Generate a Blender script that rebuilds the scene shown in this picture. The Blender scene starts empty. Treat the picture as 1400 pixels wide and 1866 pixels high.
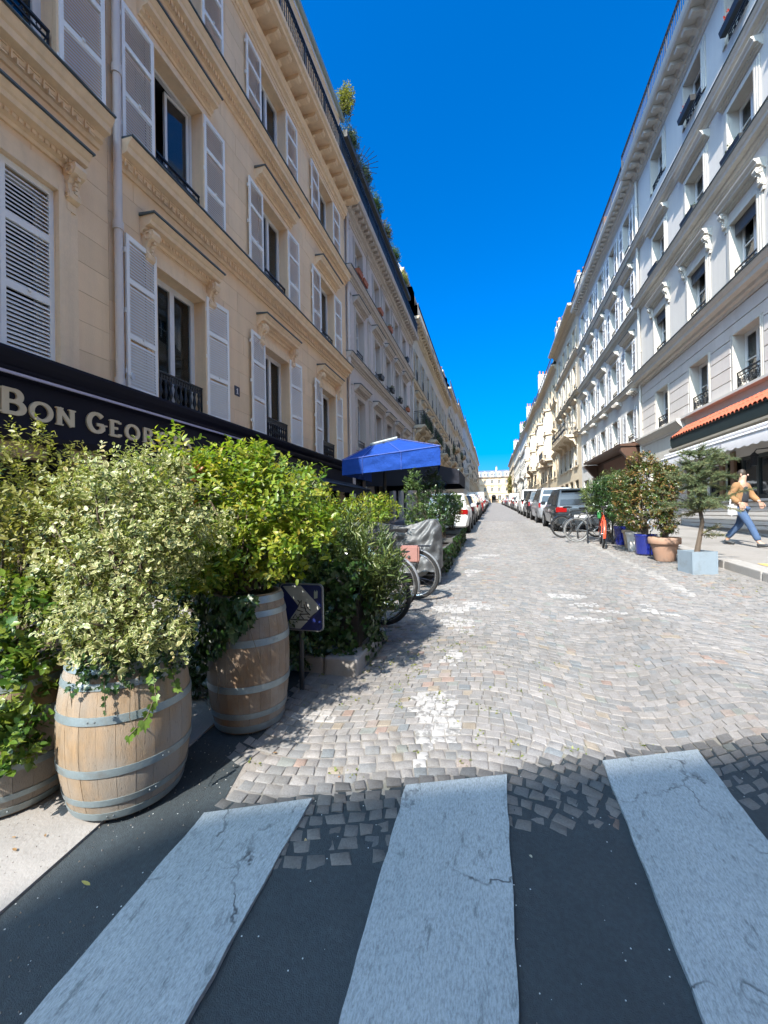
import bpy, bmesh, math, random
import numpy as np
from mathutils import Vector, Matrix

random.seed(11)
rng = np.random.default_rng(11)
R = math.radians
sc = bpy.context.scene
COL = sc.collection

# ------------------------------------------------------------------ camera
EYE = 1.55
def cam_axes(yaw, pitch, roll):
    fwd = Vector((-math.sin(yaw) * math.cos(pitch), math.cos(yaw) * math.cos(pitch), math.sin(pitch)))
    right = Vector((math.cos(yaw), math.sin(yaw), 0))
    up = right.cross(fwd)
    c, s = math.cos(roll), math.sin(roll)
    return c * right + s * up, -s * right + c * up, fwd
_r, _u, _f = cam_axes(R(14.939), R(0.383), R(-1.0))
cam = bpy.data.cameras.new('camera')
cam.sensor_fit = 'VERTICAL'
cam.sensor_height = 36.0
cam.sensor_width = 27.0
cam.lens = 740.0 / 1866.0 * 36.0
cam.clip_start = 0.05
cam.clip_end = 3000
camo = bpy.data.objects.new('camera', cam)
COL.objects.link(camo)
camo.matrix_world = Matrix(((_r.x, _u.x, -_f.x, 0), (_r.y, _u.y, -_f.y, 0), (_r.z, _u.z, -_f.z, EYE), (0, 0, 0, 1)))
sc.camera = camo

# ------------------------------------------------------------------ sky and sun
TO_SUN = Vector((-1.0, -3.4, 3.7)).normalized()
SUN_EL = math.asin(TO_SUN.z)
SUN_AZ = math.atan2(TO_SUN.x, TO_SUN.y) % (2 * math.pi)
world = bpy.data.worlds.new('World')
sc.world = world
world.use_nodes = True
wn = world.node_tree
bg = wn.nodes['Background']
sky = wn.nodes.new('ShaderNodeTexSky')
sky.sky_type = 'NISHITA'
sky.sun_disc = False
sky.sun_elevation = SUN_EL
sky.sun_rotation = SUN_AZ
sky.altitude = 60
sky.air_density = 0.5
sky.dust_density = 4.4
sky.ozone_density = 3.0
hs = wn.nodes.new('ShaderNodeHueSaturation')
hs.inputs['Hue'].default_value = .492
hs.inputs['Saturation'].default_value = 1.68
hs.inputs['Value'].default_value = .97
wn.links.new(sky.outputs[0], hs.inputs['Color'])
tint = wn.nodes.new('ShaderNodeMix'); tint.data_type = 'RGBA'; tint.blend_type = 'MULTIPLY'; tint.inputs[0].default_value = 1.0
tint.inputs[7].default_value = (.50, .80, .97, 1)
wn.links.new(hs.outputs[0], tint.inputs[6])
wn.links.new(tint.outputs[2], bg.inputs[0])
bg.inputs[1].default_value = 0.15
sun = bpy.data.lights.new('sun', 'SUN')
sun.energy = 3.2
sun.angle = R(0.53)
sun.color = (1.0, 0.93, 0.83)
suno = bpy.data.objects.new('sun', sun)
COL.objects.link(suno)
suno.rotation_euler = TO_SUN.to_track_quat('Z', 'Y').to_euler()
suno.location = (0, 0, 60)
sc.view_settings.view_transform = 'Standard'
sc.view_settings.look = 'None'
sc.view_settings.gamma = 1.0
sc.view_settings.use_curve_mapping = False
sc.view_settings.exposure = 1.88
sc.render.engine = 'CYCLES'
sc.cycles.max_bounces = 8
sc.cycles.diffuse_bounces = 5
sc.cycles.glossy_bounces = 3
sc.cycles.transmission_bounces = 4
sc.cycles.transparent_max_bounces = 8
sc.cycles.caustics_reflective = False
sc.cycles.caustics_refractive = False
sc.cycles.sample_clamp_indirect = 6.0
sc.cycles.use_denoising = True

# ------------------------------------------------------------------ helpers
def gz(Y):
    Y = max(Y, -3.0)
    return .031 * Y + .35 * (1 - math.exp(-Y / 5))
def gz_np(Y):
    Y = np.maximum(Y, -3.0)
    return .031 * Y + .35 * (1 - np.exp(-Y / 5))

def new_obj(name, me, parent=None, loc=None, rotz=0.0):
    o = bpy.data.objects.new(name, me)
    COL.objects.link(o)
    if parent is not None:
        o.parent = parent
    if loc is not None:
        o.location = loc
    if rotz:
        o.rotation_euler = (0, 0, rotz)
    return o
def tag(o, label=None, cat=None, group=None, kind=None):
    if label: o['label'] = label
    if cat: o['category'] = cat
    if group: o['group'] = group
    if kind: o['kind'] = kind
    return o
def thing(name, label, cat, loc=(0, 0, 0), rotz=0.0, group=None):
    o = new_obj(name, None, None, loc, rotz)
    o.empty_display_size = 0.1
    return tag(o, label, cat, group)
def copy_tree(o, parent=None):
    c = o.copy()
    COL.objects.link(c)
    if parent is not None:
        c.parent = parent
    for ch in list(o.children):
        copy_tree(ch, c)
    return c

class MB:
    def __init__(s):
        s.v = []; s.f = []; s.m = []
    def add(s, vs, fs, mi=0):
        b = len(s.v)
        s.v.extend([tuple(p) for p in vs])
        for f in fs:
            s.f.append([b + i for i in f]); s.m.append(mi)
    def poly(s, vs, mi=0):
        s.add(vs, [list(range(len(vs)))], mi)
    def box(s, x0, x1, y0, y1, z0, z1, mi=0):
        s.add([(x0, y0, z0), (x1, y0, z0), (x1, y1, z0), (x0, y1, z0), (x0, y0, z1), (x1, y0, z1), (x1, y1, z1), (x0, y1, z1)],
              [(0, 3, 2, 1), (4, 5, 6, 7), (0, 1, 5, 4), (1, 2, 6, 5), (2, 3, 7, 6), (3, 0, 4, 7)], mi)
    def obox(s, c, ax, ay, az, mi=0):
        c = Vector(c); ax = Vector(ax); ay = Vector(ay); az = Vector(az)
        P = [c + i * ax + j * ay + k * az for k in (-1, 1) for (i, j) in ((-1, -1), (1, -1), (1, 1), (-1, 1))]
        s.add(P, [(0, 3, 2, 1), (4, 5, 6, 7), (0, 1, 5, 4), (1, 2, 6, 5), (2, 3, 7, 6), (3, 0, 4, 7)], mi)
    def prof(s, pr, y0, y1, mi=0):       # closed (x,z) outline extruded along y
        n = len(pr)
        vs = [(x, y0, z) for x, z in pr] + [(x, y1, z) for x, z in pr]
        fs = [(i, (i + 1) % n, n + (i + 1) % n, n + i) for i in range(n)]
        fs += [tuple(range(n - 1, -1, -1)), tuple(range(n, 2 * n))]
        s.add(vs, fs, mi)
    def extr(s, outline, axis, a0, a1, mi=0):  # outline of 2D points extruded along axis 0/1/2
        def P(p, a):
            return {0: (a, p[0], p[1]), 1: (p[0], a, p[1]), 2: (p[0], p[1], a)}[axis]
        n = len(outline)
        vs = [P(p, a0) for p in outline] + [P(p, a1) for p in outline]
        fs = [(i, (i + 1) % n, n + (i + 1) % n, n + i) for i in range(n)]
        fs += [tuple(range(n - 1, -1, -1)), tuple(range(n, 2 * n))]
        s.add(vs, fs, mi)
    def tube(s, pts, r, n=6, mi=0, closed=False, caps=True):
        pts = [Vector(p) for p in pts]
        k = len(pts)
        rr = r if isinstance(r, (list, tuple)) else [r] * k
        vs = []
        up = None
        for i, p in enumerate(pts):
            if closed:
                t = pts[(i + 1) % k] - pts[i - 1]
            else:
                t = pts[min(i + 1, k - 1)] - pts[max(i - 1, 0)]
            t.normalize()
            if up is None:
                up = Vector((0, 0, 1)) if abs(t.z) < .9 else Vector((1, 0, 0))
            a = t.cross(up)
            if a.length < 1e-4:
                a = t.cross(Vector((0.3, 1, 0.2)))
            a.normalize()
            b = a.cross(t).normalized()
            up = b
            for j in range(n):
                th = 2 * math.pi * j / n
                vs.append(p + rr[i] * (math.cos(th) * a + math.sin(th) * b))
        fs = []
        for i in range(k if closed else k - 1):
            i2 = (i + 1) % k
            for j in range(n):
                j2 = (j + 1) % n
                fs.append((i * n + j, i * n + j2, i2 * n + j2, i2 * n + j))
        if caps and not closed:
            fs.append(tuple(range(n - 1, -1, -1)))
            fs.append(tuple((k - 1) * n + j for j in range(n)))
        s.add(vs, fs, mi)
    def lathe(s, pr, n=16, mi=0, c=(0, 0, 0), caps=False, axis=2):
        vs = []
        for r, z in pr:
            for j in range(n):
                th = 2 * math.pi * j / n
                p = (r * math.cos(th), r * math.sin(th), z)
                if axis == 0: p = (p[2], p[0], p[1])
                if axis == 1: p = (p[0], p[2], p[1])
                vs.append((c[0] + p[0], c[1] + p[1], c[2] + p[2]))
        fs = []
        for i in range(len(pr) - 1):
            for j in range(n):
                j2 = (j + 1) % n
                fs.append((i * n + j, i * n + j2, (i + 1) * n + j2, (i + 1) * n + j))
        if caps:
            fs.append(tuple(range(n - 1, -1, -1)))
            fs.append(tuple((len(pr) - 1) * n + j for j in range(n)))
        s.add(vs, fs, mi)
    def mesh(s, name, mats, smooth=None):
        me = bpy.data.meshes.new(name)
        me.from_pydata(s.v, [], s.f)
        for m in (mats if isinstance(mats, (list, tuple)) else [mats]):
            me.materials.append(m)
        me.polygons.foreach_set('material_index', s.m)
        if smooth:
            me.polygons.foreach_set('use_smooth', [True] * len(me.polygons))
            me.set_sharp_from_angle(angle=R(smooth if smooth is not True else 40))
        me.update()
        return me
    def build(s, name, mats, parent=None, loc=None, rotz=0.0, smooth=None):
        return new_obj(name, s.mesh(name, mats, smooth), parent, loc, rotz)

def fix_normals(me):
    bm = bmesh.new(); bm.from_mesh(me)
    bmesh.ops.recalc_face_normals(bm, faces=bm.faces)
    bm.to_mesh(me); bm.free()

# ------------------------------------------------------------------ materials
def _nodes(name):
    m = bpy.data.materials.new(name)
    m.use_nodes = True
    nt = m.node_tree
    return m, nt, nt.nodes['Principled BSDF']
def L(nt, a, b): nt.links.new(a, b)
def noise(nt, scale, detail=4, vec=None, rough=.55):
    n = nt.nodes.new('ShaderNodeTexNoise')
    n.inputs['Scale'].default_value = scale
    n.inputs['Detail'].default_value = detail
    n.inputs['Roughness'].default_value = rough
    if vec is not None: L(nt, vec, n.inputs['Vector'])
    return n
def ramp(nt, fac, stops):
    r = nt.nodes.new('ShaderNodeValToRGB')
    while len(r.color_ramp.elements) < len(stops): r.color_ramp.elements.new(.5)
    for e, (p, c) in zip(r.color_ramp.elements, stops):
        e.position = p; e.color = (c[0], c[1], c[2], 1) if isinstance(c, (tuple, list)) else (c, c, c, 1)
    L(nt, fac, r.inputs[0])
    return r
def mix(nt, fac, a, b, mode='MIX'):
    n = nt.nodes.new('ShaderNodeMix'); n.data_type = 'RGBA'; n.blend_type = mode
    def put(i, x):
        if isinstance(x, (tuple, list)): n.inputs[i].default_value = (x[0], x[1], x[2], 1)
        elif isinstance(x, (int, float)): n.inputs[i].default_value = x
        else: L(nt, x, n.inputs[i])
    put(0, fac); put(6, a); put(7, b)
    return n.outputs[2]
def geo_pos(nt):
    return nt.nodes.new('ShaderNodeNewGeometry').outputs['Position']
def bump(nt, p, h, strength=.3, dist=.01):
    b = nt.nodes.new('ShaderNodeBump')
    b.inputs['Strength'].default_value = strength
    b.inputs['Distance'].default_value = dist
    L(nt, h, b.inputs['Height']); L(nt, b.outputs[0], p.inputs['Normal'])
    return b
def scl(c, k): return tuple(min(1, x * k) for x in c)
MATS = {}
def M(name, col, rough=.7, var=.12, scale=3.0, bmp=.15, bscale=40, metal=0, dirt=None, spec=.5, streak=0.0, coat=0, obj=False, rand=0):
    """plain surface with soft mottling, optional dirt patches and vertical rain streaks (all in world/object space)"""
    if name in MATS: return MATS[name]
    m, nt, p = _nodes(name)
    if obj:
        tc = nt.nodes.new('ShaderNodeTexCoord').outputs['Object']
    else:
        tc = geo_pos(nt)
    n1 = noise(nt, scale, 5, tc)
    c = mix(nt, n1.outputs[0], scl(col, 1 - var), scl(col, 1 + var))
    n3 = noise(nt, scale * 9, 3, tc)
    c = mix(nt, ramp(nt, n3.outputs[0], [(.3, 0.0), (.7, 1.0)]).outputs[0], mix(nt, 1.0, c, (1 - var * .5,) * 3, 'MULTIPLY'), c)
    if rand:
        oi = nt.nodes.new('ShaderNodeObjectInfo')
        c = mix(nt, 1.0, c, ramp(nt, oi.outputs['Random'], [(0, (1 - rand, 1 - rand * 1.1, 1 - rand * 1.3)), (.5, 1.0), (1, (1, 1 - rand * .3, 1 - rand * .6))]).outputs[0], 'MULTIPLY')
    if streak > 0:
        mp = nt.nodes.new('ShaderNodeMapping'); mp.inputs['Scale'].default_value = (7, 7, .35)
        L(nt, tc, mp.inputs['Vector'])
        ns = noise(nt, 1.0, 4, mp.outputs[0])
        f = ramp(nt, ns.outputs[0], [(.42, 0.0), (.72, 1.0)]).outputs[0]
        mm = nt.nodes.new('ShaderNodeMath'); mm.operation = 'MULTIPLY'; L(nt, f, mm.inputs[0]); mm.inputs[1].default_value = streak
        c = mix(nt, mm.outputs[0], c, scl(col, .45))
    if dirt:
        nd = noise(nt, scale * .6, 6, tc, .65)
        f = ramp(nt, nd.outputs[0], [(.52, 0.0), (.75, 1.0)]).outputs[0]
        c = mix(nt, f, c, dirt)
    L(nt, c, p.inputs['Base Color'])
    p.inputs['Roughness'].default_value = rough
    p.inputs['Metallic'].default_value = metal
    p.inputs['Specular IOR Level'].default_value = spec
    if coat:
        p.inputs['Coat Weight'].default_value = coat
        p.inputs['Coat Roughness'].default_value = .05
    if bmp > 0:
        nb = noise(nt, bscale, 4, tc)
        bump(nt, p, nb.outputs[0], bmp, .01)
    MATS[name] = m
    return m

def glass_mat(name, tint=(.55, .6, .6), opaque=False, rough=.02):
    m, nt, p = _nodes(name)
    if opaque:
        p.inputs['Base Color'].default_value = (.018, .022, .026, 1)
        p.inputs['Roughness'].default_value = .05
        p.inputs['Specular IOR Level'].default_value = .7
        tc = geo_pos(nt)
        nb = noise(nt, 1.6, 2, tc)
        bump(nt, p, nb.outputs[0], .06, .05)
        return m
    tr = nt.nodes.new('ShaderNodeBsdfTransparent'); tr.inputs[0].default_value = (*tint, 1)
    gl = nt.nodes.new('ShaderNodeBsdfGlossy'); gl.inputs['Roughness'].default_value = rough
    gl.inputs[0].default_value = (.95, .97, 1, 1)
    fr = nt.nodes.new('ShaderNodeFresnel'); fr.inputs[0].default_value = 1.6
    tc = geo_pos(nt)
    nb = noise(nt, 1.2, 2, tc)
    b = nt.nodes.new('ShaderNodeBump'); b.inputs['Strength'].default_value = .05; b.inputs['Distance'].default_value = .05
    L(nt, nb.outputs[0], b.inputs['Height']); L(nt, b.outputs[0], gl.inputs['Normal'])
    mx = nt.nodes.new('ShaderNodeMixShader')
    L(nt, fr.outputs[0], mx.inputs[0]); L(nt, tr.outputs[0], mx.inputs[1]); L(nt, gl.outputs[0], mx.inputs[2])
    out = [n for n in nt.nodes if n.type == 'OUTPUT_MATERIAL'][0]
    L(nt, mx.outputs[0], out.inputs[0])
    return m

def leaf_mat(name, stops, edge=None, rough=.45, trans=.35, edge_at=.55):
    """stops: colours picked per leaf by its random value; edge: colour of a variegated margin"""
    m, nt, p = _nodes(name)
    at = nt.nodes.new('ShaderNodeAttribute'); at.attribute_name = 'var'
    sep = nt.nodes.new('ShaderNodeSeparateColor'); L(nt, at.outputs['Color'], sep.inputs[0])
    c = ramp(nt, sep.outputs[0], [(i / max(1, len(stops) - 1), s) for i, s in enumerate(stops)]).outputs[0]
    c = mix(nt, sep.outputs[1], mix(nt, 1.0, c, (.7, .7, .7), 'MULTIPLY'), c)
    if edge:
        f = ramp(nt, sep.outputs[2], [(edge_at - .12, 0.0), (edge_at + .12, 1.0)]).outputs[0]
        c = mix(nt, f, c, edge)
    L(nt, c, p.inputs['Base Color'])
    p.inputs['Roughness'].default_value = rough
    p.inputs['Specular IOR Level'].default_value = .45
    tl = nt.nodes.new('ShaderNodeBsdfTranslucent')
    cc = mix(nt, 1.0, c, (1.25, 1.35, .6), 'MULTIPLY')
    L(nt, cc, tl.inputs[0])
    mx = nt.nodes.new('ShaderNodeMixShader'); mx.inputs[0].default_value = trans
    out = [n for n in nt.nodes if n.type == 'OUTPUT_MATERIAL'][0]
    L(nt, p.outputs[0], mx.inputs[1]); L(nt, tl.outputs[0], mx.inputs[2]); L(nt, mx.outputs[0], out.inputs[0])
    return m

def attr_mat(name, rough=.75, bmp=.4, bscale=70, speck=.25):
    """stone whose own colour comes from the 'col' attribute, with granite speckle"""
    m, nt, p = _nodes(name)
    at = nt.nodes.new('ShaderNodeAttribute'); at.attribute_name = 'col'
    tc = geo_pos(nt)
    n1 = noise(nt, 130, 3, tc); n2 = noise(nt, 14, 4, tc)
    c = mix(nt, ramp(nt, n1.outputs[0], [(.35, 0.0), (.65, 1.0)]).outputs[0], mix(nt, 1.0, at.outputs['Color'], (1 - speck,) * 3, 'MULTIPLY'), at.outputs['Color'])
    c = mix(nt, ramp(nt, n2.outputs[0], [(.4, 0.0), (.75, 1.0)]).outputs[0], c, mix(nt, 1.0, c, (.78, .76, .72), 'MULTIPLY'))
    n4 = noise(nt, .55, 5, tc, .6); n5 = noise(nt, 2.6, 6, tc, .7)
    c = mix(nt, ramp(nt, n4.outputs[0], [(.40, 0.0), (.62, 1.0)]).outputs[0], mix(nt, 1.0, c, (.90, .89, .87), 'MULTIPLY'), c)
    c = mix(nt, ramp(nt, n5.outputs[0], [(.60, 0.0), (.72, 1.0)]).outputs[0], c, mix(nt, 1.0, c, (.80, .77, .73), 'MULTIPLY'))
    inv = nt.nodes.new('ShaderNodeMath'); inv.operation = 'SUBTRACT'; inv.inputs[0].default_value = 1.0; L(nt, at.outputs['Alpha'], inv.inputs[1])
    n6 = noise(nt, 17, 6, tc, .65)
    wf = mix(nt, 1.0, ramp(nt, n6.outputs[0], [(.43, 0.0), (.50, 1.0)]).outputs[0], inv.outputs[0], 'MULTIPLY')
    c = mix(nt, wf, c, (.28, .27, .26))
    L(nt, c, p.inputs['Base Color'])
    p.inputs['Roughness'].default_value = rough
    bump(nt, p, n2.outputs[0], bmp, .012)
    return m

cream = M('cream limestone', (.87, .635, .405), .85, .08, .8, .25, 60, streak=.15, dirt=(.79, .565, .36), rand=.09)
cream_trim = M('cream moulded limestone', (.86, .645, .425), .85, .10, 2.0, .25, 50, streak=.22)
cream_dark = M('cream stone joints', (.60, .44, .28), .9, .1, 2, .2)
zinc = M('weathered zinc', (.10, .13, .14), .5, .2, 3, .1, metal=.3)
zinc_light = M('pale zinc gutter', (.30, .36, .36), .45, .2, 3, .1, metal=.35)
lilac = M('pale grey painted wood', (.82, .80, .765), .55, .05, 5, .05, 60)
white_paint = M('white gloss window paint', (.66, .66, .66), .4, .04, 4, .0)
iron = M('black cast iron', (.012, .014, .018), .45, .2, 6, .1, spec=.5)
interior = M('dark room', (.035, .035, .035), .9, .2, 1, 0)
curtain = M('cream curtain cloth', (.50, .45, .36), .9, .06, 4, .1, 80)
curtain_grey = M('grey net curtain', (.42, .43, .42), .9, .1, 4, .1, 80)
glass = glass_mat('window glass')
glass_far = glass_mat('dark window glass', opaque=True)
pipe_paint = M('beige painted drainpipe', (.62, .55, .50), .5, .06, 5, .05)
navy = M('dark navy painted wood', (.004, .005, .016), .55, .2, 3, .05, spec=.2)
navy_cloth = M('dark navy awning cloth', (.004, .005, .012), .9, .15, 6, .2, 90)
gold = M('cream sign letters', (.62, .52, .36), .5, .05, 8, 0)
plaster = M('pale grey plaster', (.60, .57, .53), .85, .05, 1.0, .12, 50, streak=.08)
pale_trim = M('white stone trim', (.56, .53, .475), .8, .07, 2, .2, 50, streak=.14)
pale_stone = M('pale pink grey stone', (.62, .575, .54), .85, .08, 1.5, .25, 50, streak=.12, dirt=(.52, .47, .43), rand=.07)
pinkish = M('pinkish limestone', (.60, .52, .47), .85, .10, 1.4, .25, 50, streak=.18)
pinkish_trim = M('greyed pink stone trim', (.55, .48, .42), .85, .12, 2, .25, 50, streak=.3)
beige = M('beige limestone', (.64, .53, .38), .85, .12, 1.0, .25, 50, streak=.22)
beige_trim = M('beige stone trim', (.58, .48, .35), .85, .12, 2, .25, 50, streak=.3)
warm_white = M('warm white plaster', (.56, .53, .47), .85, .07, 1.0, .15, 50, streak=.15)
sand = M('sand coloured limestone', (.60, .49, .33), .85, .1, 1.0, .25, 50, streak=.2)
white_wall = M('white plaster', (.58, .56, .53), .85, .05, 1.2, .12, 50, streak=.1)
slate = M('blue grey slate roof', (.11, .13, .17), .6, .2, 4, .3, 30)
terracotta = M('terracotta', (.40, .17, .09), .8, .12, 6, .2, 40)

# ------------------------------------------------------------------ ground
def asphalt_mat():
    m, nt, p = _nodes('worn asphalt')
    tc = geo_pos(nt)
    n1 = noise(nt, 2.2, 6, tc, .6); n2 = noise(nt, 240, 2, tc); n3 = noise(nt, 60, 3, tc)
    c = mix(nt, n1.outputs[0], (.008, .013, .016), (.024, .032, .037))
    c = mix(nt, ramp(nt, n3.outputs[0], [(.35, 0.0), (.7, 1.0)]).outputs[0], c, mix(nt, 1.0, c, (1.5, 1.5, 1.5), 'MULTIPLY'))
    v = nt.nodes.new('ShaderNodeTexVoronoi'); v.inputs['Scale'].default_value = 34; L(nt, tc, v.inputs['Vector'])
    gate = nt.nodes.new('ShaderNodeSeparateColor'); L(nt, v.outputs['Color'], gate.inputs[0])
    lt = nt.nodes.new('ShaderNodeMath'); lt.operation = 'LESS_THAN'; L(nt, v.outputs['Distance'], lt.inputs[0]); lt.inputs[1].default_value = .09
    gt = nt.nodes.new('ShaderNodeMath'); gt.operation = 'GREATER_THAN'; L(nt, gate.outputs[0], gt.inputs[0]); gt.inputs[1].default_value = .72
    mu = nt.nodes.new('ShaderNodeMath'); mu.operation = 'MULTIPLY'; L(nt, lt.outputs[0], mu.inputs[0]); L(nt, gt.outputs[0], mu.inputs[1])
    c = mix(nt, mu.outputs[0], c, (.42, .43, .42))
    L(nt, c, p.inputs['Base Color'])
    p.inputs['Roughness'].default_value = .8
    bump(nt, p, n2.outputs[0], .6, .006)
    return m
asphalt = asphalt_mat()

def paint_mat():
    m, nt, p = _nodes('worn white road paint')
    tc = geo_pos(nt)
    mp = nt.nodes.new('ShaderNodeMapping'); mp.inputs['Scale'].default_value = (1.6, .5, 1); L(nt, tc, mp.inputs['Vector'])
    n1 = noise(nt, 3, 6, tc, .65); n2 = noise(nt, 110, 5, mp.outputs[0], .75); n3 = noise(nt, 14, 8, mp.outputs[0], .75)
    c = mix(nt, n1.outputs[0], (.20, .235, .25), (.34, .375, .39))
    c = mix(nt, ramp(nt, n2.outputs[0], [(.36, 0.0), (.58, 1.0)]).outputs[0], mix(nt, .55, c, (.06, .07, .075)), c)
    c = mix(nt, ramp(nt, n3.outputs[0], [(.57, 0.0), (.66, 1.0)]).outputs[0], c, mix(nt, .7, c, (.07, .08, .085)))
    wv = nt.nodes.new('ShaderNodeTexVoronoi'); wv.feature = 'DISTANCE_TO_EDGE'; wv.inputs['Scale'].default_value = 1.7
    ns = noise(nt, 5, 4, tc)
    ad = nt.nodes.new('ShaderNodeVectorMath'); ad.operation = 'ADD'; L(nt, tc, ad.inputs[0])
    sc_ = nt.nodes.new('ShaderNodeVectorMath'); sc_.operation = 'SCALE'; L(nt, ns.outputs['Color'], sc_.inputs[0]); sc_.inputs[3].default_value = .35
    L(nt, sc_.outputs[0], ad.inputs[1]); L(nt, ad.outputs[0], wv.inputs['Vector'])
    cr = ramp(nt, wv.outputs['Distance'], [(.003, 1.0), (.016, 0.0)]).outputs[0]
    gate = ramp(nt, n1.outputs[0], [(.48, 0.0), (.6, 1.0)]).outputs[0]
    crg = mix(nt, 1.0, cr, gate, 'MULTIPLY')
    c = mix(nt, crg, c, (.04, .045, .05))
    L(nt, c, p.inputs['Base Color'])
    p.inputs['Roughness'].default_value = .65
    bump(nt, p, n2.outputs[0], .5, .006)
    return m
road_paint = paint_mat()
concrete = M('worn pavement concrete', (.22, .205, .19), .9, .15, 1.5, .4, 60, dirt=(.14, .13, .12))
granite = M('kerb granite', (.28, .265, .25), .8, .15, 5, .4, 60, dirt=(.22, .21, .2))
joint = M('sandy joint dirt', (.19, .175, .16), .95, .2, 6, .5, 50, dirt=(.115, .115, .065))
stone_mat = attr_mat('granite setts', rough=.75)

def strip(mb, x0, x1, ys, dz, mi=0):
    for a, b in zip(ys[:-1], ys[1:]):
        mb.poly([(x0, a, gz(a) + dz), (x1, a, gz(a) + dz), (x1, b, gz(b) + dz), (x0, b, gz(b) + dz)], mi)
def yrange(a, b, step=1.0):
    n = max(1, int(math.ceil((b - a) / step)))
    return [a + (b - a) * i / n for i in range(n + 1)]

mb = MB()
strip(mb, -400, 400, [-300, -60, -20] + yrange(-3, 40, 1.0) + yrange(45, 200, 5) + [300, 500], -.16)
o = mb.build('ground', M('far ground', (.2, .19, .18), .95, .2, .5, 0)); tag(o, kind='structure')

def yb(x): return 1.98 + .4 * x
# road bed (joint dirt under the setts) and, farther on, a paved sheet whose setts are too small to tell apart
FAR0 = 24.0
mb = MB(); strip(mb, -2.75, 3.8, yrange(1.0, FAR0, .3), -.0065)
road = mb.build('road', joint); tag(road, kind='structure')
def far_cobble():
    m, nt, p = _nodes('distant setts')
    tc = geo_pos(nt)
    mp = nt.nodes.new('ShaderNodeMapping'); mp.inputs['Scale'].default_value = (1, 1, 0); L(nt, tc, mp.inputs['Vector'])
    v = nt.nodes.new('ShaderNodeTexVoronoi'); v.inputs['Scale'].default_value = 11; L(nt, mp.outputs[0], v.inputs['Vector'])
    v2 = nt.nodes.new('ShaderNodeTexVoronoi'); v2.feature = 'DISTANCE_TO_EDGE'; v2.inputs['Scale'].default_value = 11; L(nt, mp.outputs[0], v2.inputs['Vector'])
    s = nt.nodes.new('ShaderNodeSeparateColor'); L(nt, v.outputs['Color'], s.inputs[0])
    c = ramp(nt, s.outputs[0], [(0.0, (.16, .156, .154)), (.5, (.225, .216, .21)), (1.0, (.27, .255, .243))]).outputs[0]
    n1 = noise(nt, .35, 4, tc)
    c = mix(nt, n1.outputs[0], mix(nt, 1.0, c, (.85, .85, .86), 'MULTIPLY'), c)
    c = mix(nt, ramp(nt, v2.outputs['Distance'], [(.03, 1.0), (.1, 0.0)]).outputs[0], c, (.12, .11, .10))
    L(nt, c, p.inputs['Base Color']); p.inputs['Roughness'].default_value = .75
    bump(nt, p, v2.outputs['Distance'], .3, .01)
    return m
mb = MB(); strip(mb, -2.75, 3.8, yrange(FAR0, 178, 4), -.004)
o = mb.build('distant_road', far_cobble()); tag(o, kind='structure')

# asphalt of the crossing with its ragged seam
mb = MB()
xs = [-9, -5, -3] + [-2.75 + .09 * i for i in range(75)] + [4.2, 6, 9, 14]
def seam(x):
    if x < -1.45: return 3.11
    if x < -1.25: return 2.0 + .3 * math.sin(x * 40)
    return yb(min(x, 4)) + .20 + .05 * math.sin(x * 4.1) + .02 * math.sin(x * 13.7 + 1)
for xa, xb_ in zip(xs[:-1], xs[1:]):
    ta, tb = seam(xa), seam(xb_)
    base = [-14, -6, -3, -1.5, -.5, .2, .6, .9, 1.2, 1.5, 1.8, 2.1, 2.4, 2.7]
    ya = [y for y in base if y < ta - .1] + [ta]; yb2 = [y for y in base if y < tb - .1] + [tb]
    n = min(len(ya), len(yb2)); ya = ya[:n - 1] + [ta]; yb2 = yb2[:n - 1] + [tb]
    for k in range(n - 1):
        mb.poly([(xa, ya[k], gz(ya[k]) - .003), (xb_, yb2[k], gz(yb2[k]) - .003), (xb_, yb2[k + 1], gz(yb2[k + 1]) - .003), (xa, ya[k + 1], gz(ya[k + 1]) - .003)])
o = mb.build('crossing_asphalt', asphalt); tag(o, kind='structure')
# tar lapping unevenly over the first rows of setts
rt = random.Random(21)
nx_, ny_ = 230, 26
TV, TF = [], []
ph = [(rt.uniform(3, 60), rt.uniform(3, 60), rt.uniform(0, 6)) for _ in range(16)]
for i in range(nx_ + 1):
    x = -1.42 + 5.2 * i / nx_
    for j in range(ny_ + 1):
        v = j / ny_; y = yb(x) - .55 + .83 * v
        n_ = sum(math.sin(x * a + y * b_ + c) for a, b_, c in ph) / 16
        TV.append((x, y, gz(y) + .0030 + .008 * n_ - .012 * max(0, v - .62) / .38 - .016 * max(0, .16 - v) / .16 + rt.uniform(-.0012, .0012)))
for i in range(nx_):
    for j in range(ny_): TF.append((i * (ny_ + 1) + j, (i + 1) * (ny_ + 1) + j, (i + 1) * (ny_ + 1) + j + 1, i * (ny_ + 1) + j + 1))
me = bpy.data.meshes.new('tar_seam'); me.from_pydata(TV, [], TF); me.materials.append(asphalt); me.polygons.foreach_set('use_smooth', [True] * len(me.polygons))
new_obj('tar_seam', me, o)

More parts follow.
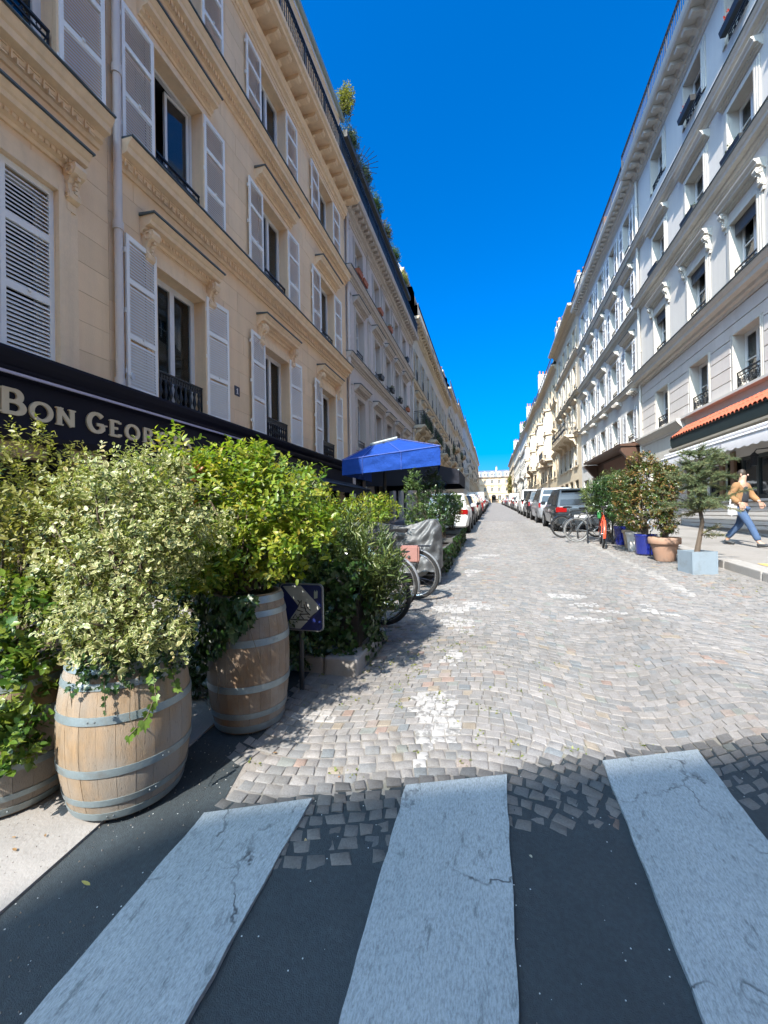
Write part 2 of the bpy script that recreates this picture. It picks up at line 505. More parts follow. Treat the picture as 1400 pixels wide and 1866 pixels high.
# zebra stripes: thick plastic paint, their far ends cut along the skewed seam
def stripe(x0, x1, e0, e1, seed):
    rr = random.Random(seed)
    mb = MB()
    N = 60
    left, right = [], []
    for i in range(N + 1):
        t = i / N
        yl = -2.5 + (e0 + 2.5) * t; yr = -2.5 + (e1 + 2.5) * t
        left.append((x0 + rr.uniform(-.004, .004) , yl)); right.append((x1 + rr.uniform(-.004, .004) , yr))
    top = []
    for i in range(N):
        a, b, c, d = left[i], right[i], right[i + 1], left[i + 1]
        mb.poly([(q[0], q[1], gz(q[1]) + .016) for q in (a, b, c, d)])
        mb.poly([(a[0], a[1], gz(a[1]) + .016), (d[0], d[1], gz(d[1]) + .016), (d[0], d[1], gz(d[1]) - .02), (a[0], a[1], gz(a[1]) - .02)])
        mb.poly([(b[0], b[1], gz(b[1]) + .016), (b[0], b[1], gz(b[1]) - .02), (c[0], c[1], gz(c[1]) - .02), (c[0], c[1], gz(c[1]) + .016)])
    a, b = left[-1], right[-1]
    mb.poly([(a[0], a[1], gz(a[1]) + .016), (b[0], b[1], gz(b[1]) + .016), (b[0], b[1], gz(b[1]) - .02), (a[0], a[1], gz(a[1]) - .02)])
    o = mb.build('crosswalk_stripe', road_paint); tag(o, kind='structure', group='zebra stripes of the crossing')
stripe(-1.335, -.875, 1.63, 1.82, 1)
stripe(-.445, .045, 2.0, 2.18, 2)
stripe(.54, 1.06, 2.39, 2.59, 3)
stripe(1.56, 2.06, 2.78, 2.98, 4)

# pavements
mb = MB()
strip(mb, -5.4, -2.75, yrange(3.1, 178, 2), .12)
for a, b in zip(yrange(3.1, 178, 2)[:-1], yrange(3.1, 178, 2)[1:]):
    mb.poly([(-2.75, a, gz(a) + .12), (-2.75, a, gz(a) - .1), (-2.75, b, gz(b) - .1), (-2.75, b, gz(b) + .12)])
mb.box(-2.75, -1.32, 3.2, 3.9, gz(3.1) - .1, gz(3.5) + .115)
ys = yrange(-1.2, 3.1, .5)
strip(mb, -6, -1.78, ys, .010)
for a, b in zip(ys[:-1], ys[1:]):
    mb.poly([(-1.78, a, gz(a) + .010), (-1.78, a, gz(a) - .1), (-1.78, b, gz(b) - .1), (-1.78, b, gz(b) + .010)])
pav_l = mb.build('left_pavement', concrete); tag(pav_l, kind='structure')
mb = MB(); strip(mb, 4.08, 7.2, yrange(3.2, 178, 2), .13)
pav_r = mb.build('right_pavement', concrete); tag(pav_r, kind='structure')
mb = MB()
mb.box(-.14, .14, 0.004, .986, -.25, 0)
kerb_me = mb.mesh('kerb_stone', granite)
bm = bmesh.new(); bm.from_mesh(kerb_me); bmesh.ops.bevel(bm, geom=[e for e in bm.edges], offset=.018, segments=2, affect='EDGES', profile=.6); bm.to_mesh(kerb_me); bm.free()
def kerb_run(parent, x, y0, y1, dz, n_max=999):
    y = y0
    while y < y1:
        o = new_obj('kerb_stone', kerb_me, parent, (x, y, gz(y) + dz))
        sl = math.atan(gz(y + 1) - gz(y)); o.rotation_euler = (sl, 0, random.uniform(-.006, .006))
        o.scale = (random.uniform(.97, 1.03), random.uniform(.99, 1.0), 1)
        y += 1.0
kerb_run(pav_r, 3.94, 3.2, 34, .132)
mb = MB()
for a, b in zip(yrange(34.2, 178, 3)[:-1], yrange(34.2, 178, 3)[1:]):
    mb.poly([(3.8, a, gz(a) + .13), (4.08, a, gz(a) + .13), (4.08, b, gz(b) + .13), (3.8, b, gz(b) + .13)])
    mb.poly([(3.8, a, gz(a) - .1), (3.8, a, gz(a) + .13), (3.8, b, gz(b) + .13), (3.8, b, gz(b) - .1)])
o = mb.build('distant_kerb', granite, pav_r)
# yellowed kerb edge where the paint has survived
yellow = M('faded yellow road paint', (.55, .36, .10), .8, .25, 6, .3, 60, dirt=(.36, .31, .25))
mb = MB(); strip(mb, 4.12, 4.42, yrange(4.4, 7.9, .6), .134)
o = mb.build('yellow_marking', yellow); tag(o, kind='structure')
# island kerb under the oleander hedge
def kerb_block(x0, x1, y0, y1, h, parent):
    mb = MB(); mb.box(x0, x1, y0, y1, gz(y0) - .15, gz((y0 + y1) / 2) + h)
    me = mb.mesh('kerb_stone', granite)
    bm = bmesh.new(); bm.from_mesh(me); bmesh.ops.bevel(bm, geom=[e for e in bm.edges], offset=.03, segments=3, affect='EDGES', profile=.6); bm.to_mesh(me); bm.free()
    return new_obj('kerb_stone', me, parent)
kerb_block(-1.36, -1.07, 3.09, 3.42, .125, pav_l)
kerb_block(-1.30, -1.06, 3.43, 3.95, .12, pav_l)
kerb_block(-2.05, -1.37, 3.10, 3.33, .12, pav_l)
kerb_block(-2.74, -2.06, 3.10, 3.33, .12, pav_l)

# ------------------------------------------------------------------ granite setts, laid in waving rows
PAL = [(00.213, 00.206, 00.203), (00.190, 00.186, 00.184), (00.234, 00.221, 00.213), (00.213, 00.202, 00.194), (00.176, 00.178, 00.180), (00.251, 00.236, 00.226), (00.223, 00.212, 00.206), (00.200, 00.192, 00.187),
       (00.241, 00.179, 00.152), (00.162, 00.176, 00.186), (00.247, 00.213, 00.172), (00.196, 00.206, 00.193), (00.237, 00.200, 00.179)]
WHITE = (.50, .49, .475)
BLOBS = [(-.42, 2.82, .14, .16), (-.36, 2.62, .13, .16), (-.37, 2.46, .10, .08), (-.40, 2.28, .05, .09), (-.37, 3.6, .07, .16), (-1.16, 2.5, .14, .07),
         (-.40, 4.55, .16, .16), (-.52, 5.05, .22, .16), (-.26, 5.3, .10, .12), (-.14, 5.2, .14, .08), (-.3, 4.3, .08, .07), (-.36, 7.5, .14, .16), (-.39, 7.15, .05, .12), (-.36, 9.06, .16, .16), (-.08, 9.5, .25, .12),
         (.95, 5.86, .24, .12), (1.1, 5.45, .16, .07), (1.17, 5.22, .10, .05), (1.33, 5.18, .12, .04), (.88, 4.9, .14, .06), (1.1, 4.86, .10, .06), (1.7, 5.35, .12, .07), (1.78, 5.55, .07, .05), (1.85, 5.2, .1, .05)]
def arc(x):
    return .15 * math.cos(2 * math.pi * x / 1.9 + .5) + .03 * math.sin(x * 5.1)
stones = []
rs = random.Random(5)
v = 1.0
pitch = .070
while v < FAR0:
    big = 1.0 if v < 20 else 1.0
    x = -2.7 + rs.uniform(0, .07)
    row_j = rs.uniform(-.008, .008)
    while x < 3.72:
        w = rs.uniform(.062, .098)
        xc = x + w / 2
        yc = v + arc(xc) + row_j
        s_ = yb(xc) - .20 + .03 * math.sin(xc * 8.3)
        ok = yc > s_ and xc + w / 2 < 3.79
        if xc < -1.30 - (.16 + .05 * math.sin(yc * 7) if 2.0 < yc < 3.0 else 0) and yc < 3.2: ok = False
        if xc < -1.02 and 3.0 < yc < 4.0: ok = False
        if ok:
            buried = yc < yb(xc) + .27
            if not (rs.random() < (yb(xc) - .12 - yc) * 2.0):
                k = rs.random()
                ci = rs.randrange(8) if k < .91 else 8 + rs.randrange(5)
                c = PAL[ci]
                white = any(((xc - bx) / (rx * 1.15)) ** 2 + ((yc - by) / (ry * 1.1)) ** 2 < 1.0 for bx, by, rx, ry in BLOBS)
                if white: ci = 99
                elif 2.42 < xc < 2.56 and 6 < yc < 24 and rs.random() < .75: ci = 98     # worn parking line
                stones.append((xc, yc, w, pitch, (arc(xc + .05) - arc(xc - .05)) / .1, ci, buried))
        x += w
    v += pitch
def st_col(ci, jit=None):
    if ci == 99: return PAL[1]
    if ci == 98: return (.30, .29, .28)
    c = PAL[ci]
    if jit: c = tuple(min(.8, q * jit) for q in c)
    return c
def in_frame(x, y, z):
    d = Vector((x, y, z - EYE)); a, b, c = d.dot(_r), d.dot(_u), d.dot(_f)
    return c > .1 and abs(a / c) < 700 / 740 * 1.02 and abs(b / c) < 933 / 740 * 1.02
vis = sorted([i for i, s in enumerate(stones) if in_frame(s[0], s[1], gz(s[1]))], key=lambda i: stones[i][0] ** 2 + stones[i][1] ** 2)
near = set(vis[:295])
def stone_verts(w, h, gap, rr):
    a, b = w / 2 - gap, h / 2 - gap
    j = lambda k=(.008 if gap > .005 else .003): rr.uniform(-k, k)
    cs = [(-a + j(), -b + j()), (a + j(), -b + j()), (a + j(), b + j()), (-a + j(), b + j())]
    tz = [j(.003) for _ in range(4)]
    ins = (.86 if gap < .005 else .80) + rr.uniform(-.04, .04)
    vs = [(x, y, -.05) for x, y in cs] + [(x, y, -.004 + t) for (x, y), t in zip(cs, tz)] + [(x * ins, y * ins, t) for (x, y), t in zip(cs, tz)]
    fs = []
    for k in range(4):
        k2 = (k + 1) % 4
        fs.append((k, k2, 4 + k2, 4 + k)); fs.append((4 + k, 4 + k2, 8 + k2, 8 + k))
    fs.append((8, 9, 10, 11))
    return vs, fs
def set_col(me, cols):
    a = me.color_attributes.new('col', 'FLOAT_COLOR', 'POINT')
    a.data.foreach_set('color', np.asarray(cols, dtype=np.float32).ravel())
VAR = {}
def sett_mesh(ci, k, buried):
    key = (ci, k, buried)
    if key not in VAR:
        rr = random.Random(str(key))
        vs, fs = stone_verts(.080, .070, .0065 if buried else .0018, rr)
        me = bpy.data.meshes.new('paving_sett'); me.from_pydata(vs, [], fs); me.materials.append(stone_mat)
        c = st_col(ci, rr.uniform(.92, 1.08) * (.52 if buried else 1)); set_col(me, [(*c, 0 if ci == 99 else 1)] * len(vs))  # embedded setts darkened for tar, and further to paint in the crossing's shade
        me.polygons.foreach_set('use_smooth', [True] * len(me.polygons)); me.set_sharp_from_angle(angle=R(50))
        VAR[key] = me
    return VAR[key]
AV, AF, AC = [], [], []
for i, (x, y, w, h, sl, ci, bur) in enumerate(stones):
    z = gz(y) + rs.uniform(-.003, .003) + (.0055 if bur else 0)
    gs = (gz(y + .1) - gz(y - .1)) / .2
    if i in near:
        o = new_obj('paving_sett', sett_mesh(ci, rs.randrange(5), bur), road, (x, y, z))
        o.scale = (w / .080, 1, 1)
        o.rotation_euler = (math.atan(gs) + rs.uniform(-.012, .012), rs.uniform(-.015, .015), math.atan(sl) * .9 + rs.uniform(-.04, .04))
    else:
        vs, fs = stone_verts(w, h, .0065 if bur else .0018, rs)
        b = len(AV)
        j = (rs.uniform(.92, 1.09) if ci < 90 else 1) * (.52 if bur else 1)  # same darkening in the joined mesh: part tar, part shade put into the colour
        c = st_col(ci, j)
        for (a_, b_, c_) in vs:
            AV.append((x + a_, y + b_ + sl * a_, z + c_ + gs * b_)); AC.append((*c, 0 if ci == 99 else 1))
        for f in fs: AF.append([b + q for q in f])
me = bpy.data.meshes.new('far_setts'); me.from_pydata(AV, [], AF); me.materials.append(stone_mat); set_col(me, AC)
o = new_obj('far_setts', me, road); tag(o, kind='stuff')
# loose old setts showing in the asphalt near the barrels
for k in range(0):
    gx_, gy_ = k % 3, k // 3
    x = -1.70 + gx_ * .13 + random.uniform(-.02, .02); y = .72 + gy_ * .125 + random.uniform(-.015, .015)
    if (x + 1.86) ** 2 + (y - 1.70) ** 2 < .07 or random.random() < .35: continue
    o = new_obj('paving_sett', sett_mesh(rs.choice([0, 1, 4, 8, 10, 12]), rs.randrange(5), True), road, (x, y, gz(y) + .0015))
    o.rotation_euler = (0, 0, random.uniform(-.15, .35)); o.scale = (random.uniform(.85, 1.15), random.uniform(.85, 1.15), 1)
# grit and crumbs washed against the kerb and the barrels
GV, GF = [], []
for _ in range(520):
    k_ = rs.random()
    if k_ < .45: gx_, gy_ = rs.uniform(-1.8, -1.25), rs.uniform(.8, 3.05)
    elif k_ < .6: gx_, gy_ = rs.gauss(-2.05, .12), rs.gauss(1.35, .12)
    elif k_ < .8: gx_, gy_ = rs.gauss(-1.1, .2), rs.uniform(2.4, 3.1)
    else: gx_, gy_ = rs.uniform(-1.2, 1.6), rs.uniform(.9, 2.6)
    s_ = rs.uniform(.0015, .005) if k_ < .8 else rs.uniform(.001, .003); z_ = gz(gy_) + (.010 if gx_ < -1.78 else 0)
    b_ = len(GV); a_ = rs.uniform(0, 6)
    GV += [(gx_ + s_ * math.cos(a_ + q * 2.1), gy_ + s_ * math.sin(a_ + q * 2.1), z_ - .002) for q in range(3)] + [(gx_, gy_, z_ + s_ * .9)]
    GF += [(b_, b_ + 1, b_ + 3), (b_ + 1, b_ + 2, b_ + 3), (b_ + 2, b_, b_ + 3)]
me = bpy.data.meshes.new('street_grit'); me.from_pydata(GV, [], GF); me.materials.append(M('pale grit', (.18, .16, .14), .9, .5, 60, 0))
o = new_obj('street_grit', me); tag(o, kind='stuff')
# weeds in the joints
moss_m = leaf_mat('joint weeds', [(.16, .18, .03), (.10, .14, .03), (.22, .20, .05)], trans=.2)
WEEDS = []
for _ in range(150):
    cx_, cy_ = rs.choice([(-.6, 3.6), (.0, 3.4), (-.8, 2.7), (.2, 2.5), (-.9, 4.2), (3.3, 6.6), (-.2, 4.2), (-.7, 3.2)])
    wx_, wy_ = cx_ + rs.gauss(0, .35), cy_ + rs.gauss(0, .4)
    if wy_ > yb(wx_) + .3: WEEDS.append((wx_, wy_))

# ------------------------------------------------------------------ building kit
# local axes of a building: x outward from the facade, y along it, z up
XL, XR = -5.2, 6.8
CACHE = {}
def cached(key, fn):
    if key not in CACHE: CACHE[key] = fn()
    return CACHE[key]

class Bld:
    def __init__(s, name, label, side, Y0, Y1, base, group=None, x=None):
        s.side, s.Y0, s.Y1, s.base = side, Y0, Y1, base
        if side == 'L':
            s.o = thing(name, label, 'building', (XL if x is None else x, Y0, base), 0, group)
        elif side == 'R':
            s.o = thing(name, label, 'building', (XR if x is None else x, Y1, base), math.pi, group)
        elif side == 'E':     # faces the camera at the end of the street; "Y" runs along world X
            s.o = thing(name, label, 'building', (Y0, x, base), -math.pi / 2, group)
        s.len = Y1 - Y0
    def y(s, Y):
        return (s.Y1 - Y) if s.side == 'R' else Y - s.Y0
    def put(s, name, me, x, Y, z, rotz=0, parent=None):
        o = new_obj(name, me, parent or s.o, (x, s.y(Y), z - s.base), rotz)
        return o
    def prof(s, name, pr, Ya, Yb, mat, parent=None, smooth=30):
        ya, yb_ = sorted((s.y(Ya), s.y(Yb)))
        mb = MB(); mb.prof([(x, z - s.base) for x, z in pr], ya, yb_)
        me = mb.mesh(name, mat); fix_normals(me)
        return new_obj(name, me, parent or s.o)

def wall(b, zlo, zhi, ops, mats, reveal=.26, room=.8, x0=0.0, deep=9.0, name='wall', ya=None, yb_=None):
    """front wall with real openings; ops = (Yc, w, z0, z1). mats: wall, reveal, interior"""
    ya = b.Y0 if ya is None else ya; yb_ = b.Y1 if yb_ is None else yb_
    Y_a, Y_b = sorted((b.y(ya), b.y(yb_)))
    A, Z = zlo - b.base, zhi - b.base
    O = []
    for Yc, w, z0, z1 in ops:
        c = b.y(Yc); O.append((c - w / 2, c + w / 2, z0 - b.base, z1 - b.base))
    ys = sorted({Y_a, Y_b, *[o[0] for o in O], *[o[1] for o in O]}); zs = sorted({A, Z, *[o[2] for o in O], *[o[3] for o in O]})
    ys = [q for q in ys if Y_a <= q <= Y_b]; zs = [q for q in zs if A <= q <= Z]
    mb = MB()
    for i in range(len(ys) - 1):
        k = 0
        while k < len(zs) - 1:
            yc = (ys[i] + ys[i + 1]) / 2
            inside = lambda kk: any(o[0] < yc < o[1] and o[2] < (zs[kk] + zs[kk + 1]) / 2 < o[3] for o in O)
            if inside(k): k += 1; continue
            k2 = k
            while k2 + 1 < len(zs) - 1 and not inside(k2 + 1): k2 += 1
            mb.poly([(x0, ys[i], zs[k]), (x0, ys[i + 1], zs[k]), (x0, ys[i + 1], zs[k2 + 1]), (x0, ys[i], zs[k2 + 1])], 0)
            k = k2 + 1
    for (a, c, z0, z1) in O:
        r, q = -reveal, -room
        mb.poly([(x0, a, z0), (x0, a, z1), (r, a, z1), (r, a, z0)], 1)
        mb.poly([(x0, c, z0), (r, c, z0), (r, c, z1), (x0, c, z1)], 1)
        mb.poly([(x0, a, z1), (x0, c, z1), (r, c, z1), (r, a, z1)], 1)
        mb.poly([(x0, a, z0), (r, a, z0), (r, c, z0), (x0, c, z0)], 1)
        mb.poly([(r, a, z0), (r, a, z1), (q, a, z1), (q, a, z0)], 2)
        mb.poly([(r, c, z0), (q, c, z0), (q, c, z1), (r, c, z1)], 2)
        mb.poly([(r, a, z1), (r, c, z1), (q, c, z1), (q, a, z1)], 2)
        mb.poly([(r, a, z0), (q, a, z0), (q, c, z0), (r, c, z0)], 2)
        mb.poly([(q, a, z0), (q, a, z1), (q, c, z1), (q, c, z0)], 2)
    if deep:
        mb.poly([(x0, Y_a, A), (x0, Y_a, Z), (-deep, Y_a, Z), (-deep, Y_a, A)], 0)
        mb.poly([(x0, Y_b, A), (-deep, Y_b, A), (-deep, Y_b, Z), (x0, Y_b, Z)], 0)
        mb.poly([(-deep, Y_a, A), (-deep, Y_a, Z), (-deep, Y_b, Z), (-deep, Y_b, A)], 0)
        mb.poly([(x0, Y_a, Z), (x0, Y_b, Z), (-deep, Y_b, Z), (-deep, Y_a, Z)], 0)
    return mb.build(name, mats, b.o)

def rect_minus(rects, cut):
    out = []
    a, c, z0, z1 = cut
    for (p, q, r, s) in rects:
        if q <= a or p >= c or s <= z0 or r >= z1: out.append((p, q, r, s)); continue
        if p < a: out.append((p, a, r, s))
        if q > c: out.append((c, q, r, s))
        pp, qq = max(p, a), min(q, c)
        if r < z0: out.append((pp, qq, r, z0))
        if s > z1: out.append((pp, qq, z1, s))
    return out
def unit_block(mat):
    def mk():
        mb = MB(); mb.box(-.04, 0, -.5, .5, -.5, .5)
        return mb.mesh('stone_block', mat)
    return cached(('blk', mat.name), mk)
def blocks(b, wallobj, zlo, zhi, ops, course, length, mat, gap=.006, proud=.0, cap=300, ya=None, yb_=None, hgap=None):
    """ashlar laid over the wall, one object per stone"""
    ya = b.Y0 if ya is None else ya; yb_ = b.Y1 if yb_ is None else yb_
    Y_a, Y_b = sorted((b.y(ya), b.y(yb_)))
    n = max(1, round((zhi - zlo) / course)); ch = (zhi - zlo) / n
    cuts = [(b.y(Yc) - w / 2, b.y(Yc) + w / 2, z0 - b.base, z1 - b.base) for Yc, w, z0, z1 in ops]
    me = unit_block(mat); cnt = 0
    for k in range(n):
        r, s_ = zlo - b.base + k * ch, zlo - b.base + (k + 1) * ch
        y = Y_a - (length * .5 if k % 2 else 0)
        while y < Y_b - .02:
            y2 = y + length * random.uniform(.9, 1.1)
            if Y_b - y2 < .25: y2 = Y_b
            rects = [(max(y, Y_a), min(y2, Y_b), r, s_)]
            for c in cuts: rects = rect_minus(rects, c)
            for (p, q, t, u) in rects:
                if q - p < .05 or u - t < .05: continue
                if cnt >= cap: continue
                o = new_obj('stone_block', me, wallobj, (proud + random.uniform(-.0012, .0012), (p + q) / 2, (t + u) / 2))
                hg = gap if hgap is None else hgap
                o.scale = (1, q - p - hg, u - t - gap); cnt += 1
            y = y2
    return cnt

# --- windows
def frame_mesh(w, h, bars, mat, transom=None):
    def mk():
        mb = MB(); t = .055
        mb.box(-.07, 0, -w / 2, -w / 2 + t, 0, h); mb.box(-.07, 0, w / 2 - t, w / 2, 0, h)
        mb.box(-.07, 0, -w / 2 + t, w / 2 - t, h - t, h); mb.box(-.07, 0, -w / 2 + t, w / 2 - t, 0, t)
        mb.box(-.06, .012, -.05, .05, t, h - t)
        for s in (-1, 1):
            a, c = sorted((s * .05, s * (w / 2 - t)))
            e = c if s > 0 else a
            y0, y1 = sorted((e, e - s * .045)); mb.box(-.06, .006, y0, y1, t, h - t)
            yi0, yi1 = (a, c - .045) if s > 0 else (a + .045, c)
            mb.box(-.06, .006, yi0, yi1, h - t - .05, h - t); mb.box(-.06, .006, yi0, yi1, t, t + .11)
            for f in bars:
                z = t + (h - 2 * t) * f; mb.box(-.055, .004, yi0, yi1, z - .014, z + .014)
        return mb.mesh('window', mat)
    return cached(('fr', w, h, tuple(bars), mat.name), mk)
def pane_mesh(w, h, mat):
    def mk():
        mb = MB(); pw = w / 2 - .055 - .05 - .045
        mb.box(-.004, 0, -pw / 2, pw / 2, 0, h - .11 - .055 - .05 - .055)
        return mb.mesh('pane', mat), pw
    return cached(('pn', w, h, mat.name), mk)
def curtain_mesh(w, h, mat, cover):
    def mk():
        mb = MB(); n = 16
        for s in (-1, 1):
            vs = []
            cw = w / 2 * cover
            for i in range(n + 1):
                for z, k in ((0, 1.0), (h, 1.0)):
                    y = s * (w / 2 - cw * i / n * (k if z else k))
                    vs.append((.025 * math.sin(i * 1.9), y, z))
            mb.add(vs, [(2 * i, 2 * i + 2, 2 * i + 3, 2 * i + 1) for i in range(n)])
        return mb.mesh('curtain', mat, True)
    return cached(('cu', w, h, mat.name, cover), mk)
def far_window_mesh(w, h, fm, gm):
    def mk():
        mb = MB(); t = .07
        mb.box(-.06, 0, -w / 2, -w / 2 + t, 0, h, 0); mb.box(-.06, 0, w / 2 - t, w / 2, 0, h, 0)
        mb.box(-.06, 0, -w / 2 + t, w / 2 - t, h - t, h, 0); mb.box(-.06, 0, -w / 2 + t, w / 2 - t, 0, t, 0)
        mb.box(-.06, .005, -.05, .05, t, h - t, 0)
        for a, c in ((-w / 2 + t, -.05), (.05, w / 2 - t)):
            mb.poly([(-.03, a, t), (-.03, c, t), (-.03, c, h - t), (-.03, a, h - t)], 1)
        return mb.mesh('window', [fm, gm])
    return cached(('fw', w, h, fm.name, gm.name), mk)
def window(b, Yc, w, z0, z1, lod=0, bars=(.62,), fm=None, x=-.2, cur=None, cover=.35, gm=None):
    fm = fm or white_paint; h = z1 - z0
    if lod == 2:
        return b.put('window', far_window_mesh(w, h, fm, gm or glass_far), x, Yc, z0)
    o = b.put('window', frame_mesh(w, h, bars, fm), x, Yc, z0)
    pm, pw = pane_mesh(w, h, gm or (glass if lod == 0 else glass_far))
    for s in (-1, 1):
        new_obj('pane', pm, o, (-.03, s * (.05 + pw / 2 + .0), .165))
    if cur:
        new_obj('curtain', curtain_mesh(w - .1, h - .1, cur, cover), o, (-.16, 0, .05))
    return o

def shutter_meshes(w, h, mat, pitch=.045, rails=(0, .36, .72, 1), t=.034):
    def mk():
        mb = MB(); st = .055
        mb.box(0, t, -w / 2, -w / 2 + st, 0, h); mb.box(0, t, w / 2 - st, w / 2, 0, h)
        zr = []
        for f in rails:
            rh = .11 if f == 0 else .075
            z = f * (h - rh) if f not in (0, 1) else (0 if f == 0 else h - .075)
            mb.box(0.001, t - .001, -w / 2 + st, w / 2 - st, z, z + rh); zr.append((z, z + rh))
        fm = mb.mesh('shutter', mat)
        sm = MB()
        ms = []
        for (a0, a1), (b0, b1) in zip(zr[:-1], zr[1:]):
            z = a1 + pitch * .5
            while z < b0 - pitch * .3:
                c, s = .019, (.017 if pitch == .05 else .023)
                sm.add([(t * .5 - .014, -w / 2 + st, z + s), (t * .5 + .014, -w / 2 + st, z - s), (t * .5 + .014, w / 2 - st, z - s), (t * .5 - .014, w / 2 - st, z + s),
                        (t * .5 - .014, -w / 2 + st, z + s - .008), (t * .5 + .014, -w / 2 + st, z - s - .008), (t * .5 + .014, w / 2 - st, z - s - .008), (t * .5 - .014, w / 2 - st, z + s - .008)],
                       [(0, 1, 2, 3), (7, 6, 5, 4), (1, 5, 6, 2), (0, 3, 7, 4)])
                ms.append(z); z += pitch
        slm = sm.mesh('slats', mat)
        one = MB(); s = .017
        one.add([(-.014, -w / 2 + st, s), (.014, -w / 2 + st, -s), (.014, w / 2 - st, -s), (-.014, w / 2 - st, s),
                 (-.014, -w / 2 + st, s - .008), (.014, -w / 2 + st, -s - .008), (.014, w / 2 - st, -s - .008), (-.014, w / 2 - st, s - .008)],
                [(0, 1, 2, 3), (7, 6, 5, 4), (1, 5, 6, 2), (0, 3, 7, 4)])
        hw = MB()
        hw.box(t, t + .02, -.012, .012, h * .36 + .02, h * .36 + .06); hw.box(t + .018, t + .026, -.035, .012, h * .36 + .03, h * .36 + .045)
        for f in (.12, .5, .88):
            hw.box(-.02, t * .6, -w / 2 - .02, -w / 2 + .03, h * f, h * f + .07)
        return fm, slm, one.mesh('slat', mat), ms, hw.mesh('hinge', mat)
    return cached(('sh', w, h, mat.name, pitch, tuple(rails)), mk)
def shutter(b, Yc, z0, w, h, mat, ang=0, lod=0, each=False, x=.022, pitch=.045, rails=(0, .36, .72, 1)):
    fm, slm, one, zs, hw = shutter_meshes(w, h, mat, pitch, rails)
    o = b.put('shutter', fm, x, Yc, z0, ang)
    if each:
        for z in zs: new_obj('slat', one, o, (.017, 0, z))
    else:
        tag(new_obj('slats', slm, o), kind='stuff')
    if lod == 0: new_obj('hinge', hw, o)
    return o

def scroll_rail(w, h, mat=None, style='scroll'):
    mat = mat or iron
    def mk():
        mb = MB()
        mb.box(-.02, .02, -w / 2, w / 2, h - .03, h); mb.box(-.012, .012, -w / 2, w / 2, h - .13, h - .11); mb.box(-.012, .012, -w / 2, w / 2, .03, .05)
        mb.box(-.012, .012, -w / 2, -w / 2 + .022, 0, h); mb.box(-.012, .012, w / 2 - .022, w / 2, 0, h)
        if style == 'scroll':
            n = max(3, round(w / .2)); p = (w - .06) / n
            for i in range(n):
                y = -w / 2 + .03 + p * (i + .5)
                zc, rr = (h - .08) * .5 + .01, min(p * .46, (h - .2) * .42)
                for (dy, dz, r) in ((0, 0, rr), (-p * .2, rr * .75, rr * .42), (p * .2, -rr * .75, rr * .42), (0, 0, rr * .45)):
                    mb.tube([(0, y + dy + r * math.cos(a), zc + dz + r * math.sin(a)) for a in [2 * math.pi * q / 8 for q in range(8)]], .009, 4, closed=True)
                mb.tube([(0, y - p * .5, .05), (0, y, zc), (0, y + p * .5, h - .12)], .008, 4)
                z2 = h - .07
                mb.tube([(0, y + .03 * math.cos(a), z2 + .03 * math.sin(a)) for a in [2 * math.pi * q / 6 for q in range(6)]], .007, 4, closed=True)
        elif style == 'baluster':
            n = max(4, round(w / .115)); p = (w - .05) / n
            hh = h - .16
            for i in range(n):
                y = -w / 2 + .025 + p * (i + .5)
                mb.lathe([(.012, .05), (.03, .09), (.014, .14), (.038, .05 + hh * .42), (.016, .05 + hh * .72), (.032, .05 + hh * .86), (.012, .05 + hh)], 6, c=(0, y, 0))
            for i in range(n * 2):
                y = -w / 2 + .025 + p * .5 * (i + .5); mb.box(-.008, .008, y - .018, y + .018, h - .105, h - .04)
        else:
            n = max(3, round(w / .11)); p = (w - .04) / n
            for i in range(n):
                y = -w / 2 + .02 + p * (i + .5); mb.box(-.008, .008, y - .008, y + .008, .05, h - .11)
        return mb.mesh('railing', mat)
    return cached(('rl', round(w, 2), round(h, 2), style, mat.name), mk)

def architrave(w, h, mat, t=.15, d=.05, sill=False):
    def mk():
        mb = MB()
        for k, (tt, dd) in enumerate(((t, d * .55), (t * .62, d * .8), (t * .28, d))):
            tt0 = tt
            mb.box(0.002, dd, -w / 2 - tt0, -w / 2 - .001 * k, 0, h + tt0); mb.box(0.002, dd, w / 2 + .001 * k, w / 2 + tt0, 0, h + tt0)
            mb.box(0.002, dd - .001, -w / 2 - .001, w / 2 + .001, h + .001 * k, h + tt0)
        if sill: mb.box(0, .12, -w / 2 - .12, w / 2 + .12, -.1, -.001)
        return mb.mesh('architrave', mat)
    return cached(('ar', round(w, 3), round(h, 3), mat.name, t, d, sill), mk)
def cornice_profile(z0, z1, p, x0=0.0):
    """classical moulding from z0 up to z1, standing out by p at the top"""
    h = z1 - z0
    return [(x0 - .03, z0), (x0 + p * .12, z0), (x0 + p * .16, z0 + h * .16), (x0 + p * .34, z0 + h * .22), (x0 + p * .38, z0 + h * .40), (x0 + p * .74, z0 + h * .46),
            (x0 + p * .78, z0 + h * .68), (x0 + p * .86, z0 + h * .74), (x0 + p, z0 + h * .94), (x0 + p, z1), (x0 - .03, z1 + .01)]
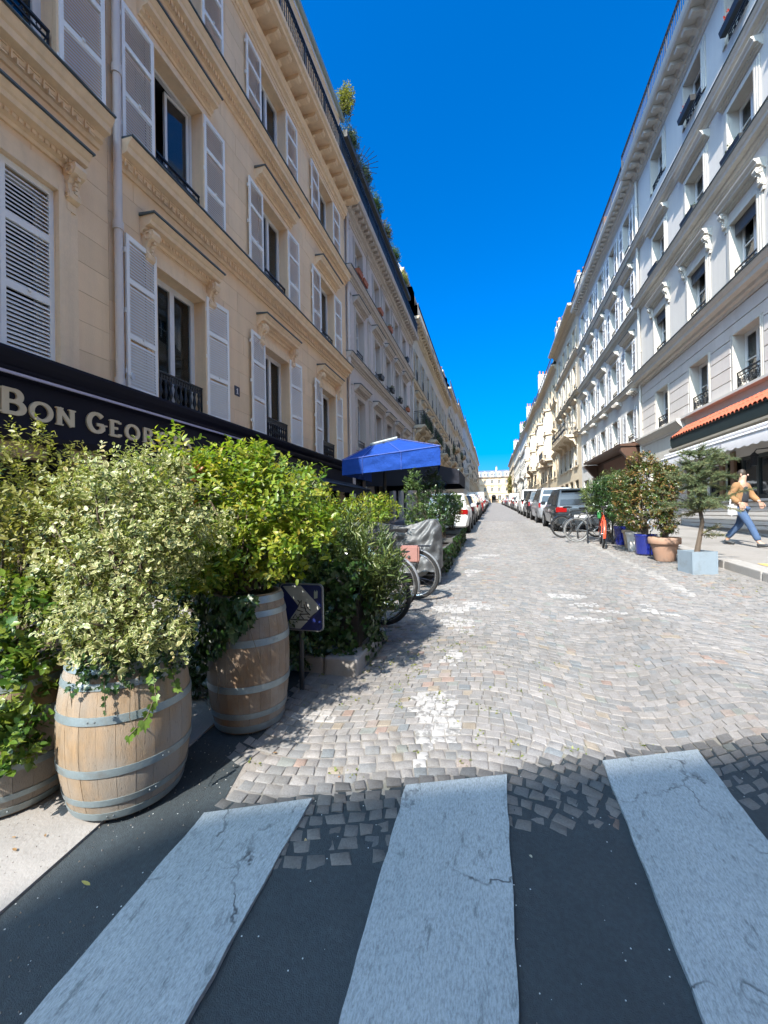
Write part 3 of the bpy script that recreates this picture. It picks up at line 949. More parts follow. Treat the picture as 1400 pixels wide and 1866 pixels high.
def hood_meshes(w, mat, corbels, zcap):
    def mk():
        Lh = w + .56
        mb = MB()
        mb.prof(cornice_profile(0, .26, .27), -Lh / 2, Lh / 2)
        me = mb.mesh('window_hood', [mat]); fix_normals(me)
        cap = MB(); cap.prof([(0, .262), (.30, .262), (.30, .285), (0, .31)], -Lh / 2 - .02, Lh / 2 + .02)
        cm = cap.mesh('zinc_cap', zinc); fix_normals(cm)
        dn = MB()
        k = int((Lh - .1) / .07)
        for i in range(k):
            y = -Lh / 2 + .06 + i * .07; dn.box(.06, .115, y, y + .04, .055, .10)
        dm = dn.mesh('dentils', mat)
        co = MB()
        ol = [(0, 0), (.20, 0), (.22, -.06), (.19, -.13), (.12, -.17), (.085, -.24), (.09, -.31), (.12, -.36), (.11, -.42), (.05, -.45), (0, -.46)]
        co.extr(ol, 1, -.075, .075)
        for s in (-1, 1):
            y = s * .078
            co.tube([(.11 + .055 * math.cos(a), y, -.08 + .055 * math.sin(a)) for a in [2 * math.pi * q / 8 for q in range(8)]], .016, 5, closed=True)
            co.tube([(.07 + .03 * math.cos(a), y, -.39 + .03 * math.sin(a)) for a in [2 * math.pi * q / 7 for q in range(7)]], .011, 5, closed=True)
        for q in range(5):
            z = -.12 - q * .055; co.box(.085 if q > 1 else .12, .135 if q > 1 else .19 - q * .01, -.02, .02, z - .02, z + .018)
        co.box(0, .05, -.06, .06, -.56, -.46)
        cm2 = co.mesh('corbel', mat); fix_normals(cm2)
        return me, cm, dm, cm2, Lh
    return cached(('hd', round(w, 2), mat.name, corbels), mk)
def hood(b, Yc, w, z, mat, corbels=False, cap=True):
    me, cm, dm, co, Lh = hood_meshes(w, mat, corbels, cap)
    o = b.put('window_hood', me, 0.0, Yc, z)
    if cap: new_obj('zinc_cap', cm, o)
    tag(new_obj('dentils', dm, o), kind='stuff')
    if corbels:
        for s in (-1, 1): new_obj('corbel', co, o, (0.002, s * (Lh / 2 - .11), .05))
    return o
def modillion(mat, d=.5, h=.22, w=.14):
    def mk():
        mb = MB()
        mb.extr([(0, 0), (d, 0), (d, -h * .35), (d * .8, -h * .55), (d * .45, -h * .5), (d * .3, -h * .7), (d * .22, -h), (0, -h)], 1, -w / 2, w / 2)
        mb.tube([(d * .9, -w / 2 - .004 + 0, -h * .28), (d * .9, w / 2 + .004, -h * .28)], h * .24, 7)
        me = mb.mesh('modillion', mat); fix_normals(me); return me
    return cached(('mo', mat.name, d, h, w), mk)
def dentil_row(b, Ya, Yb, z0, z1, x0, x1, pitch, mat, parent=None):
    ya, y2 = sorted((b.y(Ya), b.y(Yb)))
    mb = MB(); y = ya + pitch * .3
    while y + pitch * .6 < y2:
        mb.box(x0, x1, y, y + pitch * .58, z0 - b.base, z1 - b.base); y += pitch
    o = mb.build('dentils', mat, parent or b.o); tag(o, kind='stuff'); return o
def fret_row(b, Ya, Yb, z0, z1, x0, mat, pitch=.17):
    """carved key pattern along a string course"""
    ya, y2 = sorted((b.y(Ya), b.y(Yb))); h = z1 - z0; z0 -= b.base
    mb = MB(); y = ya + .05; k = 0
    while y + pitch < y2:
        t = .018
        mb.box(x0, x0 + .02, y, y + pitch * .8, z0 + h - t, z0 + h); mb.box(x0, x0 + .02, y, y + t, z0 + .012, z0 + h - t)
        mb.box(x0, x0 + .02, y + pitch * .35, y + pitch * .35 + t, z0, z0 + h * .6); mb.box(x0, x0 + .02, y + pitch * .35 + t, y + pitch * .8, z0, z0 + t)
        y += pitch; k += 1
    o = mb.build('carved_fret', mat, b.o); tag(o, kind='stuff'); return o
def balcony_rail(b, Ya, Yb, z, h, x, mat=None, name='balcony_railing', step=.12, panel=False, returns=0.0):
    mat = mat or iron
    ya, y2 = sorted((b.y(Ya), b.y(Yb))); z -= b.base
    mb = MB()
    mb.box(x - .025, x + .025, ya, y2, z + h - .04, z + h); mb.box(x - .015, x + .015, ya, y2, z + .06, z + .085); mb.box(x - .015, x + .015, ya, y2, z + h - .15, z + h - .13)
    y = ya
    while y <= y2:
        mb.box(x - .009, x + .009, y - .009, y + .009, z, z + h - .04); y += step
    y = ya
    while y <= y2:
        mb.box(x - .02, x + .02, y - .02, y + .02, z, z + h); y += step * 12
    if panel:
        mb.box(x - .03, x - .02, ya, y2, z + .09, z + h - .05)
    for (q, s) in ((ya, 1), (y2, -1)):
        if returns:
            mb.box(x - returns, x, q - .02, q + .02, z + h - .04, z + h); mb.box(x - returns, x, q - .012, q + .012, z + .06, z + .085)
            xx = x - returns
            while xx < x - .02:
                mb.box(xx - .009, xx + .009, q - .009, q + .009, z, z + h - .04); xx += step
    return mb.build(name, mat, b.o)
def mansard(b, z0, z1, mat, x0=-.5, slope=1.0, deep=9.0):
    A, Z = z0 - b.base, z1 - b.base
    mb = MB()
    ya, y2 = 0.02, b.len - .02
    mb.prof([(x0, A), (x0 - slope, Z), (-4.5, Z + .9), (-deep + slope, Z), (-deep, A)], ya, y2)
    me = mb.mesh('roof', mat); fix_normals(me)
    return new_obj('roof', me, b.o)
def chimney(b, Y, x, z0, z1, w=2.2, d=.6, mat=None, pots=5, parent=None):
    mb = MB(); mat = mat or white_wall
    mb.box(-w / 2, w / 2, -d / 2, d / 2, 0, z1 - z0); mb.box(-w / 2 - .06, w / 2 + .06, -d / 2 - .06, d / 2 + .06, z1 - z0, z1 - z0 + .14)
    o = mb.build('chimney', mat, b.o, (x, b.y(Y), z0 - b.base))
    def mk():
        m2 = MB(); m2.lathe([(.13, 0), (.12, .1), (.10, .45), (.125, .5), (.125, .56), (.08, .56)], 8); return m2.mesh('chimney_pot', terracotta, 40)
    pm = cached('pot', mk)
    for i in range(pots):
        p = new_obj('chimney_pot', pm, o, (-w / 2 + w * (i + .5) / pots, random.uniform(-.05, .05), z1 - z0 + .14)); p.scale = (1, 1, random.uniform(.8, 1.35))
    return o
def downpipe(b, Y, z0, z1, x=.09, r=.055, mat=None):
    mb = MB(); y = b.y(Y); mat = mat or pipe_paint
    mb.tube([(x, y, z0 - b.base), (x, y, z1 - b.base)], r, 10)
    z = z0 + .15
    while z < z1:
        mb.tube([(x, y, z - b.base), (x, y, z - b.base + .12)], r * 1.28, 10); mb.box(0, x, y - .02, y + .02, z - b.base + .04, z - b.base + .07)
        z += 2.25
    return mb.build('downpipe', mat, b.o, smooth=40)
def balcony_slab(b, Ya, Yb, z, d, mat, rail_h=.95, style='scroll', consoles=3):
    ya, y2 = sorted((b.y(Ya), b.y(Yb))); zl = z - b.base
    mb = MB(); mb.prof([(0, zl - .22), (d * .8, zl - .22), (d * .86, zl - .14), (d, zl - .1), (d, zl), (0, zl)], ya, y2)
    me = mb.mesh('balcony', mat); fix_normals(me); o = new_obj('balcony', me, b.o)
    rw = y2 - ya - .1
    new_obj('railing', scroll_rail(rw, rail_h, style=style), o, (d - .07, (ya + y2) / 2, zl))
    for q in (ya + .07, y2 - .07):
        new_obj('railing', scroll_rail(d - .12, rail_h, style=style), o, (d / 2, q, zl), math.pi / 2)
    def mk():
        m2 = MB(); m2.extr([(0, 0), (.62, 0), (.62, -.1), (.5, -.2), (.3, -.26), (.18, -.45), (.12, -.62), (0, -.66)], 1, -.13, .13)
        mm = m2.mesh('console', mat); fix_normals(mm); return mm
    cm = cached(('cons', mat.name), mk)
    for i in range(consoles):
        new_obj('console', cm, o, (0, ya + .25 + (y2 - ya - .5) * i / max(1, consoles - 1), zl - .22))
    return o

# ================================================================== LEFT SIDE
SHW = .6
def string_course(b, Ya, Yb_, z, mat, p=.27, h=.33, cap=True, dent=False, fret=False):
    b.prof('string_course', cornice_profile(z - h, z, p), Ya, Yb_, mat)
    if cap: b.prof('zinc_cap', [(0, z + .004), (p + .03, z + .004), (p + .03, z + .022), (0, z + .05)], Ya, Yb_, zinc)
    if dent: dentil_row(b, Ya, Yb_, z - h * .82, z - h * .58, p * .3, p * .3 + .045, .075, mat)
    if fret: fret_row(b, Ya, Yb_, z - h * .95, z - h * .62, p * .36, mat)
def shutters(b, Yc, w, z0, h, lod=0, mat=None, sw=SHW, amp=.07, x=.022, pitch=.045):
    for s in (-1, 1):
        a = random.uniform(.01, amp) * s * (1 if b.side == 'L' else -1)
        shutter(b, Yc + s * (w / 2 + sw / 2 + .03), z0, sw, h, mat or lilac, -a, lod, x=x + sw / 2 * abs(math.sin(a)) + .01, pitch=pitch)

# --- A0: the building the sign starts on -----------------------------------------
b = Bld('apartment_building', 'cream stone building at the left edge with one closed louvred shutter', 'L', 2.55, 4.56, gz(2))
ops = [(3.25, 1.16, 3.42, 5.66), (3.25, 1.16, 7.1, 9.2), (3.25, 1.16, 10.6, 12.4), (3.25, 1.16, 10.6, 12.4), (3.4, 1.6, .45, 2.3)]
w_ = wall(b, gz(2), 13.2, ops, [cream_dark, cream_trim, interior], x0=-.006)
blocks(b, w_, 3.4, 12.8, ops[:3], .40, .95, cream, cap=140, ya=2.55)
wall(b, 13.2, 15.7, [], [cream, cream, interior], x0=-.05, name='attic_wall')
for s, ang in ((-1, 0), (1, 0)):
    shutter(b, 3.25 + s * .291, 3.42, .578, 2.24, lilac, 0, 0, each=True, x=-.06, pitch=.05)
for Yc in (3.25,):
    b.put('architrave', architrave(1.16, 2.24, cream_trim, .26, .06), 0, Yc, 3.42)
    hood(b, Yc, 1.16, 6.02, cream_trim, True)
    window(b, Yc, 1.16, 7.1, 9.2, cur=curtain_grey)
    shutters(b, Yc, 1.16, 7.09, 2.12)
    b.put('railing', scroll_rail(1.1, .55), -.03, Yc, 7.1)
    b.put('architrave', architrave(1.16, 2.1, cream_trim), 0, Yc, 7.1)
    hood(b, Yc, 1.16, 9.42, cream_trim)
window(b, 3.25, 1.16, 3.42, 5.66, cur=curtain_grey)
window(b, 3.25, 1.16, 10.6, 12.4, cur=curtain_grey)
string_course(b, 2.55, 4.42, 7.04, cream_trim, p=.30, h=.36, fret=True)
string_course(b, 2.55, 4.42, 10.5, cream_trim, p=.28, dent=True)
string_course(b, 2.55, 4.5, 13.3, cream_trim, p=.6, h=.5)
b.prof('plinth_course', [(0, 3.34), (.05, 3.34), (.05, 3.40), (0, 3.44)], 2.55, 4.5, cream_trim)
mansard(b, 15.7, 18.2, zinc)

# --- A1 --------------------------------------------------------------------------
b = Bld('apartment_building', 'cream stone building with open pale shutters and a blue number 1 plate', 'L', 4.56, 14.36, gz(8))
bays = [(5.945, 1.13), (9.2, 1.17), (12.53, 1.14)]
F = [(3.42, 5.62), (7.1, 9.2), (10.6, 12.42)]
ops = [(Yc, w, z0, z1) for Yc, w in bays for z0, z1 in F] + [(6.2, 2.6, .7, 2.4), (9.6, 2.6, .7, 2.4), (12.7, 1.6, .7, 2.4)]
w_ = wall(b, gz(4), 12.85, ops, [cream_dark, cream_trim, interior], x0=-.006)
blocks(b, w_, 3.4, 12.75, ops[:9], .425, 1.0, cream, cap=290)
wall(b, 12.85, 15.75, [], [cream, cream, interior], x0=-.06, name='attic_wall')
SPECIAL = None
for i, (Yc, w) in enumerate(bays):
    for k, (z0, z1) in enumerate(F):
        h = z1 - z0
        b.put('architrave', architrave(w, h, cream_trim, .16 if k else .2, .05), 0, Yc, z0)
        shutters(b, Yc, w, z0 - .02, h + (.14 if k == 0 else .03), amp=.09 if k == 0 else .05)
        if k == 0:
            hood(b, Yc, w, 5.98, cream_trim, True)
            b.put('railing', scroll_rail(w - .06, .56, style='baluster'), -.03, Yc, z0)
        elif k == 1:
            hood(b, Yc, w, 9.40, cream_trim)
            b.put('railing', scroll_rail(w - .06, .50), -.03, Yc, z0)
        else:
            b.put('railing', scroll_rail(w - .06, .32, style='bar'), -.03, Yc, z0)
        if i == 0 and k == 1:
            # one casement swung inwards
            def mk():
                mb = MB(); t = .055
                mb.box(-.07, 0, -w / 2, -w / 2 + t, 0, h); mb.box(-.07, 0, w / 2 - t, w / 2, 0, h); mb.box(-.07, 0, -w / 2 + t, w / 2 - t, h - t, h); mb.box(-.07, 0, -w / 2 + t, w / 2 - t, 0, t)
                return mb.mesh('window', white_paint)
            o = b.put('window', mk(), -.2, Yc, z0)
            for s, ang in ((1, -.15), (-1, 1.35)):
                mb = MB(); sw = w / 2 - .06; hh = h - .13
                mb.box(-.05, 0, 0, .05, 0, hh); mb.box(-.05, 0, sw - .05, sw, 0, hh); mb.box(-.05, 0, .05, sw - .05, 0, .11); mb.box(-.05, 0, .05, sw - .05, hh - .05, hh)
                q = mb.build('casement', white_paint, o, (-.01, s * (w / 2 - .06), .065), 0)
                mb = MB(); mb.box(-.027, -.023, .05, sw - .05, .11, hh - .05); g = mb.mesh('pane', glass_far); q.data.materials.append(glass_far)
                bm = bmesh.new(); bm.from_mesh(q.data); n0 = len(bm.faces); bm.from_mesh(g); bm.faces.ensure_lookup_table()
                for f in bm.faces[n0:]: f.material_index = 1
                bm.to_mesh(q.data); bm.free()
                q.rotation_euler = (0, 0, math.pi + ang if s > 0 else ang)
                if s > 0: q.location.x = -.06
        else:
            window(b, Yc, w, z0, z1, bars=(), cur=curtain_grey if (i + k) % 2 else curtain, cover=.45 if k else .3)
string_course(b, 4.68, 14.33, 7.04, cream_trim, p=.30, h=.36, fret=True)
string_course(b, 4.68, 14.33, 10.5, cream_trim, p=.28, h=.34, dent=True)
b.prof('plinth_course', [(0, 3.34), (.05, 3.34), (.05, 3.40), (0, 3.44)], 4.6, 14.33, zinc)
b.prof('frieze', cornice_profile(12.62, 12.98, .18), 4.6, 14.33, cream_trim)
dentil_row(b, 4.6, 14.33, 12.80, 12.88, .07, .125, .085, cream_trim); dentil_row(b, 4.6, 14.33, 12.68, 12.73, .03, .06, .06, cream_trim)
b.prof('balcony_slab', [(-.06, 13.16), (.58, 13.16), (.60, 13.22), (.66, 13.25), (.68, 13.34), (-.06, 13.34)], 4.6, 14.36, cream_trim)
me = modillion(cream_trim, .5, .20, .17)
y = 5.0
while y < 14.3:
    b.put('modillion', me, .0, y, 13.158); y += .53
balcony_rail(b, 4.6, 14.34, 13.34, .82, .60, step=.11, panel=False)
b.prof('attic_moulding', [(-.06, 14.9), (.02, 14.9), (.04, 15.0), (.02, 15.05), (-.06, 15.05)], 4.6, 13.6, cream_trim)
dentil_row(b, 4.6, 13.6, 15.18, 15.24, -.06, 0.02, .12, cream_trim)
b.prof('attic_cornice', cornice_profile(15.4, 15.76, .22, -.05), 4.6, 13.7, cream_trim)
mb = MB(); mb.tube([(.24, b.y(4.6), 15.84 - b.base), (.24, b.y(13.8), 15.84 - b.base)], .085, 10); mb.build('gutter', zinc_light, b.o, smooth=40)
mansard(b, 15.76, 18.2, zinc, x0=.1, slope=1.4)
downpipe(b, 4.64, 3.3, 13.1)
mb = MB(); mb.lathe([(.05, -.012), (.055, 0), (.05, .012), (0, .014)], 12, axis=0); mb.lathe([(0.0, -.012), (.05, -.012)], 12, axis=0)
mb.build('pipe_disc', white_paint, b.o, (.20, b.y(4.74), 3.62 - b.base), 0.3)
mb = MB()
for k in range(11):
    a = -1.2 + k * .26
    mb.tube([(.60, b.y(14.0), 14.15 - b.base), (.62 + .85 * math.cos(a), b.y(14.0) + .05, 14.2 - b.base + .85 * math.sin(a))], .011, 4)
mb.tube([(.62 + .5 * math.cos(-1.2 + k * .26), b.y(14.0) + .03, 14.2 - b.base + .5 * math.sin(-1.2 + k * .26)) for k in range(11)], .01, 4)
mb.build('spiked_divider', iron, b.o)
# house number
t = thing('house_number_plate', 'small blue enamel plate with a white 1 on the cream wall', 'number plate', (XL, 7.53, 4.13))
blue_enamel = M('dark blue enamel', (.012, .016, .05), .3, .1, 5, 0)
mb = MB(); mb.box(.002, .014, -.085, .085, 0, .2); mb.build('plate', blue_enamel, t)
mb = MB(); mb.box(.014, .017, -.014, .014, .045, .155); mb.box(.014, .017, -.03, .03, .04, .052); mb.extr([(.014, .155), (.014, .14), (-.03, .12), (-.03, .135)], 0, .0143, .0168); mb.build('digit', white_paint, t)

# --- the shop fascia -------------------------------------------------------------
t = thing('shop_sign', 'long navy shop fascia with cream letters reading Bon Georges', 'shop sign', (XL, 0, 2.0))
mb = MB()
mb.prof([(0, .45), (.20, .45), (.24, .52), (.24, 1.08), (.30, 1.10), (.33, 1.16), (.33, 1.19), (.40, 1.25), (.44, 1.32), (.44, 1.355), (.04, 1.385), (0, 1.385)], 2.56, 14.2)
me = mb.mesh('fascia_board', navy); fix_normals(me); new_obj('fascia_board', me, t)
mb = MB(); mb.prof([(.33, 1.10), (.36, 1.10), (.365, 1.125), (.34, 1.13)], 2.4, 7.2); me = mb.mesh('awning_bar', M('pale violet aluminium', (.45, .44, .62), .35, .05, 4, 0)); fix_normals(me); new_obj('awning_bar', me, t)
# letters drawn as strokes with flared ends
def arc_pts(cx, cy, rx, ry, a0, a1, n=14):
    return [(cx + rx * math.cos(R(a0 + (a1 - a0) * i / n)), cy + ry * math.sin(R(a0 + (a1 - a0) * i / n))) for i in range(n + 1)]
GL = {
 'B': (.82, [[(.16, 0), (.16, 1)], [(.05, 1), (.45, 1)] + arc_pts(.45, .755, .22, .245, 90, -90) + [(.16, .51)], [(.16, .51), (.48, .51)] + arc_pts(.48, .255, .28, .255, 90, -90) + [(.05, 0)]], [(.16, 0), (.16, 1)]),
 'O': (1.0, [arc_pts(.5, .5, .43, .5, 0, 360, 28)], []),
 'N': (.95, [[(.14, 0), (.14, 1)], [(.12, 1), (.82, 0)], [(.82, 0), (.82, 1)]], [(.14, 0), (.14, 1), (.82, 1)]),
 'G': (1.0, [arc_pts(.5, .5, .43, .5, 42, 335, 24), [(.52, .42), (.90, .42)], [(.84, .42), (.84, .12)]], [(.9, .42)]),
 'E': (.75, [[(.15, 0), (.15, 1)], [(.05, 1), (.66, 1)], [(.15, .52), (.56, .52)], [(.05, 0), (.7, 0)], [(.66, 1), (.66, .86)], [(.7, 0), (.7, .15)]], [(.15, 0), (.15, 1)]),
 'R': (.9, [[(.16, 0), (.16, 1)], [(.05, 1), (.46, 1)] + arc_pts(.46, .75, .24, .25, 90, -90) + [(.16, .5)], [(.42, .5), (.86, 0)]], [(.16, 0), (.86, 0)]),
 'S': (.75, [arc_pts(.38, .745, .27, .255, 30, 270, 14) + arc_pts(.38, .25, .29, .255, 90, -150, 14)], []),
}
def letter(ch, y0, z0, w, h, x, parent, mat):
    adv, strokes, serifs = GL[ch]
    mb = MB(); th = .062 * max(h, .18) / .2 * .85; d = .022
    k = 0
    for st in strokes:
        P = [(y0 + p[0] / adv * w, z0 + p[1] * h) for p in st]
        vs = []; n = len(P)
        for i, p in enumerate(P):
            a, c = Vector(P[max(i - 1, 0)]), Vector(P[min(i + 1, n - 1)])
            if ch == 'O' and i in (0, n - 1): a, c = Vector(P[n - 2]), Vector(P[1])
            tv = (c - a).normalized(); nv = Vector((-tv.y, tv.x)) * th * .5 * (.62 + .45 * abs(tv.y))
            vs.append((p[0] + nv.x, p[1] + nv.y)); vs.append((p[0] - nv.x, p[1] - nv.y))
        e = d + .0006 * k; k += 1
        V = [(x + e, q[0], q[1]) for q in vs] + [(x - .002, q[0], q[1]) for q in vs]
        m = len(vs); fs = []
        for i in range(n - 1):
            a = 2 * i
            fs += [(a, a + 2, a + 3, a + 1), (a, m + a, m + a + 2, a + 2), (a + 1, a + 3, m + a + 3, m + a + 1)]
        fs += [(0, 1, m + 1, m), (m - 2, 2 * m - 2, 2 * m - 1, m - 1)]
        mb.add(V, fs)
    for (sy, sz) in serifs:
        cy, cz = y0 + sy / adv * w, z0 + sz * h
        mb.box(x, x + d + .002, cy - th * .85, cy + th * .85, cz - .008, cz + .008)
    me = mb.mesh('letter', mat); fix_normals(me)
    return new_obj('letter', me, parent)
for ch, y0, y1, z0, z1 in [('B', 3.06, 3.29, 2.71, 2.955), ('O', 3.345, 3.58, 2.69, 2.885), ('N', 3.63, 3.84, 2.69, 2.885), ('G', 4.01, 4.25, 2.69, 2.925), ('E', 4.32, 4.48, 2.69, 2.885),
                           ('O', 4.56, 4.79, 2.69, 2.885), ('R', 4.86, 5.04, 2.69, 2.885), ('G', 5.13, 5.36, 2.69, 2.885), ('E', 5.45, 5.61, 2.69, 2.885), ('S', 5.68, 5.84, 2.69, 2.885)]:
    letter(ch, y0, z0 - 2.0, y1 - y0, z1 - z0, .242, t, gold)
# shopfront below
t = thing('shopfront', 'navy wooden shopfront with dark glass behind the barrel bushes', 'shopfront', (XL, 0.3, gz(2)))
mb = MB()
for y in [2.0, 3.4, 4.2, 5.9, 7.6, 9.3, 10.9, 12.4, 13.7]:
    mb.box(.0, .16, y, y + .16, -.1, 2.3)
mb.box(.01, .14, 2.01, 13.8, -.1, .55); mb.build('timber_frame', navy, t)
gm = MB(); gm.box(.05, .06, .16, 1.7, .55, 2.25); gmesh = gm.mesh('pane', glass_far)
for y in [4.2, 5.9, 7.6, 9.3, 10.9]: new_obj('pane', gmesh, t, (0, y, 0))
# dark folded-out awning of the shop
t = thing('shop_awning', 'navy cloth awning hanging low under the shop fascia', 'awning', (XL, 6.4, 2.3))
mb = MB()
n = 16
P = []
for i in range(n + 1):
    y = 7.7 * i / n
    P += [(.22, y, .42), (.95, y, .16 + .012 * math.sin(i * 2.2)), (.965, y, -.06 + .012 * math.sin(i * 3.1))]
mb.add(P, [(3 * i, 3 * i + 3, 3 * i + 4, 3 * i + 1) for i in range(n)] + [(3 * i + 1, 3 * i + 4, 3 * i + 5, 3 * i + 2) for i in range(n)])
mb.add([(.22, 0, .43), (.95, 0, .17), (.95, 7.7, .17), (.22, 7.7, .43)], [(0, 1, 2, 3)])
mb.build('canopy', navy_cloth, t)
mb = MB(); mb.tube([(.955, 0, .15), (.955, 7.7, .15)], .022, 6)
for y in (.4, 3.8, 7.3): mb.tube([(0.05, y, .0), (.5, y, .22), (.94, y, .14)], .018, 5)
mb.build('awning_arms', iron, t)

# --- generic apartment house -----------------------------------------------------
def apartment(name, label, side, Y0, Y1, zt, floors, bay_n, wmat, tmat, lod, shutter_mat=None, strings=(), rails='scroll', rail_h=.4, cornice_p=.5, w=1.0, mod=.55, attic=2.4, rail_top=True, ground=True,
              margins=(.9, .9), hoods=(), roof=slate, fm=None, shw=.5, pil=False, base=None, rust=False, cur=None, bayx=None, group=None, panel=False):
    b = Bld(name, label, side, Y0, Y1, gz(Y0 if base is None else base) - .15, group)
    if bayx is None:
        a, c = Y0 + margins[0], Y1 - margins[1]
        bayx = [a + (c - a) * (i + .5) / bay_n for i in range(bay_n)]
    ops = [(Yc, w, z0, z1) for Yc in bayx for z0, z1 in floors]
    gops = []
    if ground:
        g0 = gz(Y0) + .15
        for Yc in bayx[::1]: gops.append((Yc, min(w * 1.5, (Y1 - Y0) / bay_n - .5), max(gz(Yc) + .2, g0), floors[0][0] - 1.15))
    wl = wall(b, b.base - .3, zt, ops + gops, [wmat, tmat, interior], reveal=.24 if lod < 2 else .2, room=.5)
    for (Yc, w_, z0, z1) in gops:
        if lod < 2: window(b, Yc, w_, z0, z1, 1, bars=(.7,), fm=navy)
        else: window(b, Yc, w_, z0, z1, 2, fm=navy)
    for Yc in bayx:
        for k, (z0, z1) in enumerate(floors):
            h = z1 - z0
            window(b, Yc, w, z0, z1, min(lod, 2) if lod else 0, fm=fm, cur=cur if lod < 2 and random.random() < .75 else None, cover=random.uniform(.3, .6), gm=glass if (cur and lod < 2) else None)
            if lod < 2: b.put('architrave', architrave(w, h, tmat, .13, .05, sill=True), 0, Yc, z0)
            elif lod == 2 and k < 2: b.put('architrave', architrave(w, h, tmat, .14, .06, sill=True), 0, Yc, z0)
            if rails: b.put('railing', scroll_rail(w - .04, rail_h, style='bar' if lod == 2 else rails), -.02 if lod < 2 else .05, Yc, z0)
            if shutter_mat: shutters(b, Yc, w, z0, h, 1, shutter_mat, shw, .06, pitch=.075)
            if k in hoods: hood(b, Yc, w, z1 + .22, tmat, corbels=False, cap=lod < 2)
    for z in strings: string_course(b, Y0 + .02, Y1 - .02, z, tmat, p=.24, h=.3, cap=lod < 2)
    if pil:
        for q in [Y0 + .3] + [(p + r) / 2 for p, r in zip(bayx[:-1], bayx[1:])] + [Y1 - .3]:
            for k, (z0, z1) in enumerate(floors):
                mb = MB(); h = z1 - z0 + .55
                mb.box(0.002, .05, -.16, .16, 0, h); mb.box(.05, .07, -.12, .12, h * .08, h * .86); mb.box(0.002, .10, -.19, .19, h - .12, h)
                mb.tube([(.06, .09 * math.cos(a), h - .3 + .1 * math.sin(a)) for a in [2 * math.pi * i / 8 for i in range(8)]], .025, 5, closed=True)
                mb.box(.05, .10, -.06, .06, h - .52, h - .42)
                b.put('pilaster', mb.mesh('pilaster', tmat), 0, q, z0 - .1)
    b.prof('cornice', cornice_profile(zt - .55, zt - .16, cornice_p * .5), Y0 + .01, Y1 - .01, tmat)
    b.prof('cornice_slab', [(-.05, zt - .158), (cornice_p, zt - .158), (cornice_p + .05, zt - .06), (cornice_p + .06, zt + .02), (-.05, zt + .03)], Y0 + .003, Y1 - .003, tmat)
    if mod:
        me = modillion(tmat, cornice_p * .85, .2, .16)
        y = Y0 + .3
        while y < Y1 - .2: b.put('modillion', me, .003, y, zt - .162); y += mod
    if rail_top: balcony_rail(b, Y0 + .05, Y1 - .05, zt + .03, .85, cornice_p - .04, step=.13 if lod < 2 else .3, panel=panel)
    if attic:
        wall(b, zt + .03, zt + attic, [(Yc, .9, zt + .3, zt + attic - .4) for Yc in bayx], [wmat, tmat, interior], x0=-.55, name='attic_wall', reveal=.15, room=1.0)
        for Yc in bayx: b.put('window', far_window_mesh(.9, attic - .7, white_paint, glass_far), -.66, Yc, zt + .3)
        b.prof('attic_cornice', cornice_profile(zt + attic - .3, zt + attic, .2, -.55), Y0 + .02, Y1 - .02, tmat)
        mansard(b, zt + attic, zt + attic + 1.6, roof, x0=-.5)
    else:
        mansard(b, zt + .03, zt + 2.3, roof, x0=-.1)
    return b, bayx

# --- A2: pinkish, much carved ----------------------------------------------------
b, bx = apartment('apartment_building', 'pinkish carved stone building with terracotta window boxes on the left', 'L', 14.36, 27.28, 13.5, [(4.25, 6.25), (7.95, 9.75), (11.15, 12.6)], 5, pinkish, pinkish_trim, 1,
              strings=(7.72, 11.0), rails='bar', rail_h=.35, cornice_p=.55, w=1.0, mod=.36, attic=2.5, pil=True, hoods=(0, 1), bayx=[16.0, 18.65, 20.75, 22.85, 24.95], cur=curtain_grey, panel=True)
downpipe(b, 14.46, 3.6, 13.0)
A2 = b
# --- A3 --------------------------------------------------------------------------
b, bx = apartment('apartment_building', 'tall cream building with dark window guards and a planted balcony on the left', 'L', 27.28, 50.6, 15.05, [(4.6, 6.6), (7.75, 9.9), (11.2, 13.3)], 8, beige, beige_trim, 1,
              strings=(7.4, 10.85), rails='bar', rail_h=.95, cornice_p=.6, w=1.05, mod=.6, attic=3.5, shutter_mat=warm_white, hoods=(1,))
balcony_slab(b, 27.6, 31.8, 7.72, .85, beige_trim, .95, 'bar'); balcony_slab(b, 33.6, 38.5, 7.72, .85, beige_trim, .95, 'bar'); balcony_slab(b, 41.5, 45.5, 7.72, .85, beige_trim, .95, 'bar', 2)
downpipe(b, 27.4, 4.0, 14.6)
A3 = b
for q in (29, 40):
    chimney(b, q, -3.2, 18.5, 21.0)
gen = [(50.6, 62.8, 17.2, 4, sand, beige_trim, 'plain sand coloured house beyond the planted balconies on the left'),
       (62.8, 79.0, 18.3, 5, beige, beige_trim, 'beige house with slate mansard midway along the left side'),
       (79.0, 98.5, 19.4, 6, warm_white, pale_trim, 'pale plaster house among the far houses on the left'),
       (98.5, 124.0, 20.4, 7, beige, beige_trim, 'long beige house far along the left side'),
       (124.0, 172.0, 21.3, 12, sand, beige_trim, 'farthest left hand row house before the arched building')]
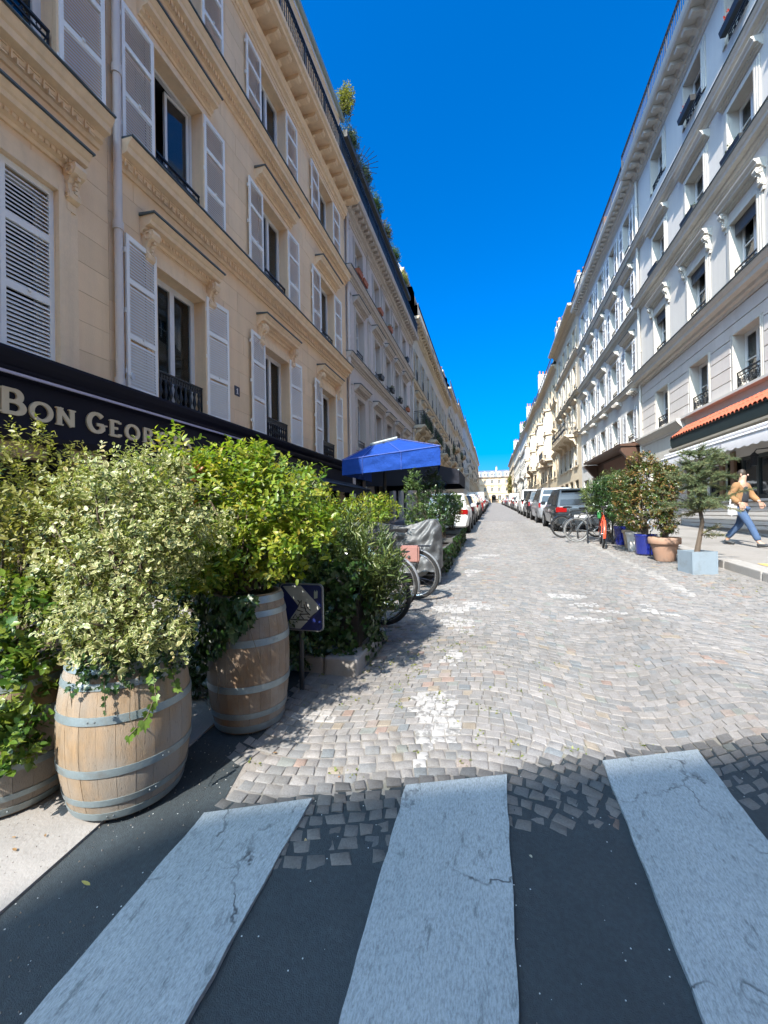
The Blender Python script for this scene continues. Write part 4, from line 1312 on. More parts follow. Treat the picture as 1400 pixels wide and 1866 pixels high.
for Y0, Y1, zt, n, wm, tm, lab in gen:
    z0 = gz(Y0) + 3.7
    fl = [(z0 + i * (zt - .9 - z0) / 4, z0 + i * (zt - .9 - z0) / 4 + 2.0) for i in range(4)]
    b, bx = apartment('apartment_building', lab, 'L', Y0, Y1, zt, fl, n, wm, tm, 2, strings=(fl[1][0] - .15, fl[3][0] - .15), rails='bar', rail_h=.8, cornice_p=.5, w=1.1, mod=.0, attic=2.2, hoods=(0,), rail_top=Y0 < 90)
    for k in range(2): balcony_slab(b, Y0 + 2 + k * (Y1 - Y0) * .45, Y0 + 5.5 + k * (Y1 - Y0) * .45, fl[1][0] + k * (fl[2][0] - fl[1][0]) - .02, .8, tm, .9, 'bar', 2)
    chimney(b, Y0 + .8, -3, zt + 2, zt + 5.5)

# ================================================================== RIGHT SIDE
# --- B1: pale grey house with the tiled restaurant -------------------------------
b = Bld('apartment_building', 'pale grey house with grooved lower storey above the tiled canopy on the right', 'R', 4.0, 21.4, gz(12))
B1 = b
bays = [(13.24, 1.22), (15.86, 1.24), (18.93, 1.2), (10.5, 1.22), (7.6, 1.22), (5.3, 1.22)]
F = [(4.93, 6.52), (7.88, 9.7), (11.32, 12.95), (14.95, 16.4)]
ops = [(Yc, w, z0, z1) for Yc, w in bays for z0, z1 in F]
gops = [(13.6, 6.6, 1.75, 3.0), (19.2, 2.6, 1.6, 3.6)]
w_ = wall(b, gz(4), 17.25, ops + gops, [plaster, pale_trim, interior], x0=-.004)
# grooved stone courses of the lower storey
bl = [(Yc, w + .30, z0, z1 + .02) for Yc, w, z0, z1 in ops if z0 < 5]
blocks(b, w_, 4.88, 7.22, bl, .39, 2.2, pale_stone, gap=.03, proud=.035, cap=200, ya=9.2, hgap=.004)
for Yc, w in bays:
    for k, (z0, z1) in enumerate(F):
        h = z1 - z0
        window(b, Yc, w - .02, z0, z1, 0, bars=(.5,) if k == 0 else (.6,), cur=curtain, cover=.75 if k in (0, 1) else .5, x=-.24)
        if k == 0:
            b.put('architrave', architrave(w, h, pale_trim, .15, .045), 0, Yc, z0)
            b.put('railing', scroll_rail(w - .04, .5), -.05, Yc, z0)
        else:
            b.put('architrave', architrave(w, h, pale_trim, .2, .06), 0, Yc, z0)
        if k == 1:
            hood(b, Yc, w + .1, z1 + .42, pale_trim, True, cap=False)
            b.put('railing', scroll_rail(w - .04, .5), -.05, Yc, z0)
            mb = MB()
            for q in range(7): mb.box(-.11 + .004 * (q % 2), -.07, -w / 2 + .02, w / 2 - .02, h - .06 - q * .05, h - .015 - q * .05)
            b.put('roller_blind', mb.mesh('roller_blind', M('dark grey roller slats', (.06, .065, .075), .5, .1, 5, 0)), 0, Yc, z0)
        if k == 2:
            hood(b, Yc, w + .1, z1 + .28, pale_trim, False, cap=False)
        if k in (2, 3): b.put('railing', scroll_rail(w - .04, .3), -.03, Yc, z0)
string_course(b, 4.0, 21.38, 7.74, pale_trim, p=.42, h=.5)
string_course(b, 4.0, 21.38, 11.22, pale_trim, p=.34, h=.4)
string_course(b, 4.0, 21.38, 13.95, pale_trim, p=.30, h=.34)
b.prof('cornice', cornice_profile(16.75, 17.12, .22), 4.0, 21.38, pale_trim)
b.prof('cornice_slab', [(-.05, 17.122), (.62, 17.122), (.68, 17.2), (.72, 17.34), (-.05, 17.36)], 4.0, 21.39, pale_trim)
me = modillion(pale_trim, .54, .28, .2)
y = 4.3
while y < 21.2: b.put('modillion', me, .003, y, 17.118); y += .52
balcony_rail(b, 4.1, 21.3, 17.36, .85, .62, step=.14)
wall(b, 17.3, 19.6, [], [plaster, plaster, interior], x0=-1.0, name='attic_wall')
mansard(b, 19.6, 21.0, zinc, x0=-.95)
downpipe(b, 21.2, 4.2, 16.8, mat=pale_trim)
# cove lintel of the plain shop
b.prof('shop_cornice', [(0, 4.45), (.08, 4.47), (.10, 4.56), (.20, 4.66), (.25, 4.74), (.28, 4.78), (.28, 4.85), (0, 4.88)], 17.0, 21.3, pale_trim)
b.prof('shop_lintel', [(0, 3.6), (.05, 3.6), (.06, 4.45), (0, 4.46)], 17.3, 21.3, warm_white)
window(b, 19.2, 2.58, 1.6, 3.6, 1, bars=(.7,), fm=navy, x=-.15)
b.prof('ledge', [(0, 4.80), (.16, 4.82), (.16, 4.9), (0, 4.92)], 4.0, 17.2, M('white painted ledge', (.54, .52, .48), .6, .05, 3, 0))
# restaurant front: pale striped base, dark glazing
for i in range(6):
    b.prof('base_panel', [(0, .98 + i * .125), (.06, .98 + i * .125), (.06, 1.085 + i * .125), (0, 1.09 + i * .125)], 9.6, 17.3, M('white painted boards', (.60, .585, .56), .6, .06, 3, .1))
b.prof('window_ledge', [(0, 1.74), (.12, 1.74), (.12, 1.80), (0, 1.80)], 9.6, 17.3, white_paint)
window(b, 11.2, 1.5, 1.75, 3.0, 1, bars=(), fm=M('dark green grey timber', (.03, .04, .04), .4, .1, 4, 0), x=-.05)
window(b, 13.0, 1.5, 1.75, 3.0, 1, bars=(), fm=M('dark green grey timber', (.03, .04, .04)), x=-.05)
window(b, 15.6, 2.0, 1.75, 3.0, 1, bars=(), fm=white_paint, x=-.05)
mb = MB(); mb.box(-.02, .05, -.1, .1, 0, 1.4); me = mb.mesh('timber_post', M('brown timber', (.16, .09, .05), .5, .2, 6, .1))
for q in (10.2, 12.1, 14.0, 14.6, 16.75): b.put('timber_post', me, 0, q, 1.8)

# tiled canopy
t = thing('tiled_canopy', 'orange red clay tile canopy over the restaurant on the right', 'canopy', (XR, 16.75, 4.0), math.pi)
tile_m = M('orange red clay tile', (.40, .10, .05), .8, .14, 8, .2, 40)
green_t = M('dark green timber', (.018, .03, .03), .5, .15, 6, .1)
mb = MB()
for s_ in range(7):
    a0, a1 = math.pi * s_ / 6, 0
    pass
def tile():
    mb = MB(); n = 7; vs = []
    for xx, zz, rr in ((0, 0, .085), (.28, -.225, .105)):
        for i in range(n):
            a = math.pi * i / (n - 1); vs.append((xx, rr * math.cos(a), zz + rr * .8 * math.sin(a)))
        for i in range(n):
            a = math.pi * i / (n - 1); vs.append((xx, (rr - .016) * math.cos(a), zz + (rr - .016) * .8 * math.sin(a)))
    fs = []
    for i in range(n - 1):
        fs += [(i, i + 1, 2 * n + i + 1, 2 * n + i), (n + i, 3 * n + i, 3 * n + i + 1, n + i + 1), (2 * n + i, 2 * n + i + 1, 3 * n + i + 1, 3 * n + i), (i, n + i, n + i + 1, i + 1)]
    mb.add(vs, fs); return mb.mesh('roof_tile', tile_m, 50)
tm_ = tile()
for i in range(38):
    for j in range(2):
        o = new_obj('roof_tile', tm_, t, (.06 + j * .24, .12 + i * .19, .49 - j * .19 + random.uniform(-.006, .006)), random.uniform(-.02, .02))
mb = MB(); mb.poly([(.02, 0, .54), (.02, 7.3, .54), (.58, 7.3, .08), (.58, 0, .08)]); mb.poly([(.02, 0, .50), (.58, 0, .05), (.58, 7.3, .05), (.02, 7.3, .50)])
for e in (0, 7.3): mb.poly([(.02, e, -.18), (.02, e, .54), (.58, e, .08), (.58, e, -.18)])
mb.build('tile_bed', green_t, t)
mb = MB(); mb.prof([(.1, -.30), (.52, -.30), (.55, -.24), (.56, .06), (.1, .06)], 0.02, 7.28); me = mb.mesh('fascia', green_t); fix_normals(me); new_obj('fascia', me, t)
mb = MB(); mb.prof([(.1, -.40), (.60, -.40), (.64, -.37), (.63, -.305), (.1, -.305)], 0.01, 7.29); me = mb.mesh('moulding', M('grey brown moulding', (.22, .2, .16), .6, .1, 4, 0)); fix_normals(me); new_obj('moulding', me, t)
# white scalloped awning with faint lettering
t = thing('scalloped_awning', 'white restaurant awning with a scalloped lettered valance on the right', 'awning', (XR, 16.8, 3.1), math.pi)
white_cloth = M('white awning cloth', (.66, .645, .66), .8, .05, 4, .1, 60)
mb = MB()
n = 80; Lw = 7.2; V = []
for i in range(n + 1):
    y = Lw * i / n
    V += [(.66, y, .36), (.92, y, .24), (.932, y, .20), (.92, y, -.02 - .055 * abs(math.sin(math.pi * y / .34)) + .0)]
mb.add(V, [(4 * i + k, 4 * i + 4 + k, 4 * i + 5 + k, 4 * i + 1 + k) for i in range(n) for k in range(3)])
mb.build('canopy', white_cloth, t, smooth=30)
mb = MB(); mb.tube([(.72, 0, .38), (.72, Lw, .38)], .05, 8); mb.tube([(.92, 0, .22), (.92, Lw, .22)], .028, 8); mb.build('roller', white_paint, t, smooth=40)
mb = MB()
for e in (.05, Lw - .05): mb.tube([(.1, e, .1), (.5, e, .2), (.9, e, .21)], .022, 5)
mb.build('awning_arms', white_paint, t)
lt = bpy.data.curves.new('lettering', 'FONT'); lt.body = 'BELLA VILLE'; lt.size = .20; lt.extrude = .002; lt.space_character = 1.1
lo = bpy.data.objects.new('lettering', lt); COL.objects.link(lo)
bpy.context.view_layer.update()
lme = bpy.data.meshes.new_from_object(lo.evaluated_get(bpy.context.evaluated_depsgraph_get())); bpy.data.objects.remove(lo)
lme.materials.clear(); lme.materials.append(M('faded lilac lettering', (.42, .40, .47), .8, .05, 4, 0))
lo = new_obj('lettering', lme, t); lo.matrix_local = Matrix(((0, 0, 1, .934), (1, 0, 0, 3.0), (0, 1, 0, .03), (0, 0, 0, 1)))
# wall lantern under the awning
t = thing('wall_lantern', 'small black wall lantern under the scalloped awning', 'lantern', (XR, 12.0, 2.72), math.pi)
mb = MB(); mb.tube([(0, 0, .2), (.25, 0, .3), (.5, 0, .28), (.55, 0, .2)], .014, 5); mb.build('bracket', iron, t)
mb = MB(); mb.lathe([(0, .22), (.03, .2), (.10, .12), (.10, .10), (.08, .1), (.055, -.1), (.06, -.12), (0, -.13)], 6, c=(.55, 0, 0)); mb.build('cage', iron, t)

# --- B2: white with open shutters ------------------------------------------------
b, bx = apartment('apartment_building', 'white house with open white shutters on every storey on the right', 'R', 21.4, 34.5, 17.2, [(5.0, 6.5), (7.85, 9.75), (11.3, 13.0), (14.4, 16.2)], 5, white_wall, pale_trim, 1,
              strings=(7.65, 11.0, 14.0), rails='scroll', rail_h=.35, cornice_p=.55, w=1.05, mod=.42, attic=2.2, shutter_mat=white_paint, hoods=(1, 2), bayx=[22.85, 25.4, 28.0, 30.6, 33.1], shw=.5)
me = modillion(pale_trim, .3, .22, .12)
for q in range(5):
    for k in range(4): b.put('modillion', me, .0, 21.75 + q * 2.6 + k * .22, 7.36)
chimney(b, 29.8, -1.2, 18.5, 20.3, 1.2, .5, pots=3, mat=warm_white)
B2 = b
# brown canopy shopfront of B2
t = thing('shop_canopy', 'brown timber shop canopy between the white house and the pale house', 'canopy', (XR, 29.5, 3.6), math.pi)
brown = M('dark brown timber', (.075, .035, .02), .5, .2, 5, .1)
mb = MB(); mb.prof([(0, .95), (.1, .98), (.85, 1.02), (.9, 1.06), (.9, 1.12), (0, 1.14)], 0, 8.0); mb.prof([(.0, .0), (.1, 0), (.14, .92), (0, .94)], 0.02, 7.98)
me = mb.mesh('canopy_roof', brown); fix_normals(me); new_obj('canopy_roof', me, t)
mb = MB(); mb.extr([(.14, .0), (.2, 0), (.85, .8), (.85, .94), (.14, .94)], 1, .05, .3); me = mb.mesh('canopy_bracket', brown); fix_normals(me); new_obj('canopy_bracket', me, t); new_obj('canopy_bracket', me, t, (0, 7.65, 0))
mb = MB(); mb.box(.1, .16, 2.0, 7.4, .1, .8); mb.build('sign_panel', M('copper brown panel', (.20, .085, .05), .4, .15, 4, 0), t)
# --- B3 --------------------------------------------------------------------------
b, bx = apartment('apartment_building', 'beige stone house with an iron balcony on the right', 'R', 34.5, 46.0, 17.9, [(5.3, 7.0), (8.2, 10.2), (11.6, 13.6), (14.8, 16.5)], 4, beige, beige_trim, 1,
              strings=(7.9, 11.2, 14.4), rails='bar', rail_h=.5, cornice_p=.75, w=1.05, mod=0, attic=0, rail_top=False, shutter_mat=warm_white, hoods=(1,))
balcony_slab(b, 36.2, 44.0, 7.9, .95, beige_trim, 1.0, 'scroll', 4)
chimney(b, 36.2, -.8, 17.9, 20.6, 1.2, 1.1, pots=3, mat=warm_white); chimney(b, 45.2, -.8, 18.0, 20.9, 1.4, 1.0, pots=4, mat=warm_white)
B3 = b
# --- B4 with stone bow windows ---------------------------------------------------
gen = [(46.0, 63.0, 17.1, 6, sand, beige_trim, 'sunlit sand coloured house with stone bay windows on the right', True),
       (63.0, 84.0, 17.6, 7, sand, beige_trim, 'sand coloured house with carved cornice farther along the right side', True),
       (84.0, 104.0, 18.2, 6, white_wall, pale_trim, 'whitewashed house far along the right side', False),
       (104.0, 134.0, 19.0, 9, warm_white, pale_trim, 'long pale house far along the right side', False),
       (134.0, 170.0, 20.0, 9, sand, beige_trim, 'farthest right hand row house beside the ivy', False)]
for Y0, Y1, zt, n, wm, tm, lab, bow in gen:
    z0 = gz(Y0) + 3.6
    fl = [(z0 + i * (zt - .9 - z0) / 4, z0 + i * (zt - .9 - z0) / 4 + 2.0) for i in range(4)]
    b, bx = apartment('apartment_building', lab, 'R', Y0, Y1, zt, fl, n, wm, tm, 2, strings=(fl[1][0] - .15, fl[3][0] - .15), rails='bar', rail_h=.7, cornice_p=.5, w=1.1, mod=0, attic=2.0, hoods=(1,), rail_top=Y0 < 80, pil=bow)
    if bow:
        for Yc in (bx[1], bx[-2]):
            zl0, zl1 = fl[1][0] - .4, fl[2][1] + .3
            mb = MB(); ya = b.y(Yc)
            ol = [(0, ya - 1.25), (.7, ya - .8), (.7, ya + .8), (0, ya + 1.25)]
            mb.extr(ol, 2, zl0 - b.base, zl1 - b.base); ol2 = [(0, ya - 1.4), (.82, ya - .9), (.82, ya + .9), (0, ya + 1.4)]
            for z in (zl0 - .25, zl1, (zl0 + zl1) / 2): mb.extr(ol2, 2, z - b.base, z + .2 - b.base)
            mb.extr([(0, ya - .9), (.5, ya - .5), (.5, ya + .5), (0, ya + .9)], 2, zl0 - .8 - b.base, zl0 - .26 - b.base)
            me = mb.mesh('bay_window', tm); fix_normals(me); o = new_obj('bay_window', me, b.o)
            for z in (zl0 + .5, (zl0 + zl1) / 2 + .45):
                q = new_obj('window', far_window_mesh(1.1, 1.7, white_paint, glass_far), o, (.765, ya, z - b.base))
    balcony_slab(b, Y0 + (Y1 - Y0) * .4, Y0 + (Y1 - Y0) * .62, fl[1][0], .85, tm, .9, 'bar', 3)
    chimney(b, Y0 + .7, -1.0, zt + 1.4, zt + 3.9, 1.8, .9, pots=4); chimney(b, (Y0 + Y1) / 2, -2.4, zt + 2, zt + 4.6)

# ================================================================== end of the street
b = Bld('arched_building', 'far sand coloured building with an archway closing the street', 'E', -16, 18, gz(178) - .3, x=180.0)
end_wall = M('far warm limestone', (.60, .47, .32), .9, .06, .5, 0)
bxs = [-14.7 + 2.97 * i for i in range(11)]
ops = [(q, .95, 10.7, 12.3) for q in bxs] + [(q, .95, 14.05, 15.6) for q in bxs] + [(q, 1.2, 6.9, 9.0) for q in bxs if abs(q - .49) > 2.0] + [(.70, 1.85, gz(180) - .2, 8.6)]
wall(b, b.base, 16.9, ops, [end_wall, end_wall, interior], reveal=.3, room=1.5)
for q, w, z0, z1 in ops[:-1]:
    window(b, q, w, z0, z1, 2)
    b.put('architrave', architrave(w, z1 - z0, end_wall, .14, .06, sill=True), 0, q, z0)
    if z0 > 10: b.put('window_hood', hood_meshes(w, end_wall, False, False)[0], 0, q, z1 + .5)
for z in (10.0, 13.55): string_course(b, -16, 18, z, end_wall, p=.2, h=.3, cap=False)
b.prof('cornice', cornice_profile(16.3, 17.0, .6), -16, 18, M('grey weathered cornice', (.35, .3, .25), .9, .1, 1, 0))
# round head of the archway
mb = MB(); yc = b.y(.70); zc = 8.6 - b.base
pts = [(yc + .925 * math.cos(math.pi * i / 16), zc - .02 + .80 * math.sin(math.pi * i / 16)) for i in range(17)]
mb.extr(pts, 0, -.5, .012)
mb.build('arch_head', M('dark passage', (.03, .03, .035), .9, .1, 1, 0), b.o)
mb = MB()
for i in range(16):
    a0, a1 = math.pi * i / 16, math.pi * (i + 1) / 16
    q = [(yc + r * math.cos(a), zc - .02 + r * .87 * math.sin(a)) for r, a in ((.93, a0), (1.25, a0), (1.25, a1), (.93, a1))]
    mb.extr(q, 0, .0, .06)
me = mb.mesh('arch_ring', end_wall); fix_normals(me); new_obj('arch_ring', me, b.o)
mansard(b, 17.0, 19.3, slate, x0=-.2, slope=1.3)
dw = M('white dormer stone', (.64, .58, .49), .8, .05, 1, 0)
for q in bxs:
    mb = MB(); mb.box(-1.5, .05, -.85, -.45, 0, 1.5); mb.box(-1.5, .05, .45, .85, 0, 1.5); mb.box(-1.5, .04, -.45, .45, 0, .3); mb.extr([(-.95, 1.5), (.95, 1.5), (.95, 1.7), (.6, 2.1), (0, 2.3), (-.6, 2.1), (-.95, 1.7)], 0, -1.5, .1)
    me = mb.mesh('dormer', dw); fix_normals(me); o = b.put('dormer', me, 0, q, 17.0)
    new_obj('window', far_window_mesh(.9, 1.2, white_paint, glass_far), o, (-.1, 0, .3))
chimney(b, 2.0, -2.5, 19.0, 21.0, 1.2, .6, pots=2)

# corner house behind the camera: its roof casts the shade over the crossing
ed = Vector((1, .385, 0)).normalized()
b = Bld('corner_building', 'cream corner house across the crossing behind the viewer', 'L', 0, 30, 0)
H_ = 17.5
k_ = (H_ - .18) / TO_SUN.z
Px, Py = 0 + k_ * TO_SUN.x, 2.2 + k_ * TO_SUN.y
a0 = 1.95 / ed.x
b.o.location = (Px - ed.x * a0, Py - ed.y * a0, 0); b.o.rotation_euler = (0, 0, math.atan2(ed.y, ed.x) - math.pi / 2)
# local y runs along ed (to the right), x outward = towards the street?  mirrored so the mass lies behind
mb = MB()
sil = [(0, -1), (0, 9.0), (.02, 12.0), (.06, 14.6), (.16, 15.9), (.30, 16.8), (.42, 17.2), (.6, 17.42), (.8, H_), (30, H_), (30, -1)]
mb.extr(sil, 0, 0, 9)
me = mb.mesh('wall', cream); fix_normals(me)
new_obj('wall', me, b.o)
b.side = 'L'
CORNER = b

# ================================================================== vegetation kit
SHAPES = {
 'oval': ([(0, 0), (.42, .22), (.5, .5), (.3, .82), (0, 1), (-.3, .82), (-.5, .5), (-.42, .22), (0, .5)], [(0, 1, 2, 8), (8, 2, 3, 4), (0, 8, 6, 7), (8, 4, 5, 6)]),
 'lance': ([(0, 0), (.5, .35), (.36, .7), (0, 1), (-.36, .7), (-.5, .35)], [(0, 1, 2, 3), (0, 3, 4, 5)]),
 'ivy': ([(0, 0), (.42, -.12), (.62, .22), (.36, .42), (.40, .66), (.14, .62), (0, 1), (-.14, .62), (-.40, .66), (-.36, .42), (-.62, .22), (-.42, -.12)], [(0, 1, 2, 3), (0, 3, 4, 5), (0, 5, 6), (0, 6, 7), (0, 7, 8, 9), (0, 9, 10, 11)]),
 'needle': ([(-.5, 0), (.5, 0), (.35, 1), (-.35, 1)], [(0, 1, 2, 3)]),
}
def nrm(a): return a / (np.linalg.norm(a, axis=-1, keepdims=True) + 1e-9)
def leaf_mesh(name, P, D, N, S, shape, asp, mat, fold=.25, droop=.25, rnd=None):
    V0, F0 = SHAPES[shape]
    u = np.array([p[0] for p in V0]); v = np.array([p[1] for p in V0])
    D = nrm(D); N = nrm(N - (N * D).sum(1, keepdims=True) * D); T = np.cross(D, N)
    n = len(P); k = len(V0)
    S = S[:, None, None]
    V = P[:, None, :] + S * (v[None, :, None] * D[:, None, :] + asp * u[None, :, None] * T[:, None, :]
                             + (fold * asp * np.abs(u) - droop * v ** 2)[None, :, None] * N[:, None, :])
    V = V.reshape(-1, 3)
    me = bpy.data.meshes.new(name)
    nl = sum(len(f) for f in F0)
    starts, tot = [], 0
    for f in F0: starts.append(tot); tot += len(f)
    flat = np.array([i for f in F0 for i in f])
    idx = (flat[None, :] + (np.arange(n) * k)[:, None]).ravel()
    ls = (np.array(starts)[None, :] + (np.arange(n) * nl)[:, None]).ravel()
    lt = np.tile(np.array([len(f) for f in F0]), n)
    me.vertices.add(n * k); me.vertices.foreach_set('co', V.astype(np.float32).ravel())
    me.loops.add(len(idx)); me.loops.foreach_set('vertex_index', idx.astype(np.int32))
    me.polygons.add(len(ls)); me.polygons.foreach_set('loop_start', ls.astype(np.int32)); me.polygons.foreach_set('loop_total', lt.astype(np.int32))
    me.materials.append(mat)
    a = me.color_attributes.new('var', 'FLOAT_COLOR', 'POINT')
    rnd = rng.random(n) if rnd is None else rnd
    r2 = rng.random(n)
    edge = np.clip(np.abs(u) * 2 * .9 + (np.abs(v - .5) * 2) ** 3 * .4, 0, 1)
    C = np.ones((n, k, 4), np.float32); C[:, :, 0] = rnd[:, None]; C[:, :, 1] = r2[:, None]; C[:, :, 2] = edge[None, :]
    a.data.foreach_set('color', C.ravel())
    me.update(calc_edges=True)
    return me
def twigs(blobs, n, inner=.55, up=.5, jit=.45):
    """twig tips and directions spread through ellipsoids (cx,cy,cz,rx,ry,rz)"""
    B = np.array(blobs, float)
    w = (B[:, 3] * B[:, 4] * B[:, 5]) ** .72; w /= w.sum()
    k = rng.choice(len(B), n, p=w)
    d = nrm(rng.normal(size=(n, 3)))
    r = inner + (1.06 - inner) * rng.random(n) ** .6
    P = B[k, :3] + d * r[:, None] * B[k, 3:]
    D = nrm(d / B[k, 3:] * B[k, 3:].mean(1, keepdims=True) + np.array([0, 0, up]) + rng.normal(size=(n, 3)) * jit)
    return P, D
def leaves_on(P, D, per, Lt, size, szj=.3, spread=.9, fwd=.5, nj=.35):
    n = len(P)
    e1 = nrm(np.cross(D, np.array([.3, .2, 1.0]) + rng.normal(size=(n, 3)) * .2)); e2 = np.cross(D, e1)
    LP, LD, LN, LS, TW = [], [], [], [], []
    a0 = rng.random(n) * 6.28
    for k in range(per):
        t = k / max(1, per - 1)
        a = a0 + k * 2.399 + rng.normal(size=n) * .3
        rad = np.cos(a)[:, None] * e1 + np.sin(a)[:, None] * e2
        p = P - D * (Lt * (1 - t))[:, None] if isinstance(Lt, np.ndarray) else P - D * Lt * (1 - t)
        ld = nrm(D * (fwd + .5 * t) + rad * spread + rng.normal(size=(n, 3)) * .18)
        ln = nrm(D + rng.normal(size=(n, 3)) * nj + np.array([0, 0, .35]))
        LP.append(p); LD.append(ld); LN.append(ln); LS.append(size * (1 + szj * rng.normal(size=n)).clip(.45, 1.7) * (.75 + .25 * (1 - t)))
        TW.append(np.arange(n))
    return np.concatenate(LP), np.concatenate(LD), np.concatenate(LN), np.concatenate(LS), np.concatenate(TW)
bark = M('grey brown bark', (.10, .075, .055), .9, .2, 20, .4, 80)
twig_m = M('thin brown twigs', (.09, .07, .045), .9, .2, 20, 0)
soil = M('dark potting soil', (.035, .026, .02), 1, .3, 20, .5, 60)
def stems_mesh(base, tips, n, r0, name='stems', mat=None, wob=.06):
    mb = MB()
    idx = rng.choice(len(tips), min(n, len(tips)), replace=False)
    for i in idx:
        p = Vector(tips[i]); q = Vector(base) + Vector((random.uniform(-.05, .05), random.uniform(-.05, .05), 0))
        m1 = q.lerp(p, .35) + Vector((random.uniform(-wob, wob), random.uniform(-wob, wob), .08 * (p - q).length)); m2 = q.lerp(p, .7) + Vector((random.uniform(-wob, wob), random.uniform(-wob, wob), .05))
        mb.tube([q, m1, m2, p], [r0, r0 * .7, r0 * .4, r0 * .15], 5, caps=False)
    return mb.mesh(name, mat or bark)
def lobes(bl, k, r=(.08, .16), seed=3):
    rr = random.Random(seed); out = list(bl)
    for _ in range(k):
        b_ = rr.choice(bl); d = Vector((rr.gauss(0, 1), rr.gauss(0, 1), rr.gauss(.35, .9))).normalized(); s_ = rr.uniform(*r)
        out.append((b_[0] + d.x * b_[3] * 1.02, b_[1] + d.y * b_[4] * 1.02, b_[2] + d.z * b_[5] * 1.02, s_, s_, s_ * rr.uniform(.8, 1.5)))
    return out
def bush(name, label, cat, loc, blobs, n, per, Lt, size, asp, shape, mat, group=None, inner=.55, up=.5, stems=14, r0=.012, fold=.25, droop=.25, spread=.9, fwd=.5, extra=None, nj=.35, stem_from=(0, 0, 0), jit=.45, szj=.3, cluster_rnd=.5):
    t = thing(name, label, cat, loc, 0, group)
    P, D = twigs(blobs, n, inner, up, jit)
    if extra is not None:
        P2, D2 = extra; P = np.concatenate([P, P2]); D = np.concatenate([D, nrm(D2)])
    LP, LD, LN, LS, TW = leaves_on(P, D, per, Lt, size, szj, spread, fwd, nj)
    tr = rng.random(len(P))
    rnd = np.clip(tr[TW] * cluster_rnd + rng.random(len(TW)) * (1 - cluster_rnd), 0, 1)
    f = new_obj('foliage', leaf_mesh('foliage', LP, LD, LN, LS, shape, asp, mat, fold, droop, rnd), t); tag(f, kind='stuff')
    new_obj('stems', stems_mesh(stem_from, P - D * (Lt if not isinstance(Lt, np.ndarray) else .1), stems, r0), t)
    return t, P, D

# leaf colours (real albedos)
varieg = leaf_mat('cream edged leaves', [(.07, .11, .03), (.15, .19, .05), (.20, .23, .07), (.24, .25, .10), (.30, .22, .10)], edge=(.54, .52, .28), trans=.3, edge_at=.62, rough=.42)
lime = leaf_mat('lime green leaves', [(.05, .12, .015), (.13, .22, .02), (.22, .29, .03), (.34, .34, .045), (.40, .30, .06)], trans=.4, rough=.4)
orange_l = leaf_mat('orange young leaves', [(.24, .15, .03), (.36, .13, .04), (.30, .22, .04)], trans=.4)
ivy_m = leaf_mat('ivy leaves', [(.018, .05, .012), (.03, .075, .018), (.05, .10, .02)], trans=.15, rough=.35)
ivy_lt = leaf_mat('young ivy leaves', [(.12, .22, .03), (.18, .28, .05), (.10, .18, .03)], trans=.4, rough=.4)
oleander_m = leaf_mat('oleander leaves', [(.045, .085, .03), (.075, .12, .035), (.13, .17, .05), (.22, .24, .07)], trans=.25, rough=.38)
yellowg = leaf_mat('yellow green leaves', [(.14, .16, .03), (.22, .22, .05), (.32, .28, .08)], trans=.35)
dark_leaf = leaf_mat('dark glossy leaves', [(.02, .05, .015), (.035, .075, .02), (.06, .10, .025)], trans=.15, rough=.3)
mid_leaf = leaf_mat('mid green leaves', [(.04, .08, .02), (.07, .12, .03), (.11, .16, .035)], trans=.3)
photinia = leaf_mat('photinia leaves', [(.035, .075, .02), (.05, .09, .02), (.10, .12, .03), (.22, .11, .04), (.30, .20, .08)], trans=.25, rough=.32)
spruce_m = leaf_mat('spruce needles', [(.06, .10, .045), (.09, .13, .055), (.15, .17, .07), (.24, .18, .08)], trans=.1, rough=.6)
roofleaf = leaf_mat('rooftop shrub leaves', [(.035, .06, .035), (.06, .09, .04), (.10, .13, .06)], trans=.25)

# --- weeds between the setts
Wp = np.array(WEEDS); n = len(Wp)
Wb = np.repeat(np.c_[Wp, gz_np(Wp[:, 1]) - .004], 9, axis=0) + rng.normal(size=(n * 9, 3)) * np.array([.02, .02, .0])
o = new_obj('joint_weeds', leaf_mesh('joint_weeds', Wb, np.c_[rng.normal(size=(n * 9, 2)) * .8, np.full(n * 9, .6)], np.tile([0, 0, 1.0], (n * 9, 1)) + rng.normal(size=(n * 9, 3)) * .3, rng.uniform(.010, .022, n * 9), 'oval', .6, moss_m))
tag(o, kind='stuff')

# ================================================================== barrels
def wood_mat(name, a, b_, dark):
    m, nt, p = _nodes(name)
    tc = nt.nodes.new('ShaderNodeTexCoord').outputs['Object']
    mp = nt.nodes.new('ShaderNodeMapping'); mp.inputs['Scale'].default_value = (9, 9, 1.2); L(nt, tc, mp.inputs['Vector'])
    n1 = noise(nt, 4, 6, mp.outputs[0], .65); n2 = noise(nt, 3.0, 5, tc); n3 = noise(nt, 26, 4, mp.outputs[0], .7)
    oi = nt.nodes.new('ShaderNodeObjectInfo')
    c = mix(nt, ramp(nt, n1.outputs[0], [(.36, 0.0), (.64, 1.0)]).outputs[0], a, b_)
    c = mix(nt, ramp(nt, n2.outputs[0], [(.34, 0.0), (.60, 1.0)]).outputs[0], c, (.245, .215, .18))
    c = mix(nt, ramp(nt, n3.outputs[0], [(.28, 1.0), (.40, 0.0)]).outputs[0], c, dark)
    r = ramp(nt, oi.outputs['Random'], [(0, .88), (1, 1.08)])
    c = mix(nt, 1.0, c, r.outputs[0], 'MULTIPLY')
    L(nt, c, p.inputs['Base Color']); p.inputs['Roughness'].default_value = .7
    bump(nt, p, n3.outputs[0], .35, .008)
    return m
oak = wood_mat('weathered barrel oak', (.31, .20, .105), (.20, .135, .075), (.09, .06, .038))
